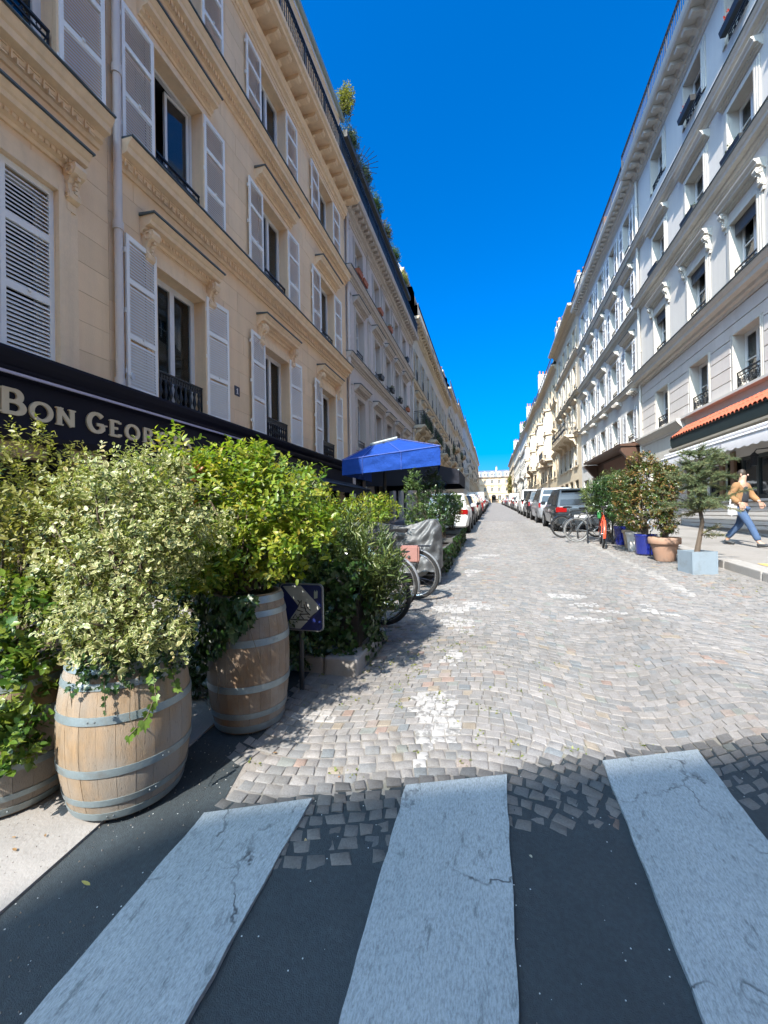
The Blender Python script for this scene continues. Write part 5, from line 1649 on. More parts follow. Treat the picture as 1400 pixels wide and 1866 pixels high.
oak2 = wood_mat('honey barrel oak', (.31, .175, .075), (.235, .128, .058), (.08, .045, .025))
oak3 = wood_mat('dark barrel oak', (.20, .12, .062), (.15, .092, .05), (.06, .04, .025))
hoop_m = M('galvanised barrel hoop', (.24, .29, .305), .42, .18, 12, .15, 60, metal=.45, dirt=(.20, .19, .17), obj=True)
def barrel(label, loc, h, rmax, wood, rot=0.0, group='wine barrels used as planters'):
    t = thing('wine_barrel', label, 'barrel', loc, rot, group)
    rend = rmax * .815
    def rr(z):
        u = (z / h - .5) * 2
        return rend + (rmax - rend) * (1 - u * u) ** .92 if abs(u) < 1 else rend
    ns = 24; gap = .0012
    for i in range(ns):
        wj = random.uniform(.0, 1)
        a0 = 2 * math.pi * i / ns; a1 = 2 * math.pi * (i + 1) / ns
        mb = MB(); K = 12; vs = []
        for k in range(K + 1):
            z = h * k / K; r = rr(z) + (wj - .5) * .002; g = gap / r / 2
            for q in range(4):
                a = a0 + g + (a1 - a0 - 2 * g) * q / 3
                vs.append((r * math.cos(a), r * math.sin(a), z))
            for a in (a1 - g, a0 + g): vs.append(((r - .022) * math.cos(a), (r - .022) * math.sin(a), z))
        fs = []
        for k in range(K):
            for q in range(6):
                q2 = (q + 1) % 6
                fs.append((k * 6 + q, k * 6 + q2, (k + 1) * 6 + q2, (k + 1) * 6 + q))
        fs.append(tuple(range(5, -1, -1))); fs.append(tuple(K * 6 + q for q in range(6)))
        mb.add(vs, fs); mb.build('stave', wood, t, smooth=30)
    for zf, wd in ((.035, .05), (.135, .042), (.335, .05), (.665, .05), (.865, .042), (.965, .05)):
        z = h * zf; mb = MB()
        mb.lathe([(rr(z - wd * h / 2) + .001, z - wd * h / 2), (rr(z - wd * h / 2) + .0045, z - wd * h / 2), (rr(z) + .005, z), (rr(z + wd * h / 2) + .0045, z + wd * h / 2), (rr(z + wd * h / 2) + .001, z + wd * h / 2)], 44)
        a = random.uniform(-2, 0)
        for q in (-.05, .05):
            mb.lathe([(.006, 0), (.004, .004), (0, .005)], 6, c=((rr(z) + .004) * math.cos(a + q), (rr(z) + .004) * math.sin(a + q), z), axis=0)
        mb.build('hoop', hoop_m, t, smooth=50)
    mb = MB(); mb.lathe([(rend - .02, h - .05), (0, h - .03)], 20); mb.build('soil', soil, t)
    mb = MB(); mb.lathe([(rend - .03, 0.01), (0, 0.012)], 20); mb.build('barrel_head', wood, t)
    return t
B1p, B2p, B0p = (-1.85, 1.70, gz(1.7) + .011), (-1.60, 2.41, gz(2.41) - .004), (-2.45, 1.56, gz(1.56) + .012)
barrel('weathered oak barrel planter under the cream edged bush', B1p, .72, .30, oak, .4)
barrel('brown barrel planter beside the blue chevron sign', B2p, .85, .265, oak3, 1.1)
barrel('honey coloured barrel planter cut by the left edge', B0p, .70, .31, oak2, .2)

# --- bush in the near barrel: cream edged
rx, ry, rz = B1p
bl = [(-.05, .04, 1.36, .44, .36, .38), (.02, -.1, 1.12, .36, .28, .3), (.05, .00, 1.60, .30, .27, .20), (-.40, .10, 1.25, .32, .26, .34), (.26, .06, 1.36, .28, .28, .26), (.10, -.18, .88, .34, .24, .20), (.30, -.14, .86, .22, .2, .16), (-.22, -.10, .90, .26, .2, .22), (-.45, .1, .92, .24, .2, .26)]
bush('shrub', 'cream edged variegated shrub filling the near oak barrel', 'shrub', (rx, ry, rz), lobes(bl, 12, (.06, .11), 4), 1850, 9, .085, .027, .62, 'oval', varieg, 'shrubs growing in the barrels', inner=.5, up=.55, stems=26, r0=.014, stem_from=(0, 0, .7))
# ivy sprays hanging down the front of the barrel: large single leaves
t = thing('ivy_spray', 'young ivy spray hanging over the front of the near barrel', 'ivy', (rx, ry, rz + .67), 0, 'ivy growing in the barrels')
def ivy_leaf(mat):
    return leaf_mesh('leaf', np.array([[0, 0, 0.]]), np.array([[1., 0, 0]]), np.array([[0, 0, 1.]]), np.array([1.]), 'ivy', .85, mat, .2, .2, np.array([rng.random()]))
iv = [ivy_leaf(ivy_lt) for _ in range(4)]; ivd = [ivy_leaf(ivy_m) for _ in range(3)]
def vine(pts, n, lo, hi, meshes, outdir):
    mb = MB(); mb.tube(pts, .0022, 4); mb.build('stem', twig_m, t)
    P = [Vector(p) for p in pts]
    for i in range(n):
        f = (i + .6) / n * (len(P) - 1); k = min(int(f), len(P) - 2); p = P[k].lerp(P[k + 1], f - k)
        o = new_obj('leaf', random.choice(meshes), t)
        d = Vector((random.uniform(-.8, .8), random.uniform(-.4, .1), random.uniform(-1, -.1))).normalized()
        nn = (Vector(outdir) + Vector((random.uniform(-.4, .4), random.uniform(-.4, .4), random.uniform(-.1, .7)))).normalized()
        nn = (nn - nn.dot(d) * d).normalized(); tt = nn.cross(d)
        s = random.uniform(lo, hi)
        o.matrix_local = Matrix(((d.x * s, tt.x * s, nn.x * s, p.x), (d.y * s, tt.y * s, nn.y * s, p.y), (d.z * s, tt.z * s, nn.z * s, p.z), (0, 0, 0, 1)))
cdir = Vector((1.85, -1.70, 0)).normalized()
def on_barrel(a, z, off=.02, h=.72, rm=.30):
    ang = math.atan2(cdir.y, cdir.x) + a; r = rm * .82 + rm * .18 * (1 - ((z / h - .5) * 2) ** 2) + off
    return (r * math.cos(ang), r * math.sin(ang), z - .70)
vine([on_barrel(.45, .74, -.02), on_barrel(.35, .70, .05), on_barrel(.30, .60, .09), on_barrel(.18, .52, .10), on_barrel(-.02, .46, .11)], 11, .035, .062, iv, cdir)
vine([on_barrel(.75, .74, -.02), on_barrel(.62, .66, .06), on_barrel(.62, .58, .06)], 6, .03, .05, iv, cdir)
vine([on_barrel(-.4, .74, -.02), on_barrel(-.3, .66, .04), on_barrel(-.25, .55, .05)], 7, .02, .03, ivd, cdir)

# --- second barrel: lime green bush with orange young shoots, ivy down the left side
rx, ry, rz = B2p
bl = [(-.22, .05, 1.45, .56, .38, .42), (.20, .10, 1.45, .40, .34, .34), (-.62, .05, 1.53, .36, .30, .50), (.10, .0, 1.12, .36, .26, .25), (-.2, -.05, 1.0, .35, .25, .25), (-.1, .1, 1.72, .34, .28, .20)]
bush('shrub', 'lime green leafy shrub growing from the barrel beside the chevron sign', 'shrub', (rx, ry, rz), lobes(bl, 16, (.07, .17), 8), 1500, 8, .10, .046, .5, 'oval', lime, 'shrubs growing in the barrels', inner=.45, up=.8, stems=24, r0=.012, stem_from=(0, 0, .85))
bush('shrub', 'small shrub with orange young shoots between the cream edged and lime shrubs', 'shrub', (rx, ry, rz), [(-.42, -.12, 1.50, .10, .10, .20), (-.34, -.16, 1.32, .12, .09, .10), (-.36, -.1, 1.66, .07, .08, .10)], 60, 7, .09, .04, .42, 'oval', orange_l, 'shrubs growing in the barrels', up=1.4, stems=8, r0=.006, stem_from=(-.2, 0, .85))
def ivy_mass(label, loc, pts_n, gen, size, mat, group='ivy growing in the barrels', parent_label=None):
    t = thing('ivy', label, 'ivy', loc, 0, group)
    P, N = gen(pts_n)
    D = nrm(np.c_[rng.normal(size=(len(P), 2)) * .5, -1 + rng.normal(size=len(P)) * .35])
    f = new_obj('foliage', leaf_mesh('foliage', P, D, N + rng.normal(size=P.shape) * .35, size * rng.uniform(.6, 1.3, len(P)), 'ivy', .85, mat, .2, .25), t); tag(f, kind='stuff')
    mb = MB()
    for _ in range(5):
        i = rng.integers(len(P)); p = Vector(P[i]); mb.tube([p, p + Vector((random.uniform(-.08, .08), random.uniform(-.03, .03), -.14)), p + Vector((random.uniform(-.1, .1), random.uniform(-.03, .03), -.3))], .002, 4)
    new_obj('stems', mb.mesh('stems', twig_m), t)
    return t
c2 = math.atan2(-2.41, 1.60)
def gen_b2(n):
    a = c2 + rng.uniform(-1.35, .10, n); z = .87 - (.46 * rng.random(n) ** 1.3) * np.clip(1.25 - (a - c2 + 1.35) / 1.5, .15, 1)
    r = .275 + rng.uniform(.0, .07, n)
    return np.c_[r * np.cos(a), r * np.sin(a), z], np.c_[np.cos(a), np.sin(a), np.full(n, .25)]
ivy_mass('dark ivy trailing down the left flank of the barrel by the sign', B2p, 420, gen_b2, .048, ivy_m)
def gen_b1(n):
    cc = math.atan2(-1.70, 1.85); a = cc + rng.uniform(-.9, 1.25, n); z = .77 - .16 * rng.random(n) ** 1.4
    r = .25 + rng.uniform(.0, .06, n)
    return np.c_[r * np.cos(a), r * np.sin(a), z], np.c_[np.cos(a), np.sin(a), np.full(n, .4)]
ivy_mass('small dark creeper spilling over the rim of the near barrel', B1p, 420, gen_b1, .024, ivy_m)
# --- left barrel
rx, ry, rz = B0p
bush('shrub', 'yellow green shrub with thin leaves at the left edge', 'shrub', (rx, ry, rz), [(.0, .1, 1.55, .32, .3, .42), (.05, .1, 1.25, .35, .3, .4), (-.2, 0, 1.5, .3, .3, .4)], 800, 9, .09, .030, .45, 'oval', yellowg, 'shrubs growing in the barrels', up=.9, stems=16, stem_from=(0, 0, .65))
bush('shrub', 'round leaved green shrub spilling over the left barrel', 'shrub', (rx, ry, rz), [(.06, -.18, .55, .38, .24, .34), (.14, -.05, .88, .28, .24, .28), (-.12, -.22, .48, .32, .22, .28), (.25, -.22, .42, .22, .16, .2)], 640, 8, .08, .040, .7, 'oval', leaf_mat('round green leaves', [(.03, .08, .015), (.06, .13, .02), (.16, .22, .03), (.24, .27, .05)], trans=.3, rough=.35), 'shrubs growing in the barrels', stems=10, stem_from=(0, 0, .6), nj=.5)

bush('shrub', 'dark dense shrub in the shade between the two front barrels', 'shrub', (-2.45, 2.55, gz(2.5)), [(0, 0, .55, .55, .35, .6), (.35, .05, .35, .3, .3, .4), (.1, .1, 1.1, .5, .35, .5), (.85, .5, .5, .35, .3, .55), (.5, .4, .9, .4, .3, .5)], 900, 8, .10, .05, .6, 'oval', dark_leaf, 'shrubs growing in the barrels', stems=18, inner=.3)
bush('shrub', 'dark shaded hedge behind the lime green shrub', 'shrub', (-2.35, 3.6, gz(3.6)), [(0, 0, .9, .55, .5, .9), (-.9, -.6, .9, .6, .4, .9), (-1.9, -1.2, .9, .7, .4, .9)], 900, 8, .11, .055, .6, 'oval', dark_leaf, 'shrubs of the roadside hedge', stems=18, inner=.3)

# ================================================================== hedge on the island
box_m = M('dark planter timber', (.035, .03, .027), .7, .2, 6, .2)
g = gz(3.5) + .12
t = thing('planter_box', 'dark timber planter box under the oleander on the kerb island', 'planter', (-1.62, 3.62, g))
mb = MB()
mb.box(-.5, .48, -.27, -.24, .0, .45); mb.box(-.5, .48, .24, .27, 0, .45); mb.box(-.5, -.47, -.24, .24, 0, .45); mb.box(.45, .48, -.24, .24, 0, .45); mb.build('planks', box_m, t)
mb = MB(); mb.box(-.47, .45, -.24, .24, .02, .40); mb.build('soil', soil, t)
oleb = [(.42, -.05, .72, .36, .30, .34), (.18, .02, .95, .40, .30, .32), (-.2, .05, .95, .4, .3, .36), (.48, -.05, .45, .30, .25, .28), (-.35, .0, .6, .35, .3, .4)]
bush('oleander', 'tall oleander with long narrow leaves leaning over the bicycles', 'shrub', (-1.55, 3.65, g), lobes(oleb, 12, (.08, .16), 6), 680, 11, .16, .092, .17, 'lance', oleander_m, 'shrubs of the roadside hedge', inner=.4, up=.95, stems=26, fold=.2, droop=.18, stem_from=(0, 0, .4), spread=.8, fwd=.9, jit=.35)
def gen_h(n):
    x = rng.uniform(-.85, .50, n); z = -.12 + .86 * rng.random(n) ** .8
    k = rng.random(n)
    y = np.where(k < .75, -.30 - rng.random(n) * .10 - .08 * np.sin(x * 5), rng.uniform(-.3, .25, n)); x = np.where(k < .75, x, .52 + rng.random(n) * .08)
    return np.c_[x, y, z + .02], np.c_[np.where(k < .75, 0, 1), np.where(k < .75, -1, 0), np.full(n, .3)]
ivy_mass('dark ivy curtain covering the planter box on the kerb island', (-1.62, 3.62, g), 2600, gen_h, .05, ivy_m, 'shrubs of the roadside hedge')
bush('shrub', 'mid green shrub between the sign and the oleander', 'shrub', (-1.75, 3.1, gz(3.1) + .1), [(.0, .1, 1.30, .42, .34, .40), (.22, .1, 1.0, .34, .3, .36), (.05, 0, .80, .3, .25, .3)], 520, 8, .10, .040, .5, 'oval', leaf_mat('bright green leaves', [(.05, .11, .02), (.10, .17, .03), (.17, .23, .04), (.34, .33, .15)], trans=.35), 'shrubs of the roadside hedge', up=.7, stems=14, stem_from=(0, .1, .1))
bush('yucca', 'spiky yucca tuft rising behind the oleander', 'plant', (-2.05, 4.2, gz(4.2) + .3), [(0, 0, 1.25, .12, .12, .10)], 16, 12, .10, .20, .10, 'lance', leaf_mat('yucca blades', [(.10, .13, .05), (.18, .18, .09)], trans=.2), 'shrubs of the roadside hedge', up=1.0, stems=4, r0=.03, stem_from=(0, 0, 0), spread=1.0, fwd=.7)
bush('shrub', 'yellow green glossy shrub beside the grey bike cover', 'shrub', (-1.75, 5.6, gz(5.6) + .25), [(.0, 0, 1.0, .35, .3, .25), (.1, .3, 1.02, .35, .3, .22), (-.3, 0, .8, .3, .3, .35)], 260, 8, .10, .065, .36, 'oval', lime, 'shrubs of the roadside hedge', up=1.0, stems=12)
# ---- roadside troughs and their plants
trough_m = M('dark grey trough', (.07, .07, .068), .8, .2, 5, .3, dirt=(.045, .05, .035))
plants = [(7.75, 'upright glossy green shrub behind the grey bike cover', mid_leaf, [(-.35, 0, 1.05, .22, .3, .75), (-.25, .1, .6, .3, .4, .4)], 360),
          (9.7, 'tall column of small leaved ivy under the blue canopy', dark_leaf, [(-.25, .1, 1.05, .32, .38, .80), (-.05, -.3, .75, .30, .3, .45)], 620),
          (11.7, 'broad green shrub at the end of the trough row by the white car', mid_leaf, [(-.05, 0, .80, .36, .7, .50), (.05, .2, 1.0, .3, .4, .32)], 560)]
for k, (yy, lab, mt, bl, n) in enumerate(plants):
    t = thing('plant_trough', ['first dark trough behind the grey bike cover', 'second dark trough under the blue canopy', 'last dark trough nearest the white car'][k], 'trough', (-1.12, yy, gz(yy) - .02), 0, 'plant troughs along the kerb')
    mb = MB(); hx, hy = .27, .93
    ol = lambda e: [(-hx + e, -hy + e), (hx - e, -hy + e), (hx - e, hy - e), (-hx + e, hy - e)]
    for (z0_, z1_, e0, e1) in ((0, .36, .03, 0), (.36, .44, -.02, -.02)):
        a, c = ol(e0), ol(e1); mb.add([(p[0], p[1], z0_) for p in a] + [(p[0], p[1], z1_) for p in c], [(0, 1, 5, 4), (1, 2, 6, 5), (2, 3, 7, 6), (3, 0, 4, 7), (0, 3, 2, 1)])
    a, c = ol(-.02), ol(.03); mb.add([(p[0], p[1], .44) for p in a] + [(p[0], p[1], .44) for p in c], [(0, 1, 5, 4), (1, 2, 6, 5), (2, 3, 7, 6), (3, 0, 4, 7)])
    mb.build('trough', trough_m, t)
    def gen_t(n): return np.c_[.29 + rng.random(n) * .05, rng.uniform(-.9, .9, n), .46 - .42 * rng.random(n) ** 1.6], np.c_[np.ones(n), np.zeros(n), np.full(n, .5)]
    ivy_mass(['ivy trailing over the first trough', 'ivy trailing over the second trough under the parasol', 'ivy trailing over the last trough by the white car'][k], (-1.12, yy, gz(yy) - .02), 260, gen_t, .06, ivy_m, 'shrubs of the kerb troughs')
    mb = MB(); mb.box(-hx + .03, hx - .03, -hy + .03, hy - .03, .3, .41); mb.build('soil', soil, t)
    bush('shrub', lab, 'shrub', (-1.12, yy, gz(yy) + .2), bl, n, 8, .09, .048, .5, 'oval', mt, 'shrubs of the kerb troughs', up=.8, stems=16, stem_from=(0, 0, .15))

# ================================================================== right hand pots
def pot(label, loc, prof, mat, rim=None, group='plant pots along the right kerb', n=24):
    t = thing('plant_pot', label, 'pot', loc, 0, group)
    mb = MB(); mb.lathe(prof, n); mb.build('bowl', mat, t, smooth=35)
    rt = prof[-1][0]; ht = prof[-1][1]
    mb = MB(); mb.lathe([(rt * .96, ht - .05), (0, ht - .03)], n); mb.build('soil', soil, t)
    return t
PX = 3.19
pot('large pale terracotta pot with a broad rim', (PX, 8.95, gz(8.95)), [(.0, .0), (.155, 0), (.165, .02), (.225, .32), (.262, .33), (.272, .345), (.272, .44), (.262, .455), (.235, .455), (.232, .42)], M('pale terracotta', (.34, .205, .14), .85, .12, 6, .2, 60, dirt=(.25, .19, .15)))
blue_glaze = M('cobalt glazed ceramic', (.010, .018, .16), .12, .3, 5, .1, 20, coat=.6)
pot('squat cobalt blue glazed pot next to the terracotta pot', (PX - .06, 9.75, gz(9.75)), [(0, 0), (.16, 0), (.19, .03), (.205, .36), (.215, .40), (.22, .42), (.205, .44), (.19, .40)], blue_glaze)
pot('slim white plastic pot behind the blue pot', (PX - .08, 10.45, gz(10.45)), [(0, 0), (.11, 0), (.145, .36), (.165, .37), (.165, .43), (.15, .43), (.14, .40)], M('white plastic pot', (.68, .66, .62), .4, .05, 5, 0))
pot('beige clay pot between the white and cobalt pots', (PX + .02, 10.95, gz(10.95)), [(0, 0), (.13, 0), (.18, .36), (.20, .37), (.20, .43), (.18, .43), (.17, .4)], M('beige clay', (.42, .31, .21), .85, .1, 6, .2))
pot('tall cobalt blue glazed pot farthest along the pot row', (PX - .02, 11.6, gz(11.6)), [(0, 0), (.12, 0), (.14, .04), (.17, .42), (.185, .46), (.19, .48), (.17, .48), (.16, .44)], blue_glaze)
bush('shrub', 'photinia shrub with copper tips in the terracotta pot', 'shrub', (PX, 8.95, gz(8.95)), [(.02, 0, .78, .26, .25, .30), (-.05, 0, 1.15, .28, .28, .40), (.1, .05, 1.5, .3, .3, .35), (.0, 0, 1.72, .2, .2, .22)], 620, 8, .09, .05, .48, 'oval', photinia, 'shrubs in the right hand pots', up=.6, stems=18, r0=.012, stem_from=(0, 0, .42))
bush('shrub', 'tall dark shrub with copper tips in the squat blue pot', 'shrub', (PX - .06, 9.75, gz(9.75)), [(-.1, 0, 1.05, .48, .4, .5), (.1, .1, 1.6, .55, .42, .45), (-.25, .1, 1.4, .45, .4, .42), (.0, .1, 2.0, .3, .3, .25)], 1150, 8, .10, .052, .46, 'oval', photinia, 'shrubs in the right hand pots', up=.6, stems=24, r0=.014, stem_from=(0, 0, .4))
bush('shrub', 'dark leafy shrub rising from the tall blue pot', 'shrub', (PX - .02, 11.6, gz(11.6)), [(-.1, 0, 1.15, .52, .4, .55), (-.1, -.3, .85, .4, .4, .35), (-.25, .1, 1.5, .42, .4, .32)], 760, 8, .10, .055, .42, 'oval', dark_leaf, 'shrubs in the right hand pots', up=.6, stems=20, r0=.012, stem_from=(0, 0, .44))
bush('oleander', 'narrow leaved oleander above the red bicycle', 'shrub', (PX - .05, 12.4, gz(12.4)), [(-.3, 0, 1.3, .45, .4, .45), (-.45, -.2, 1.05, .25, .3, .25), (.1, 0, 1.6, .4, .4, .4)], 330, 11, .16, .11, .18, 'lance', oleander_m, 'shrubs in the right hand pots', up=.8, stems=18, stem_from=(0, 0, .1))
bush('shrub', 'small yellow green plant in the slim white pot', 'shrub', (PX - .08, 10.45, gz(10.45)), [(0, 0, .56, .18, .18, .14)], 70, 8, .06, .045, .5, 'oval', lime, 'shrubs in the right hand pots', stems=6, r0=.006, stem_from=(0, 0, .4))
t = thing('plant_stake', 'pale curly plant stake in front of the copper tipped shrub', 'plant stake', (PX - .1, 9.4, gz(9.4) + .42))
mb = MB(); mb.tube([(.045 * math.sin(i * .9), -.05 + .02 * math.cos(i * .9), .1 + i * .035) for i in range(26)], .013, 6); mb.build('spiral', white_paint, t, smooth=40)
mb = MB(); mb.tube([(0, -.02, -.4), (0, -.04, .12)], .008, 5); mb.build('spike', iron, t)
# square planter with the little spruce
gx = gz(7.65)
t = thing('square_planter', 'square pale blue grey metal planter at the head of the pot row', 'planter', (3.22, 7.75, gx - .01), R(12))
pb = M('pale blue grey painted metal', (.20, .25, .295), .5, .10, 6, .1, 40, dirt=(.15, .17, .18))
mb = MB(); s = .185; hh = .37
mb.box(-s, s, -s, -s + .02, 0, hh); mb.box(-s, s, s - .02, s, 0, hh); mb.box(-s, -s + .02, -s + .02, s - .02, 0, hh); mb.box(s - .02, s, -s + .02, s - .02, 0, hh)
mb.box(-s + .018, s - .018, -s + .018, s - .018, 0, .03)
for q in (-s, s):
    mb.box(q - .012, q + .012, -s - .004, -s + .012, 0.001, hh + .004)
    for z in (.06, .18, .31): mb.lathe([(.008, 0), (.005, -.004), (0, -.005)], 6, c=(q * .9, -s, z), axis=1)
mb.build('panels', pb, t)
mb = MB(); mb.box(-s + .02, s - .02, -s + .02, s - .02, .03, hh - .05); mb.build('soil', soil, t)
t = thing('spruce_tree', 'small thinning spruce in the square planter', 'tree', (3.22, 7.75, gx + hh - .06))
mb = MB(); tr = [(0, 0, 0), (.05, .0, .28), (.09, 0, .52), (.05, .02, .85), (.08, .03, 1.25), (.1, 0, 1.68)]
mb.tube(tr, [.045, .036, .032, .026, .016, .005], 8); mb.build('trunk', bark, t, smooth=40)
BP, BD = [], []
mbr = MB()
for k in range(84):
    zf = random.uniform(.18, 1.0)
    if zf < .26 and k % 3: continue
    z = .32 + zf * 1.36 if zf > .24 else .30
    a = random.uniform(0, 6.28)
    ln = (.76 * (1 - (zf - .3) ** 2 * 1.5) if zf > .3 else .42) * random.uniform(.55, 1.0)
    ln = max(.1, ln)
    b0 = Vector((.07, .01, z)); d = Vector((math.cos(a), math.sin(a), random.uniform(-.25, .65))).normalized()
    pts = [b0 + d * ln * q + Vector((0, 0, -.09 * q * q * ln + .03 * q)) for q in (0, .35, .7, 1)]
    mbr.tube(pts, [.009, .007, .005, .002], 4, caps=False)
    for q in np.linspace(.2, 1, 10):
        p = b0 + d * ln * q + Vector((0, 0, -.09 * q * q * ln + .03 * q))
        for sgn in (-1, 1, 0):
            sd = Vector((-d.y, d.x, 0)) * sgn * .9 + d * .6 + Vector((0, 0, random.uniform(-.7, .7)))
            BP.append(p + sd.normalized() * .10 * (1.1 - q * .4)); BD.append(sd)
mbr.build('branches', bark, t)
P = np.array([tuple(p) for p in BP]); D = nrm(np.array([tuple(p) for p in BD]))
LP, LD, LN, LS, TW = leaves_on(P, D, 26, .12, .026, .25, .9, .9)
rr_ = np.clip(rng.random(len(P))[TW] * .6 + rng.random(len(TW)) * .25 + (P[TW, 2] < .75) * .3, 0, 1)
f = new_obj('crown', leaf_mesh('crown', LP, LD, LN, LS, 'needle', .16, spruce_m, 0, 0, rr_), t); tag(f, kind='stuff')

# ================================================================== roof and window plants
def roof_shrub(label, loc, bl, n, size=.07, mat=None, grp='shrubs on the roof terraces', asp=.35, shape='lance'):
    return bush('roof_shrub', label, 'shrub', loc, bl, n, 8, .2, size, asp, shape, mat or roofleaf, grp, up=.7, stems=12, r0=.02, inner=.2)
roof_shrub('airy tall shrub standing on the cream roof edge', (-5.05, 13.6, 15.8), [(.2, .0, .45, .35, .5, .45), (.25, .25, .95, .30, .4, .38)], 260, .085, yellowg)
# planted edge of the A2 terrace: one long trough and shrubs that can be told apart
labs = ['grey green trailing shrub nearest on the pinkish roof terrace', 'low feathery shrub second along the pinkish roof terrace', 'dense dark shrub midway along the pinkish roof terrace', 'rounded shrub with orange blooms on the pinkish roof terrace', 'tall bushy shrub near the end of the pinkish roof terrace', 'pale shrub at the far end of the pinkish roof terrace']
for i, yy in enumerate((15.2, 16.9, 18.7, 20.6, 22.6, 25.0)):
    roof_shrub(labs[i], (-5.35, yy, 16.0), [(.2, 0, .45, .36, .95, .42), (.22, .3, .75 - .03 * i, .28, .45, .30)], 330, .07, [roofleaf, roofleaf, mid_leaf, photinia, mid_leaf, yellowg][i])
mb = MB()
t = thing('roof_trough', 'long dark trough holding the shrubs of the pinkish roof terrace', 'trough', (-5.3, 14.5, 15.95)); mb.box(-.2, .25, 0, 12.4, 0, .25); mb.box(-.17, .22, .03, 12.37, .25, .256); mb.build('trough', trough_m, t)
def window_box(label, X, Y, z, mat, leaf, w=.55, side=1, n=40):
    t = thing('window_box', label, 'flower box', (X, Y, z), 0, 'window boxes')
    mb = MB(); mb.add([(-.07, -w / 2 + .02, 0), (.07, -w / 2 + .02, 0), (.07, w / 2 - .02, 0), (-.07, w / 2 - .02, 0), (-.1, -w / 2, .18), (.1, -w / 2, .18), (.1, w / 2, .18), (-.1, w / 2, .18)], [(0, 3, 2, 1), (4, 5, 6, 7), (0, 1, 5, 4), (1, 2, 6, 5), (2, 3, 7, 6), (3, 0, 4, 7)])
    mb.build('box', mat, t)
    if leaf:
        P, D = twigs([(0, 0, .24, .12, w * .45, .12)], n, .3, .8)
        LP, LD, LN, LS, TW = leaves_on(P, D, 6, .06, .05)
        f = new_obj('foliage', leaf_mesh('foliage', LP, LD, LN, LS, 'oval', .5, leaf), t); tag(f, kind='stuff')
black_pl = M('black plastic box', (.015, .016, .018), .5, .1, 5, 0)
terr2 = M('orange terracotta box', (.40, .12, .05), .75, .1, 6, .1)
red_fl = leaf_mat('red geranium petals', [(.55, .03, .02), (.6, .08, .05)], trans=.3)
for lab, Y, z, m, lf in [('near terracotta box on the top floor of the pinkish building', 15.45, 11.12, terr2, mid_leaf), ('small terracotta box beside the first on the pinkish building', 16.15, 11.12, terr2, None), ('terracotta box at the second top window of the pinkish building', 18.65, 11.12, terr2, None),
                         ('terracotta box with dry plant at the third top window of the pinkish building', 20.6, 11.12, terr2, yellowg), ('black box at the last top window of the pinkish building', 24.9, 11.12, black_pl, dark_leaf),
                         ('black box at the second middle window of the pinkish building', 18.6, 7.98, black_pl, None), ('leafy box at the third middle window of the pinkish building', 20.8, 7.98, black_pl, mid_leaf), ('black box at the fourth middle window of the pinkish building', 22.8, 7.98, black_pl, dark_leaf), ('terracotta pot at the last middle window of the pinkish building', 24.9, 7.98, terr2, photinia)]:
    window_box(lab, XL + .22, Y, z, m, lf)
for lab, Y, z, lf in [('black flower box at the nearest upper window of the pale grey house', 13.3, 11.34, mid_leaf), ('black flower box at the second upper window of the pale grey house', 15.9, 11.34, mid_leaf), ('black flower box at the third upper window of the pale grey house', 18.95, 11.34, None),
                      ('red geranium box under the eaves of the pale grey house', 15.9, 14.97, red_fl), ('single red bloom box at the top window of the pale grey house', 13.2, 14.97, red_fl)]:
    window_box(lab, XR - .2, Y, z, black_pl, lf, .95, n=26)
for i, (Y, lab) in enumerate([(28.4, 'trailing plants on the first balcony of the tall cream building'), (30.6, 'bushy plants at the far end of the first balcony'), (34.5, 'dense foliage on the second balcony of the tall cream building'), (36.8, 'foliage spilling from the second balcony rail'), (43.0, 'green plants on the third balcony of the tall cream building')]):
    roof_shrub(lab, (XL + .55, Y, 7.75), [(.15, 0, .55, .32, .8, .6), (.3, .2, .2, .2, .7, .5)], 260, .07, dark_leaf, 'plants on the balconies', .4)
for i, (Y, lab, z) in enumerate([(52, 'hanging plant on the sand coloured house balcony', 9.2), (66, 'dark plant on the beige house balcony', 10.2)]):
    roof_shrub(lab, (XL + .5, Y, z), [(.15, 0, .5, .3, .9, .7)], 200, .08, dark_leaf, 'plants on the balconies', .4)
roof_shrub('plants with red blooms on the roof edge by the right chimney', (XR - .2, 34.0, 17.5), [(.0, 0, .5, .3, .7, .5), (0, .3, .8, .2, .3, .3)], 160, .08, photinia)
roof_shrub('yellowish climbing plant at the far right corner before the arched building', (6.5, 150, 8.5), [(-.4, 0, 2.0, .9, 3.0, 2.6), (-.3, 0, 4.6, .8, 3.0, 1.6)], 420, .3, leaf_mat('yellowing creeper', [(.16, .16, .05), (.25, .21, .06)], trans=.3), 'plants on the balconies', .6, 'oval')
for i, (Y, lab) in enumerate([(86, 'green shrubs on the roof of the whitewashed house'), (96, 'second clump of shrubs on the whitewashed roof')]):
    roof_shrub(lab, (XR - .2, Y, 18.3), [(0, 0, .6, .5, 1.8, .8)], 200, .14, mid_leaf, asp=.5, shape='oval')

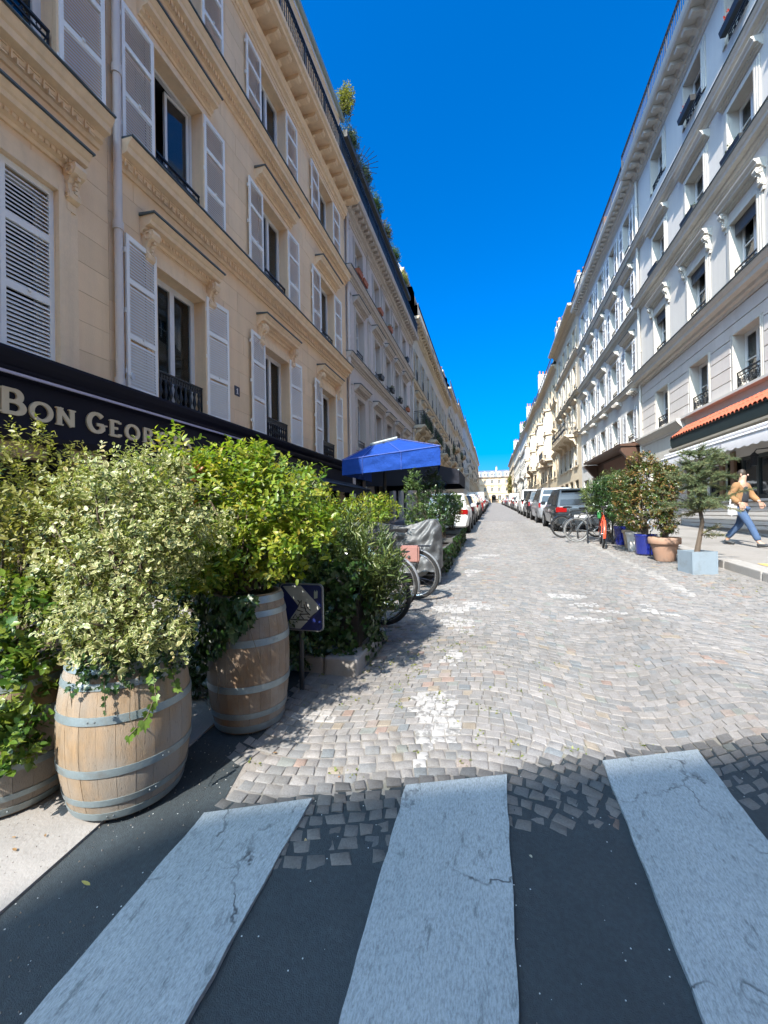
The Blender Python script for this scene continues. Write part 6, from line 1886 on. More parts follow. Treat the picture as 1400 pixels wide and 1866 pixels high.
# ================================================================== street furniture
# blue chevron sign
t = thing('chevron_sign', 'square blue traffic sign with white chevron and black graffiti', 'traffic sign', (-1.405, 2.80, gz(2.8)))
alu = M('bare aluminium back', (.30, .31, .32), .4, .1, 6, 0, metal=.6)
sb = M('dark blue sign film', (.010, .018, .10), .35, .12, 8, 0, coat=.2)
sw_ = M('dirty white sign film', (.42, .44, .42), .45, .12, 10, 0, dirt=(.30, .31, .29))
z0 = .45; S = .355
def rrect(w, r, cx=0, cz=0, n=4):
    P = []
    for (sx, sz, a0) in ((1, 1, 0), (-1, 1, 90), (-1, -1, 180), (1, -1, 270)):
        for i in range(n + 1):
            a = R(a0 + 90 * i / n); P.append((cx + sx * (w / 2 - r) + r * math.cos(a), cz + sz * (w / 2 - r) + r * math.sin(a)))
    return P
mb = MB(); mb.extr(rrect(S, .035, 0, z0 + S / 2), 1, -.004, .012); mb.build('rim', alu, t)
mb = MB(); mb.extr(rrect(S - .018, .03, 0, z0 + S / 2), 1, -.0055, -.003); mb.build('face', sb, t)
def P_(u, v): return (-S / 2 + .009 + u * (S - .018), z0 + .009 + v * (S - .018))
mb = MB()
mb.extr([P_(.05, .965), P_(.50, .985), P_(.975, .51), P_(.68, .23), P_(.23, .23), P_(.45, .52)][::1], 1, -.0068, -.005)
mb.extr([P_(.06, .02), P_(.48, .02), P_(.665, .21), P_(.215, .21)], 1, -.0068, -.005)
mb.build('chevron', sw_, t)
ink = M('black marker ink', (.01, .01, .012), .4, .1, 5, 0)
mb = MB()
for st in ([(.42, .52), (.52, .66), (.50, .50), (.62, .48)], [(.40, .44), (.55, .40), (.46, .34), (.70, .36)], [(.30, .25), (.36, .34), (.42, .24), (.48, .32), (.56, .24)], [(.62, .62), (.66, .50), (.74, .44)], [(.58, .57), (.62, .42), (.72, .34)], [(.24, .225), (.45, .215), (.66, .225)], [(.66, .3), (.72, .27), (.86, .39)], [(.48, .6), (.42, .66)]):
    pts = [(P_(*p)[0], -.0078, P_(*p)[1]) for p in st]; mb.tube(pts, .0042, 4)
mb.build('graffiti', ink, t)
mb = MB(); mb.extr([P_(.82, .70), P_(.90, .72), P_(.91, .86), P_(.885, .90), P_(.88, .86), P_(.845, .86), P_(.84, .90), P_(.82, .85)], 1, -.0068, -.005); mb.build('sticker', M('pale green sticker', (.36, .42, .36), .5, .1, 9, 0), t)
mb = MB(); mb.tube([(-.02, .03, -.02), (-.02, .03, .72)], .02, 8); mb.build('post', iron, t, smooth=40)

# blue canopy over the terrace
t = thing('terrace_parasol', 'bright blue hipped cloth parasol standing over the left terrace', 'parasol', (-2.3, 9.8, gz(9.8) + .1))
OP = Vector((2.3, -9.8, -gz(9.8) - .1))
def cloth_mat(name, col, k=1.0):
    m, nt, p = _nodes(name)
    tc = nt.nodes.new('ShaderNodeTexCoord').outputs['Object']
    n1 = noise(nt, 2.2, 4, tc); n2 = noise(nt, 9, 4, tc)
    c = mix(nt, n1.outputs[0], scl(col, .85), scl(col, 1.12)); L(nt, c, p.inputs['Base Color'])
    p.inputs['Roughness'].default_value = .9
    p.inputs['Specular IOR Level'].default_value = .15
    ad = nt.nodes.new('ShaderNodeMath'); ad.operation = 'ADD'; L(nt, n1.outputs[0], ad.inputs[0]); L(nt, n2.outputs[0], ad.inputs[1])
    bump(nt, p, ad.outputs[0], .5 * k, .05)
    return m
blue_cloth = cloth_mat('faded royal blue canvas', (.010, .044, .225))
FL, FR = Vector((-3.50, 9.25, 2.88)) + OP, Vector((-1.10, 9.1, 3.06)) + OP
BL, BR = Vector((-3.4, 11.4, 2.88)) + OP, Vector((-1.42, 11.2, 3.06)) + OP
R1, R2 = Vector((-3.05, 10.2, 3.36)) + OP, Vector((-2.30, 10.1, 3.47)) + OP
def patch(mb, a, b_, c, d, nu, nv, amp, seed, sag=0.0):
    rr = random.Random(seed); ph = [rr.uniform(0, 6) for _ in range(6)]
    nrm_ = ((b_ - a).cross(d - a)).normalized(); vs = []
    for i in range(nu + 1):
        for j in range(nv + 1):
            u, v = i / nu, j / nv
            p = a.lerp(b_, u).lerp(d.lerp(c, u), v)
            w = amp * (math.sin(u * 17 + ph[0] + v * 3) * .5 + math.sin(u * 31 + v * 9 + ph[1]) * .25 + math.sin(u * 9 - v * 7 + ph[2]) * .5) * (4 * u * (1 - u)) ** .4 * (.4 + .6 * math.sin(math.pi * min(1, v + .15)))
            vs.append(p + nrm_ * (w - sag * math.sin(math.pi * u) * math.sin(math.pi * v)))
    fs = [(i * (nv + 1) + j, (i + 1) * (nv + 1) + j, (i + 1) * (nv + 1) + j + 1, i * (nv + 1) + j + 1) for i in range(nu) for j in range(nv)]
    mb.add(vs, fs)
mb = MB()
patch(mb, FL, FR, R2, R1, 40, 8, .012, 1, .03); patch(mb, FR, BR, R2, R2, 12, 6, .01, 2, .03); patch(mb, BR, BL, R1, R2, 12, 6, .01, 3, .03); patch(mb, BL, FL, R1, R1, 8, 6, .01, 4)
mb.build('canopy_top', blue_cloth, t, smooth=60)
dz = Vector((0, 0, -.42)); dz2 = Vector((0, 0, -.36))
mb = MB()
patch(mb, FL + dz2, FR + dz, FR, FL, 60, 8, .022, 5); patch(mb, FR + dz, BR + dz, BR, FR, 30, 6, .015, 6); patch(mb, BL + dz2, FL + dz2, FL, BL, 12, 4, .01, 7)
mb.build('valance', blue_cloth, t, smooth=60)
mb = MB()
for a, c in ((FL, FR), (FR, BR), (R1, R2), (FR, R2), (FL, R1)): mb.tube([a + Vector((0, -.012, .012)), c + Vector((0, -.012, .012))], .009, 5)
for u in (.22, .62):
    p = FL.lerp(FR, u); mb.tube([p + Vector((0, -.015, .01)), p + Vector((0, -.018, -.41))], .005, 4); mb.tube([p + Vector((0, -.015, .01)), R1.lerp(R2, (u - .1) * 1.2) + Vector((0, -.01, .012))], .005, 4)
mb.build('seam', M('pale blue seam tape', (.07, .11, .36), .8, .05, 5, 0), t)
mb = MB()
c_ = (R1 + R2) / 2
mb.tube([R1 + Vector((0, 0, .03)), R2 + Vector((0, 0, .03))], .045, 6); mb.build('ridge_cap', zinc_light, t)
mb = MB(); mb.tube([(c_.x, c_.y, 0.0), (c_.x, c_.y, c_.z)], .045, 8)
for q in (FL, FR, BL, BR): mb.tube([(c_.x, c_.y, c_.z - .08), q + Vector((0, 0, -.03))], .016, 5)
mb.lathe([(0, .08), (.28, .07), (.30, 0), (0, 0)], 12, c=(c_.x, c_.y, 0))
mb.build('frame', iron, t)
# second, navy awning farther on
t = thing('navy_awning', 'dark navy sloping awning just beyond the blue canopy', 'awning', (XL, 16.4, 3.0))
mb = MB()
a, c = Vector((.05, 0, 1.25)), Vector((3.95, 0, .30)); e = Vector((0, 3.6, 0))
patch(mb, a, c, c + e, a + e, 16, 6, .01, 9, .03)
v0 = Vector((0, 0, -.56)); patch(mb, c + v0, c, c + e, c + e + v0, 4, 10, .01, 10)
mb.add([a, c, c + v0, Vector((.05, 0, -.25))], [(0, 1, 2, 3)]); mb.add([a + e, c + e, c + v0 + e, Vector((.05, 3.6, -.25))], [(0, 1, 2, 3)])
mb.build('canopy', navy_cloth, t)
mb = MB(); mb.tube([c + Vector((-.03, -.01, 0)), c + e + Vector((-.03, .01, 0))], .03, 6); mb.tube([c + v0 + Vector((-.3, .05, .16)), Vector((1.2, .05, -.1))], .02, 5); mb.build('front_bar', zinc_light, t)
# grey shop lantern on A2's ground floor is left out; bike racks on the right
for i, yy in enumerate((11.9, 13.2)):
    t = thing('bike_rack', ['dark steel bike hoop behind the red bicycle', 'dark steel bike hoop between the pale bicycles'][i], 'bike rack', (2.75, yy, gz(yy)), 0, 'bike hoops on the right')
    mb = MB(); mb.tube([(-.3, 0, 0), (-.3, 0, .6), (-.2, 0, .74), (.2, 0, .74), (.3, 0, .6), (.3, 0, 0)], .022, 8); mb.build('hoop', iron, t, smooth=40)

# ================================================================== bicycles
rubber = M('black tyre rubber', (.014, .014, .015), .8, .2, 6, .1)
chrome = M('dull chrome', (.45, .46, .47), .25, .1, 5, 0, metal=.9)
grey_tyre = M('grey faded mudguard', (.24, .25, .26), .45, .1, 6, 0, metal=.2)
def ring(c, r, n=36): return [(c[0] + r * math.cos(2 * math.pi * i / n), c[1], c[2] + r * math.sin(2 * math.pi * i / n)) for i in range(n)]
def bicycle(label, loc, heading, frame_m, tyre_m=None, guard=None, lean=.08, rack=True, bag=None, basket=None, tyre_r=.02, group='parked bicycles', seat=.92):
    t = thing('bicycle', label, 'bicycle', loc, heading, group); t.rotation_euler = (lean, 0, heading)
    tyre_m = tyre_m or rubber
    r = .335; W = {0: (0, 0, r), 1: (1.05, 0, r)}
    for k in (0, 1):
        c = W[k]
        mb = MB(); mb.tube(ring(c, r - tyre_r), tyre_r, 8, closed=True); w = mb.build('wheel', tyre_m, t, smooth=60)
        mb = MB(); mb.tube(ring(c, r - tyre_r * 2 - .012, 28), .011, 5, closed=True)
        mb.tube([(c[0], -.045, c[2]), (c[0], .045, c[2])], .022, 8); new_obj('rim', mb.mesh('rim', chrome, 50), w)
        mb = MB()
        for i in range(20):
            a = 2 * math.pi * i / 20; s = .03 if i % 2 else -.03
            mb.tube([(c[0] + .02 * math.cos(a + .8), s, c[2] + .02 * math.sin(a + .8)), (c[0] + (r - .055) * math.cos(a), 0, c[2] + (r - .055) * math.sin(a))], .0014, 3, caps=False)
        tag(new_obj('spokes', mb.mesh('spokes', chrome), w), kind='stuff')
        if guard:
            mb = MB(); a0, a1 = (20, 195) if k == 0 else (10, 150)
            vs = []
            n = 18
            for i in range(n + 1):
                a = R(a0 + (a1 - a0) * i / n)
                for yy, rr in ((-.03, r + .006), (-.015, r + .018), (.015, r + .018), (.03, r + .006)): vs.append((c[0] + rr * math.cos(a), yy, c[2] + rr * math.sin(a)))
            mb.add(vs, [(4 * i + q, 4 * i + q + 1, 4 * i + 5 + q, 4 * i + 4 + q) for i in range(n) for q in range(3)])
            mb.build('mudguard', guard, t, smooth=60)
    bb = (.43, 0, .29); st = (.27, 0, .80); hd = (.83, 0, .86); hl = (.87, 0, .68)
    mb = MB()
    for a, c, rr in ((bb, st, .016), (bb, hl, .019), (st, hd, .016), ((0, -.05, .335), (.40, -.02, .30), .010), ((0, .05, .335), (.40, .02, .30), .010), ((0, -.05, .335), (.28, -.02, .74), .008), ((0, .05, .335), (.28, .02, .74), .008), (hd, hl, .02)):
        mb.tube([a, c], rr, 7)
    for s in (-1, 1): mb.tube([hl, (.92, s * .045, .60), (1.05, s * .05, .335)], [.014, .013, .010], 6)
    mb.build('frame', frame_m, t, smooth=50)
    mb = MB(); mb.tube([st, (.24, 0, seat)], .012, 6); mb.add([], []); mb.build('seat_post', chrome, t)
    mb = MB(); z = seat
    mb.add([(.08, -.075, z + .03), (.08, .075, z + .03), (.20, .06, z + .035), (.34, .02, z + .02), (.34, -.02, z + .02), (.20, -.06, z + .035), (.10, -.06, z - .02), (.10, .06, z - .02), (.33, .012, z - .005), (.33, -.012, z - .005)],
           [(0, 5, 2, 1), (5, 4, 3, 2), (0, 1, 7, 6), (1, 2, 3, 8, 7), (0, 6, 9, 4, 5), (3, 4, 9, 8), (6, 7, 8, 9)])
    mb.build('saddle', rubber, t)
    mb = MB(); mb.tube([hd, (.80, 0, 1.0)], .013, 6); mb.tube([(.72, -.29, 1.02), (.80, -.18, 1.04), (.81, 0, 1.0), (.80, .18, 1.04), (.72, .29, 1.02)], .011, 6)
    h = mb.build('handlebar', chrome, t, smooth=50)
    mb = MB()
    for s in (-1, 1): mb.tube([(.74, s * .26, 1.025), (.66, s * .30, 1.015)], .017, 6)
    new_obj('grip', mb.mesh('grip', rubber), h)
    mb = MB(); mb.lathe([(.085, -.006), (.09, 0), (.085, .006)], 20, c=(bb[0], .045, bb[2]), axis=1); mb.tube([(bb[0], .06, bb[2]), (bb[0] + .12, .065, bb[2] - .12)], .009, 5); mb.tube([(bb[0], -.06, bb[2]), (bb[0] - .12, -.065, bb[2] + .12)], .009, 5)
    mb.box(bb[0] + .08, bb[0] + .17, .07, .15, bb[2] - .135, bb[2] - .115); mb.box(bb[0] - .17, bb[0] - .08, -.15, -.07, bb[2] + .115, bb[2] + .135)
    mb.build('crank', chrome, t)
    if rack:
        mb = MB(); zz = .72
        for s in (-.05, 0, .05): mb.tube([(-.22, s, zz), (.22, s, zz)], .006, 5)
        mb.tube([(-.22, -.05, zz), (-.22, .05, zz)], .006, 5)
        for s in (-.06, .06): mb.tube([(-.12, s, zz), (0, s, .35)], .006, 5)
        mb.build('rack', iron, t)
    if basket:
        mb = MB()
        for z in (.78, .86, .94, 1.02): mb.tube([(.93, -.16, z), (1.17, -.16, z), (1.17, .16, z), (.93, .16, z)], .005, 4, closed=True)
        for x in (.93, 1.01, 1.09, 1.17):
            for y in (-.16, .16): mb.tube([(x, y, .78), (x, y, 1.02)], .004, 4)
        mb.build('basket', basket, t)
    if bag:
        mb = MB(); bx0, bx1 = -.10, .15
        mb.box(bx0, bx1, .075, .17, .52, .74); me = mb.mesh('pannier', bag)
        bm = bmesh.new(); bm.from_mesh(me); bmesh.ops.bevel(bm, geom=bm.edges[:], offset=.018, segments=2, affect='EDGES'); bm.to_mesh(me); bm.free()
        q = new_obj('pannier', me, t)
        mb = MB(); mb.lathe([(0, .018), (.018, .016), (.022, 0)], 12, c=(.03, .168, .60), axis=1); mb.lathe([(0, .03), (.008, .026), (.008, .01)], 8, c=(.03, .168, .60), axis=1); new_obj('clasp', mb.mesh('clasp', chrome), q)
    return t
black_fr = M('black bike enamel', (.012, .013, .015), .3, .1, 5, 0, coat=.3)
teal_fr = M('pale teal bike enamel', (.16, .26, .28), .35, .1, 5, 0, coat=.3)
silver_fr = M('silver bike enamel', (.15, .16, .17), .3, .1, 5, 0, metal=.4)
pink_leather = M('dusty pink leather', (.27, .135, .115), .6, .1, 10, .1)
# the left hand trio: rear wheels towards the roadway
bicycle('black bicycle with thick tyres half hidden by the oleander', (-1.18, 4.28, gz(4.28) + .01), R(176), black_fr, tyre_r=.026, lean=-.06)
bicycle('pale teal bicycle with grey mudguards behind the black bicycle', (-1.20, 4.86, gz(4.86) + .01), R(172), teal_fr, guard=grey_tyre, lean=-.05)
bicycle('bicycle carrying a dusty pink saddlebag beside the grey cover', (-1.02, 5.38, gz(5.38) + .01), R(178), black_fr, guard=grey_tyre, lean=-.05, bag=pink_leather)
# right hand ones
red_fr = M('orange red bike enamel', (.55, .07, .03), .35, .1, 5, 0, coat=.3)
bicycle('orange red bicycle seen end on before the potted shrubs', (2.57, 10.85, gz(10.85) + .01), R(80), red_fr, guard=red_fr, lean=.05, rack=False, seat=.98)
bicycle('white tyred city bicycle leaning by the red bicycle', (2.22, 12.15, gz(12.15) + .01), R(8), silver_fr, tyre_m=M('off white tyre', (.20, .20, .195), .7, .1, 6, 0), guard=silver_fr, lean=.05, basket=silver_fr)
bicycle('black bicycle with pale chain case beside the dark hatchback', (2.05, 13.4, gz(13.4) + .01), R(14), black_fr, guard=black_fr, lean=-.05, basket=None)
t = thing('green_bottle_bag', 'small bright green bag hanging on the red bicycle handlebar', 'bag', (2.66, 11.55, gz(11) + .70))
mb = MB(); mb.lathe([(0, 0), (.04, .01), (.05, .08), (.042, .17), (.03, .2)], 10); mb.build('pouch', M('bright green nylon', (.02, .16, .04), .6, .1, 6, 0), t, smooth=50)
mb = MB(); mb.tube([(-.03, 0, .19), (-.02, 0, .28), (.02, 0, .28), (.03, 0, .19)], .006, 5); mb.build('strap', iron, t)

# ================================================================== covered motorcycle
t = thing('motorcycle_cover', 'crumpled grey cover draped over a parked motorcycle on the left', 'vehicle cover', (-2.75, 6.35, gz(6.35)))
cover_m = cloth_mat('grey nylon cover', (.07, .074, .078), .9)
for nd in cover_m.node_tree.nodes:
    if nd.type == 'BSDF_PRINCIPLED': nd.inputs['Roughness'].default_value = .55; nd.inputs['Specular IOR Level'].default_value = .7
mb = MB(); nx, na = 96, 64; vs = []
for i in range(nx + 1):
    u = i / nx; x = 1.98 * u
    top = .92 + .10 * math.exp(-((u - .93) / .12) ** 2) + .07 * math.exp(-((u - .35) / .2) ** 2) - .10 * max(0, u - .96) / .04
    low = .16 + .10 * math.sin(u * 9 + 1) * .5 + .12 * max(0, u - .8) / .2
    hw_top = .17 + .05 * math.sin(u * 3); hw_low = .36 + .05 * math.sin(u * 5 + 1)
    endk = min(1, u / .05, (1 - u) / .05) ** .5 if 0 < u < 1 else 0
    for j in range(na + 1):
        a = j / na * 2 - 1          # -1 bottom left .. 0 top .. 1 bottom right
        s = abs(a)
        w = hw_top * min(1, s * 3) + (hw_low - hw_top) * max(0, (s - .33) / .67) ** .8
        z = top - .05 * s * s - (top - .05 - low) * max(0, (s - .22) / .78) ** 1.0
        fold = .020 * math.sin(u * 42 + s * 26 * (1 if a > 0 else 1.2) - 8 * (u - .9) * s * 6) * min(1, s * 2) + .014 * math.sin(u * 70 - s * 17 + 2 * math.sin(u * 11)) * s
        fold += .028 * (abs(math.sin(u * 23 + s * 9 + 3 * math.sin(u * 5))) - .5) * s + .016 * (abs(math.sin(u * 57 - s * 31 + 2 * math.sin(s * 9 + u * 13))) - .5) * min(1, s * 2)
        fold += .032 * math.sin((math.atan2(s * .8, (1.0 - u) * 2.0 + .05)) * 22) * min(1, s * 2.4) * math.exp(-(1 - u) * 1.6)
        y = math.copysign(1, a) * (w * (.25 + .75 * endk) + fold) if s > .001 else 0
        vs.append((x, y, z + fold * .3))
fs = [(i * (na + 1) + j, (i + 1) * (na + 1) + j, (i + 1) * (na + 1) + j + 1, i * (na + 1) + j + 1) for i in range(nx) for j in range(na)]
mb.add(vs, fs); e0 = len(vs) - (na + 1); mb.poly(vs[e0:]); mb.poly(vs[:na + 1][::-1])
mb.build('cover', cover_m, t, smooth=70)
t = thing('motorcycle', 'motorcycle under the grey cover with only its wheels showing', 'motorcycle', (-2.75, 6.35, gz(6.35)))
for x in (.35, 1.62):
    mb = MB(); mb.tube(ring((x, 0, .29), .23), .062, 10, closed=True); w = mb.build('wheel', rubber, t, smooth=60)
    mb = MB(); mb.lathe([(.175, -.03), (.06, -.035), (.05, -.05), (0, -.05)], 14, c=(x, 0, .29), axis=1); mb.lathe([(.175, .03), (.06, .035), (.05, .05), (0, .05)], 14, c=(x, 0, .29), axis=1); new_obj('rim', mb.mesh('rim', alu, 40), w)
mb = MB(); mb.box(.5, 1.4, -.12, .12, .24, .62); mb.tube([(1.62, -.08, .29), (1.40, -.08, .85)], .022, 6); mb.tube([(1.62, .08, .29), (1.40, .08, .85)], .022, 6); mb.tube([(.35, 0, .29), (.7, 0, .4)], .03, 6)
mb.build('engine_block', M('dark engine metal', (.03, .03, .033), .4, .2, 6, 0, metal=.5), t)
mb = MB(); mb.box(1.83, 1.87, -.09, .09, .36, .48); mb.build('number_plate', white_paint, t)

# ================================================================== cars
tyre_m = rubber
rim_m = M('alloy rim', (.32, .33, .34), .35, .1, 6, 0, metal=.7)
red_lamp = M('red lamp glass', (.24, .008, .008), .15, .1, 6, 0, coat=.5)
clear_lamp = M('clear lamp glass', (.55, .56, .58), .1, .05, 6, 0, coat=.5)
black_trim = M('black plastic trim', (.016, .016, .018), .5, .1, 6, 0)
plate_m = M('number plate white', (.62, .62, .60), .4, .05, 6, 0)
def paint(name, col, metal=.25):
    return M(name, col, .28, .03, 3, 0, metal=metal, coat=.6)
def car(label, X, Y, col, Lc=4.1, Wc=1.74, Hc=1.5, style='hatch', lod=0, heading=0):
    sl = math.atan(gz(Y + 4) - gz(Y)) if False else math.atan((gz(Y + 4) - gz(Y)) / 4)
    t = thing('parked_car', label, 'car', (X, Y, gz(Y)), 0, 'cars parked along the kerbs'); t.rotation_euler = (sl, 0, heading)
    hw = Wc / 2
    van = style == 'van'
    belt = .92 if style in ('hatch', 'saloon') else (1.0 if style in ('suv', 'mpv') else 1.05)
    hood = 1.15 if not van else .75
    zl = .22 if style != 'suv' else .28
    nose_z = .72
    # lower body sections: y, zlow, ztop, half width low, half width mid
    secs = [(0.0, .38, belt - .10, hw * .80, hw * .86), (.05, .30, belt - .02, hw * .88, hw * .95), (.22, zl, belt, hw * .95, hw), (Lc * .35, zl, belt, hw * .96, hw), (Lc * .62, zl, belt - .01, hw * .96, hw),
            (Lc - hood, zl, belt - .02, hw * .95, hw * .985), (Lc - .35, zl + .02, nose_z + .10, hw * .92, hw * .95), (Lc - .08, zl + .05, nose_z, hw * .80, hw * .84), (Lc, .36, nose_z - .10, hw * .66, hw * .70)]
    vs = []
    for (y, a, z, w0, w1) in secs:
        zm = a + (z - a) * .55
        half = [(w0 * .86, a), (w0, a + .07), (w1, zm), (w1 * .985, z - .07), (w1 * .93, z), (w1 * .5, z + .015)]
        ringp = half + [(-x, zz) for x, zz in reversed(half)]
        vs += [(x, y, zz) for x, zz in ringp]
    n = 12; mb = MB()
    fs = [(i * n + j, i * n + (j + 1) % n, (i + 1) * n + (j + 1) % n, (i + 1) * n + j) for i in range(len(secs) - 1) for j in range(n)]
    fs += [tuple(range(n)), tuple((len(secs) - 1) * n + j for j in reversed(range(n)))]
    mb.add(vs, fs)
    # cabin
    r0 = {'hatch': .10, 'suv': .06, 'mpv': .06, 'van': .02, 'saloon': .75}[style]; r1 = {'hatch': .50, 'suv': .32, 'mpv': .30, 'van': .08, 'saloon': 1.25}[style]
    f0 = Lc - hood + .05; f1 = Lc - hood - (.85 if not van else .55)
    def cab(z, k):  # k 0 belt .. 1 roof
        ya = r0 + (r1 - r0) * k; yf = f0 + (f1 - f0) * k; w = hw * (.93 - .20 * k if not van else .96 - .07 * k)
        return ya, yf, w
    ks = [(belt - .03, 0.0), (belt + (Hc - belt) * .5, .45), (Hc - .06, .9), (Hc - .015, 1.02), (Hc, 1.2)]
    vs = []
    for z, k in ks:
        ya, yf, w = cab(z, min(k, 1.0) if k <= 1.02 else 1.0)
        if k > 1.02: ya += .14; yf -= .16; w -= .10
        c = .10
        vs += [(w - c * .4, ya, z), (w, ya + c, z), (w, yf - c, z), (w - c * .6, yf, z), (-w + c * .6, yf, z), (-w, yf - c, z), (-w, ya + c, z), (-w + c * .4, ya, z)]
    fs = [(i * 8 + j, i * 8 + (j + 1) % 8, (i + 1) * 8 + (j + 1) % 8, (i + 1) * 8 + j) for i in range(len(ks) - 1) for j in range(8)] + [tuple((len(ks) - 1) * 8 + j for j in range(8))]
    mb.add(vs, fs)
    me = mb.mesh('body', col); fix_normals(me)
    me.polygons.foreach_set('use_smooth', [True] * len(me.polygons)); me.set_sharp_from_angle(angle=R(38))
    new_obj('body', me, t)
    zb, zt = belt + .045, Hc - .10
    kb, kt = (zb - belt) / (Hc - belt), (zt - belt) / (Hc - belt)
    def pt(side, z, k, y): ya, yf, w = cab(z, k); return (side * (w + .006), y, z)
    A0, F0, W0 = cab(zb, kb * .95); A1, F1, W1 = cab(zt, kt * .98)
    e = .008
    mb = MB(); mb.poly([(-W0 + .12, A0 - e, zb), (W0 - .12, A0 - e, zb), (W1 - .10, A1 - e, zt), (-W1 + .10, A1 - e, zt)]); mb.poly([(-W0 + .12, A0 + .01, zb), (-W1 + .10, A1 + .01, zt), (W1 - .10, A1 + .01, zt), (W0 - .12, A0 + .01, zb)])
    if not (van and lod > 1): mb.build('rear_window', glass_far, t)
    mb = MB(); mb.poly([(-W0 + .10, F0 + e, zb), (-W1 + .10, F1 + e, zt), (W1 - .10, F1 + e, zt), (W0 - .10, F0 + e, zb)]); mb.build('windscreen', glass_far, t)
    for s in (-1, 1):
        ylist = [A0 + .16, A0 + (F0 - A0) * .42, A0 + (F0 - A0) * .46, F0 - .2] if not van else [F0 - 1.1, F0 - .55, F0 - .52, F0 - .15]
        for a, c in ((0, 1), (2, 3)):
            ya, yc = ylist[a], ylist[c]
            ra, rc = (ya - A0) / (F0 - A0), (yc - A0) / (F0 - A0)
            tya, tyc = A1 + (F1 - A1) * max(ra, .04), A1 + (F1 - A1) * min(rc, .95)
            if van: tya, tyc = ya, min(yc, F1 - .05)
            P = [(s * (W0 + e), ya, zb), (s * (W0 + e), yc, zb), (s * (W1 + e), tyc, zt), (s * (W1 + e), tya, zt)]
            mb = MB(); mb.poly(P if s > 0 else P[::-1]); mb.build('side_window', glass_far, t)
    wr = .31 if style != 'suv' else .34
    for yy in (.72, Lc - .82):
        for s in (-1, 1):
            mb = MB(); mb.lathe([(wr + .055, 0), (wr + .04, .004), (0, .005)], 20, c=(s * (hw * .985), yy, wr + .01), axis=0)
            if s < 0: mb = MB(); mb.lathe([(wr + .055, 0), (wr + .04, -.004), (0, -.005)], 20, c=(-hw * .985, yy, wr + .01), axis=0)
            mb.build('wheel_arch', black_trim, t)
            mb = MB(); x0, x1 = s * (hw - .20), s * (hw + .012)
            mb.lathe([(wr * .62, x1 - s * .01), (wr * .9, x1), (wr, x1 - s * .04), (wr, x0 + s * .03), (wr * .9, x0), (0, x0)], 22, c=(0, yy, wr), axis=0)
            w = mb.build('wheel', tyre_m, t, smooth=50)
            mb = MB(); mb.lathe([(wr * .66, x1 - s * .012), (wr * .60, x1 - s * .004), (wr * .55, x1 - s * .03), (.06, x1 - s * .02), (.04, x1 - s * .002), (0, x1)], 16, c=(0, yy, wr), axis=0)
            for q in range(5):
                a = q * 2 * math.pi / 5; mb.obox((x1 - s * .014, yy + wr * .34 * math.cos(a), wr + wr * .34 * math.sin(a)), (.008, 0, 0), (0, wr * .26 * math.cos(a), wr * .26 * math.sin(a)), (0, -.035 * math.sin(a), .035 * math.cos(a)))
            new_obj('rim', mb.mesh('rim', rim_m, 40), w)
    for s in (-1, 1):
        if style in ('mpv', 'van', 'suv'):
            lx0, lx1, lz0, lz1 = hw * .80, hw * .94, belt - .26, belt - .0
        else:
            lx0, lx1, lz0, lz1 = hw * .52, hw * .95, belt - .24, belt - .02
        yq = .03 if lz1 > belt else .012
        mb = MB(); xs = sorted((s * lx0, s * lx1)); mb.box(xs[0], xs[1], -.012, .22, lz0 + .01, min(lz1, belt + .0)); 
        if lz1 > belt: mb.box(xs[0], xs[1] - 0, r0 * .9, .2, belt, lz1)
        me = mb.mesh('tail_light', red_lamp); bm = bmesh.new(); bm.from_mesh(me); bmesh.ops.bevel(bm, geom=bm.edges[:], offset=.03, segments=2, affect='EDGES'); bm.to_mesh(me); bm.free(); new_obj('tail_light', me, t)
        mb = MB(); xs = sorted((s * hw * .55, s * hw * .84)); mb.box(xs[0], xs[1], Lc - .22, Lc - .01, nose_z - .16, nose_z + .0); mb.build('headlight', clear_lamp, t)
        mb = MB(); xs = sorted((s * (hw * .96), s * (hw + .17))); mb.box(xs[0], xs[1], F0 - .38, F0 - .24, belt + .02, belt + .17)
        me = mb.mesh('mirror', col); bm = bmesh.new(); bm.from_mesh(me); bmesh.ops.bevel(bm, geom=bm.edges[:], offset=.03, segments=2, affect='EDGES'); bm.to_mesh(me); bm.free(); new_obj('mirror', me, t)
    mb = MB(); mb.box(-hw * .84, hw * .84, -.045, .12, .26, .46); me = mb.mesh('bumper', black_trim if style in ('suv', 'van') else col); bm = bmesh.new(); bm.from_mesh(me); bmesh.ops.bevel(bm, geom=bm.edges[:], offset=.04, segments=2, affect='EDGES'); bm.to_mesh(me); bm.free(); new_obj('bumper', me, t)
    mb = MB(); mb.box(-.26, .26, -.022, -.012, belt - .42, belt - .31); mb.build('number_plate', plate_m, t)
    if style in ('mpv', 'suv'):
        mb = MB()
        for s in (-1, 1): mb.tube([(s * (W1 - .1), A1 + .3, Hc + .01), (s * (W1 - .1), A1 + .4, Hc + .05), (s * (W1 - .1), F1 - .4, Hc + .05), (s * (W1 - .1), F1 - .3, Hc + .01)], .016, 6)
        mb.build('roof_rail', black_trim, t)
    if style == 'hatch':
        mb = MB(); mb.prof([(0, 0), (0, 0)], 0, 0) if False else mb.box(-W1 + .08, W1 - .08, A1 - .10, A1 + .10, Hc - .075, Hc - .045); mb.build('spoiler', col, t)
    return t
dgrey = paint('dark grey metallic paint', (.035, .045, .055), .4); silver = paint('silver metallic paint', (.34, .36, .39), .5); blackp = paint('black car paint', (.012, .013, .016), .2)
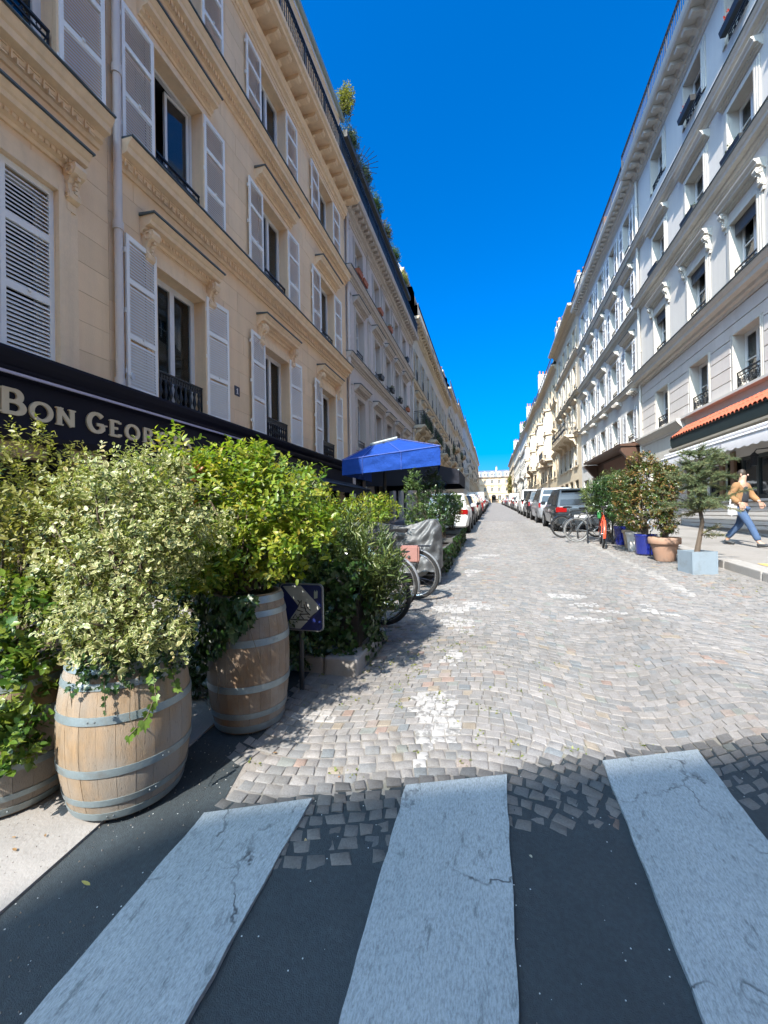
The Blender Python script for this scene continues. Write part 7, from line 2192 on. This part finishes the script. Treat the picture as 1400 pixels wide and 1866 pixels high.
whitep = paint('white car paint', (.66, .66, .65), 0); redp = paint('red car paint', (.25, .015, .015), .1); bluep = paint('blue grey car paint', (.05, .08, .14), .4); greyp = paint('mid grey car paint', (.14, .15, .16), .4); beigep = paint('pale beige car paint', (.46, .43, .38), .2)
XRc = 2.98
rc = [('dark grey hatchback at the head of the right hand row', 15.5, dgrey, 4.2, 1.78, 1.56, 'hatch'), ('silver people carrier behind the dark grey hatchback', 20.9, silver, 4.5, 1.80, 1.72, 'mpv'), ('black off roader third in the right hand row', 26.2, blackp, 4.4, 1.80, 1.66, 'suv'),
      ('white van fourth in the right hand row', 31.6, whitep, 4.6, 1.82, 1.9, 'van'), ('small black hatchback hidden beyond the white van', 37.2, blackp, 3.7, 1.66, 1.46, 'hatch'), ('white people carrier before the car with glowing red lamp', 42.0, whitep, 4.2, 1.76, 1.62, 'mpv'),
      ('black saloon with a bright red tail lamp on the right', 47.4, blackp, 4.5, 1.78, 1.46, 'saloon'), ('dull red hatchback on the right', 53.0, redp, 4.0, 1.72, 1.48, 'hatch'), ('pale van farther along the right hand row', 58.2, whitep, 4.8, 1.86, 2.0, 'van'),
      ('grey hatchback beyond the pale van', 64.0, greyp, 4.0, 1.72, 1.48, 'hatch'), ('blue grey estate in the far right hand row', 69.5, bluep, 4.4, 1.76, 1.5, 'mpv'), ('dark red car in the far right hand row', 75.2, redp, 4.0, 1.72, 1.48, 'hatch'),
      ('silver car near the far end of the right hand row', 81.0, silver, 4.1, 1.74, 1.5, 'hatch'), ('white car near the far end of the right hand row', 87.5, whitep, 4.2, 1.74, 1.52, 'hatch'), ('black car near the far end of the right hand row', 94, blackp, 4.2, 1.74, 1.5, 'hatch'), ('last grey car of the right hand row', 102, greyp, 4.2, 1.74, 1.52, 'hatch')]
for lab, Y, c, l, w, h, st in rc: car(lab, XRc + random.uniform(-.05, .05) + (.12 if Y > 35 else 0), Y, c, l, w, h, st, 0 if Y < 40 else 2)
XLc = -1.66
lc = [('rounded white hatchback nearest on the left behind the shrubs', 14.9, whitep, 3.6, 1.64, 1.50, 'hatch'), ('dark saloon just beyond the white hatchback on the left', 19.4, blackp, 4.3, 1.72, 1.46, 'saloon'), ('pale beige car with red lamps third on the left', 24.9, beigep, 4.1, 1.74, 1.55, 'mpv'),
      ('blue grey car fourth on the left', 30.2, bluep, 4.1, 1.74, 1.54, 'suv'), ('dark red people carrier fifth on the left', 35.5, redp, 4.2, 1.74, 1.6, 'mpv'), ('white van on the left side', 41.2, whitep, 4.8, 1.84, 2.0, 'van'), ('black hatchback beyond the white van on the left', 47.2, blackp, 4.0, 1.72, 1.5, 'hatch'),
      ('silver hatchback far along the left', 53, silver, 4.0, 1.72, 1.5, 'hatch'), ('grey hatchback far along the left', 59.5, greyp, 4.0, 1.72, 1.5, 'hatch'), ('small white car far along the left', 66, whitep, 3.8, 1.70, 1.5, 'hatch'), ('dark car far along the left near the end', 74, blackp, 4.2, 1.72, 1.5, 'hatch'), ('last car of the left hand row', 84, greyp, 4.2, 1.72, 1.5, 'hatch')]
for lab, Y, c, l, w, h, st in lc: car(lab, XLc + random.uniform(-.04, .04) + (.1 if Y > 35 else 0), Y, c, l, w, h, st, 0 if Y < 40 else 2)

# ================================================================== people
def skin_mesh(name, pts, edges, radii, mat, sub=2, root=0):
    me = bpy.data.meshes.new('tmp'); me.from_pydata(pts, edges, [])
    o = bpy.data.objects.new('tmp', me); COL.objects.link(o)
    md = o.modifiers.new('s', 'SKIN'); md.use_smooth_shade = True
    for v, r in zip(me.skin_vertices[0].data, radii):
        v.radius = r if isinstance(r, tuple) else (r, r)
    me.skin_vertices[0].data[root].use_root = True
    ms = o.modifiers.new('b', 'SUBSURF'); ms.levels = sub; ms.render_levels = sub
    bpy.context.view_layer.update()
    dg = bpy.context.evaluated_depsgraph_get()
    out = bpy.data.meshes.new_from_object(o.evaluated_get(dg)); out.name = name
    bpy.data.objects.remove(o)
    out.materials.clear(); out.materials.append(mat)
    out.polygons.foreach_set('use_smooth', [True] * len(out.polygons))
    return out
skin_m = M('skin', (.42, .26, .19), .55, .06, 10, 0); hair_m = M('dark brown hair', (.03, .02, .014), .6, .2, 20, .2)
tan_m = M('tan suede jacket', (.25, .135, .06), .9, .08, 8, .3, 40); shirt_m = M('dark navy jumper', (.02, .022, .03), .9, .1, 8, .1); jean_m = M('blue denim', (.045, .085, .17), .85, .15, 8, .2, 80); shoe_m = M('dark grey shoes', (.03, .035, .04), .6, .1, 8, 0)
def walker(label, loc, heading, jacket, jeans, shirt, group=None, s=1.0, bag=True):
    """local frame: walks towards -y; left/right is x"""
    t = thing('person', label, 'person', loc, heading, group); t.scale = (s, s, s)
    hipz = .90
    RF, LF = (-.09, -.36, .08), (.09, .36, .12)       # front foot, rear foot (ankles)
    RK, LK = (-.10, -.20, .49), (.10, .10, .48)
    pts = [(0, 0, hipz), (-.10, 0, hipz - .04), RK, RF, (-.09, -.48, .045), (.10, 0, hipz - .04), LK, LF, (.09, .28, .03),
           (0, -.01, 1.12), (0, -.02, 1.34), (0, -.02, 1.47), (0, -.035, 1.56), (0, -.05, 1.66),
           (-.18, -.01, 1.41), (-.24, .10, 1.14), (-.20, -.08, .96), (.18, -.01, 1.41), (.24, -.08, 1.15), (.20, -.26, 1.0)]
    ed = [(0, 1), (1, 2), (2, 3), (3, 4), (0, 5), (5, 6), (6, 7), (7, 8), (0, 9), (9, 10), (10, 11), (11, 12), (12, 13), (10, 14), (14, 15), (15, 16), (10, 17), (17, 18), (18, 19)]
    rad = [(.13, .10), .085, .055, .042, .03, .085, .055, .042, .03, (.12, .09), (.15, .10), .055, .07, .075, .058, .042, .034, .058, .042, .034]
    new_obj('body', skin_mesh('body', pts, ed, rad, skin_m), t)
    # jeans
    pts = [(0, 0, hipz + .05), (-.10, 0, hipz - .05), RK, (RF[0], RF[1] + .01, .12), (.10, 0, hipz - .05), LK, (LF[0], LF[1], .16)]
    new_obj('jeans', skin_mesh('jeans', pts, [(0, 1), (1, 2), (2, 3), (0, 4), (4, 5), (5, 6)], [(.16, .12), .105, .078, .068, .105, .078, .068], jeans), t)
    # jumper, then open jacket with sleeves
    new_obj('jumper', skin_mesh('jumper', [(0, 0, .95), (0, -.015, 1.15), (0, -.03, 1.40)], [(0, 1), (1, 2)], [(.155, .125), (.15, .125), (.12, .10)], shirt), t)
    pts = [(0, .03, .93), (0, .02, 1.15), (0, .01, 1.36), (-.19, 0, 1.40), (-.26, .10, 1.14), (-.21, -.06, .99), (.19, 0, 1.40), (.26, -.08, 1.15), (.21, -.23, 1.02), (0, .01, 1.46)]
    new_obj('jacket', skin_mesh('jacket', pts, [(0, 1), (1, 2), (2, 3), (3, 4), (4, 5), (2, 6), (6, 7), (7, 8), (2, 9)], [(.20, .12), (.19, .125), (.17, .11), .085, .075, .06, .085, .075, .06, .09], jacket), t)
    for f, up in ((RF, .0), (LF, .03)):
        d = -.17
        new_obj('shoe', skin_mesh('shoe', [(f[0], f[1] + .05, .05 + up * 1.6), (f[0], f[1] - .06, .045 + up), (f[0], f[1] + d, .04)], [(0, 1), (1, 2)], [(.05, .045), (.052, .045), (.042, .032)], shoe_m), t)
    # head details
    mb = MB(); hz = 1.665
    mb.lathe([(.0, .105), (.045, .096), (.072, .06), (.083, .01), (.080, -.03), (.06, -.07)], 14, c=(0, -.018, hz)); q = mb.mesh('hair', hair_m, True); new_obj('hair', q, t)
    mb = MB(); mb.lathe([(0, .024), (.012, .01), (.016, -.012), (0, -.016)], 6, c=(0, -.135, 1.63)); 
    for sx in (-.078, .078): mb.lathe([(0, .03), (.012, .02), (.016, 0), (.008, -.03), (0, -.03)], 6, c=(sx, -.04, 1.64))
    new_obj('face', mb.mesh('face', skin_m, True), t)
    for hx, hy, hz_ in ((-.20, -.10, .92), (.20, -.28, .955)):
        mb = MB(); mb.obox((hx, hy, hz_), (.017, 0, 0), (0, .038, 0), (0, .01, .045))
        for k in range(4): mb.tube([(hx, hy - .03 + k * .02, hz_ - .04), (hx, hy - .038 + k * .02, hz_ - .085), (hx + .01, hy - .03 + k * .02, hz_ - .115 + abs(k - 1.4) * .008)], [.010, .009, .007], 5)
        mb.tube([(hx, hy - .04, hz_ + .01), (hx + .008, hy - .065, hz_ - .03), (hx + .008, hy - .06, hz_ - .06)], [.012, .010, .008], 5)
        new_obj('hand', mb.mesh('hand', skin_m, True), t)
    return t
walker('person in tan jacket and blue jeans walking past the restaurant', (5.12, 10.3, gz(10.3) + .13), R(38), tan_m, jean_m, shirt_m, None, .92)
pb_ = thing('shoulder_bag', 'pale shoulder bag carried by the person in the tan jacket', 'bag', (4.94, 10.22, gz(10.3) + .76), R(38))
mb = MB(); mb.box(-.15, .15, -.05, .05, 0, .26); me = mb.mesh('pouch', M('pale canvas', (.50, .50, .50), .8, .05, 6, .1)); bm = bmesh.new(); bm.from_mesh(me); bmesh.ops.bevel(bm, geom=bm.edges[:], offset=.03, segments=2, affect='EDGES'); bm.to_mesh(me); bm.free(); new_obj('pouch', me, pb_)
mb = MB(); mb.tube([(-.13, 0, .25), (-.02, .03, .52), (.12, 0, .25)], .012, 5); mb.build('strap', M('pale canvas', (.5, .5, .5)), pb_)
walker('distant walker in dark clothes in the middle of the road', (1.35, 128, gz(128)), R(10), shirt_m, M('black trousers', (.02, .02, .022), .9, .1, 5, 0), shirt_m, 'distant walkers')
walker('distant walker in pale green top near the archway', (1.85, 134, gz(134)), R(-20), M('pale green top', (.22, .28, .14), .9, .1, 5, 0), M('black trousers', (.02, .02, .022)), shirt_m, 'distant walkers')
walker('distant walker by the parked cars on the left near the archway', (-.55, 120, gz(120)), R(170), tan_m, jean_m, shirt_m, 'distant walkers')

# ================================================================== small litter on the crossing
fall = [(-.58, 1.80, .014, 'small red leaf on the left stripe', (.35, .03, .03)), (-1.52, 1.22, .03, 'long yellow leaf by the kerb near the barrel', (.42, .36, .10)), (-.80, 1.60, .0, 'dry tan leaf beside the left stripe', (.40, .30, .16)), (-.70, 1.50, .0, 'pale curled leaf between the stripes', (.46, .42, .28)),
        (-.80, 2.0, .006, 'orange leaf at the seam of the setts', (.45, .20, .07)), (-1.30, 1.42, .004, 'pale leaf below the near barrel', (.45, .42, .33)), (-1.22, 2.1, .006, 'brown leaf near the second barrel', (.28, .17, .08)), (.12, 1.75, .0, 'tiny cream leaf between the middle and right stripes', (.5, .46, .36)), (-2.0, 1.28, .016, 'first brown leaf by the left barrel', (.25, .15, .07)), (-2.08, 1.33, .016, 'second brown leaf by the left barrel', (.30, .18, .08)), (-1.95, 1.36, .016, 'third brown leaf by the left barrel', (.22, .13, .06))]
for i, (x, y, dz_, lab, c) in enumerate(fall):
    z = gz(y) + dz_ + .002
    if lab.startswith('small red'): x, y = -1.12, 1.36; z = gz(y) + .013
    a = random.uniform(0, 6.28); s = .045 if 'long' in lab else random.uniform(.016, .028)
    me = leaf_mesh('fallen_leaf', np.array([[0, 0, 0.]]), np.array([[math.cos(a), math.sin(a), .05]]), np.array([[0, 0, 1.]]), np.array([s]), 'oval', .5 if 'long' not in lab else .3, leaf_mat('leaf ' + lab[:12], [c, c], trans=.2), .3, -.1, np.array([.5]))
    o = new_obj('fallen_leaf', me, None, (x, y, z)); tag(o, lab, 'leaf', 'fallen leaves on the crossing')
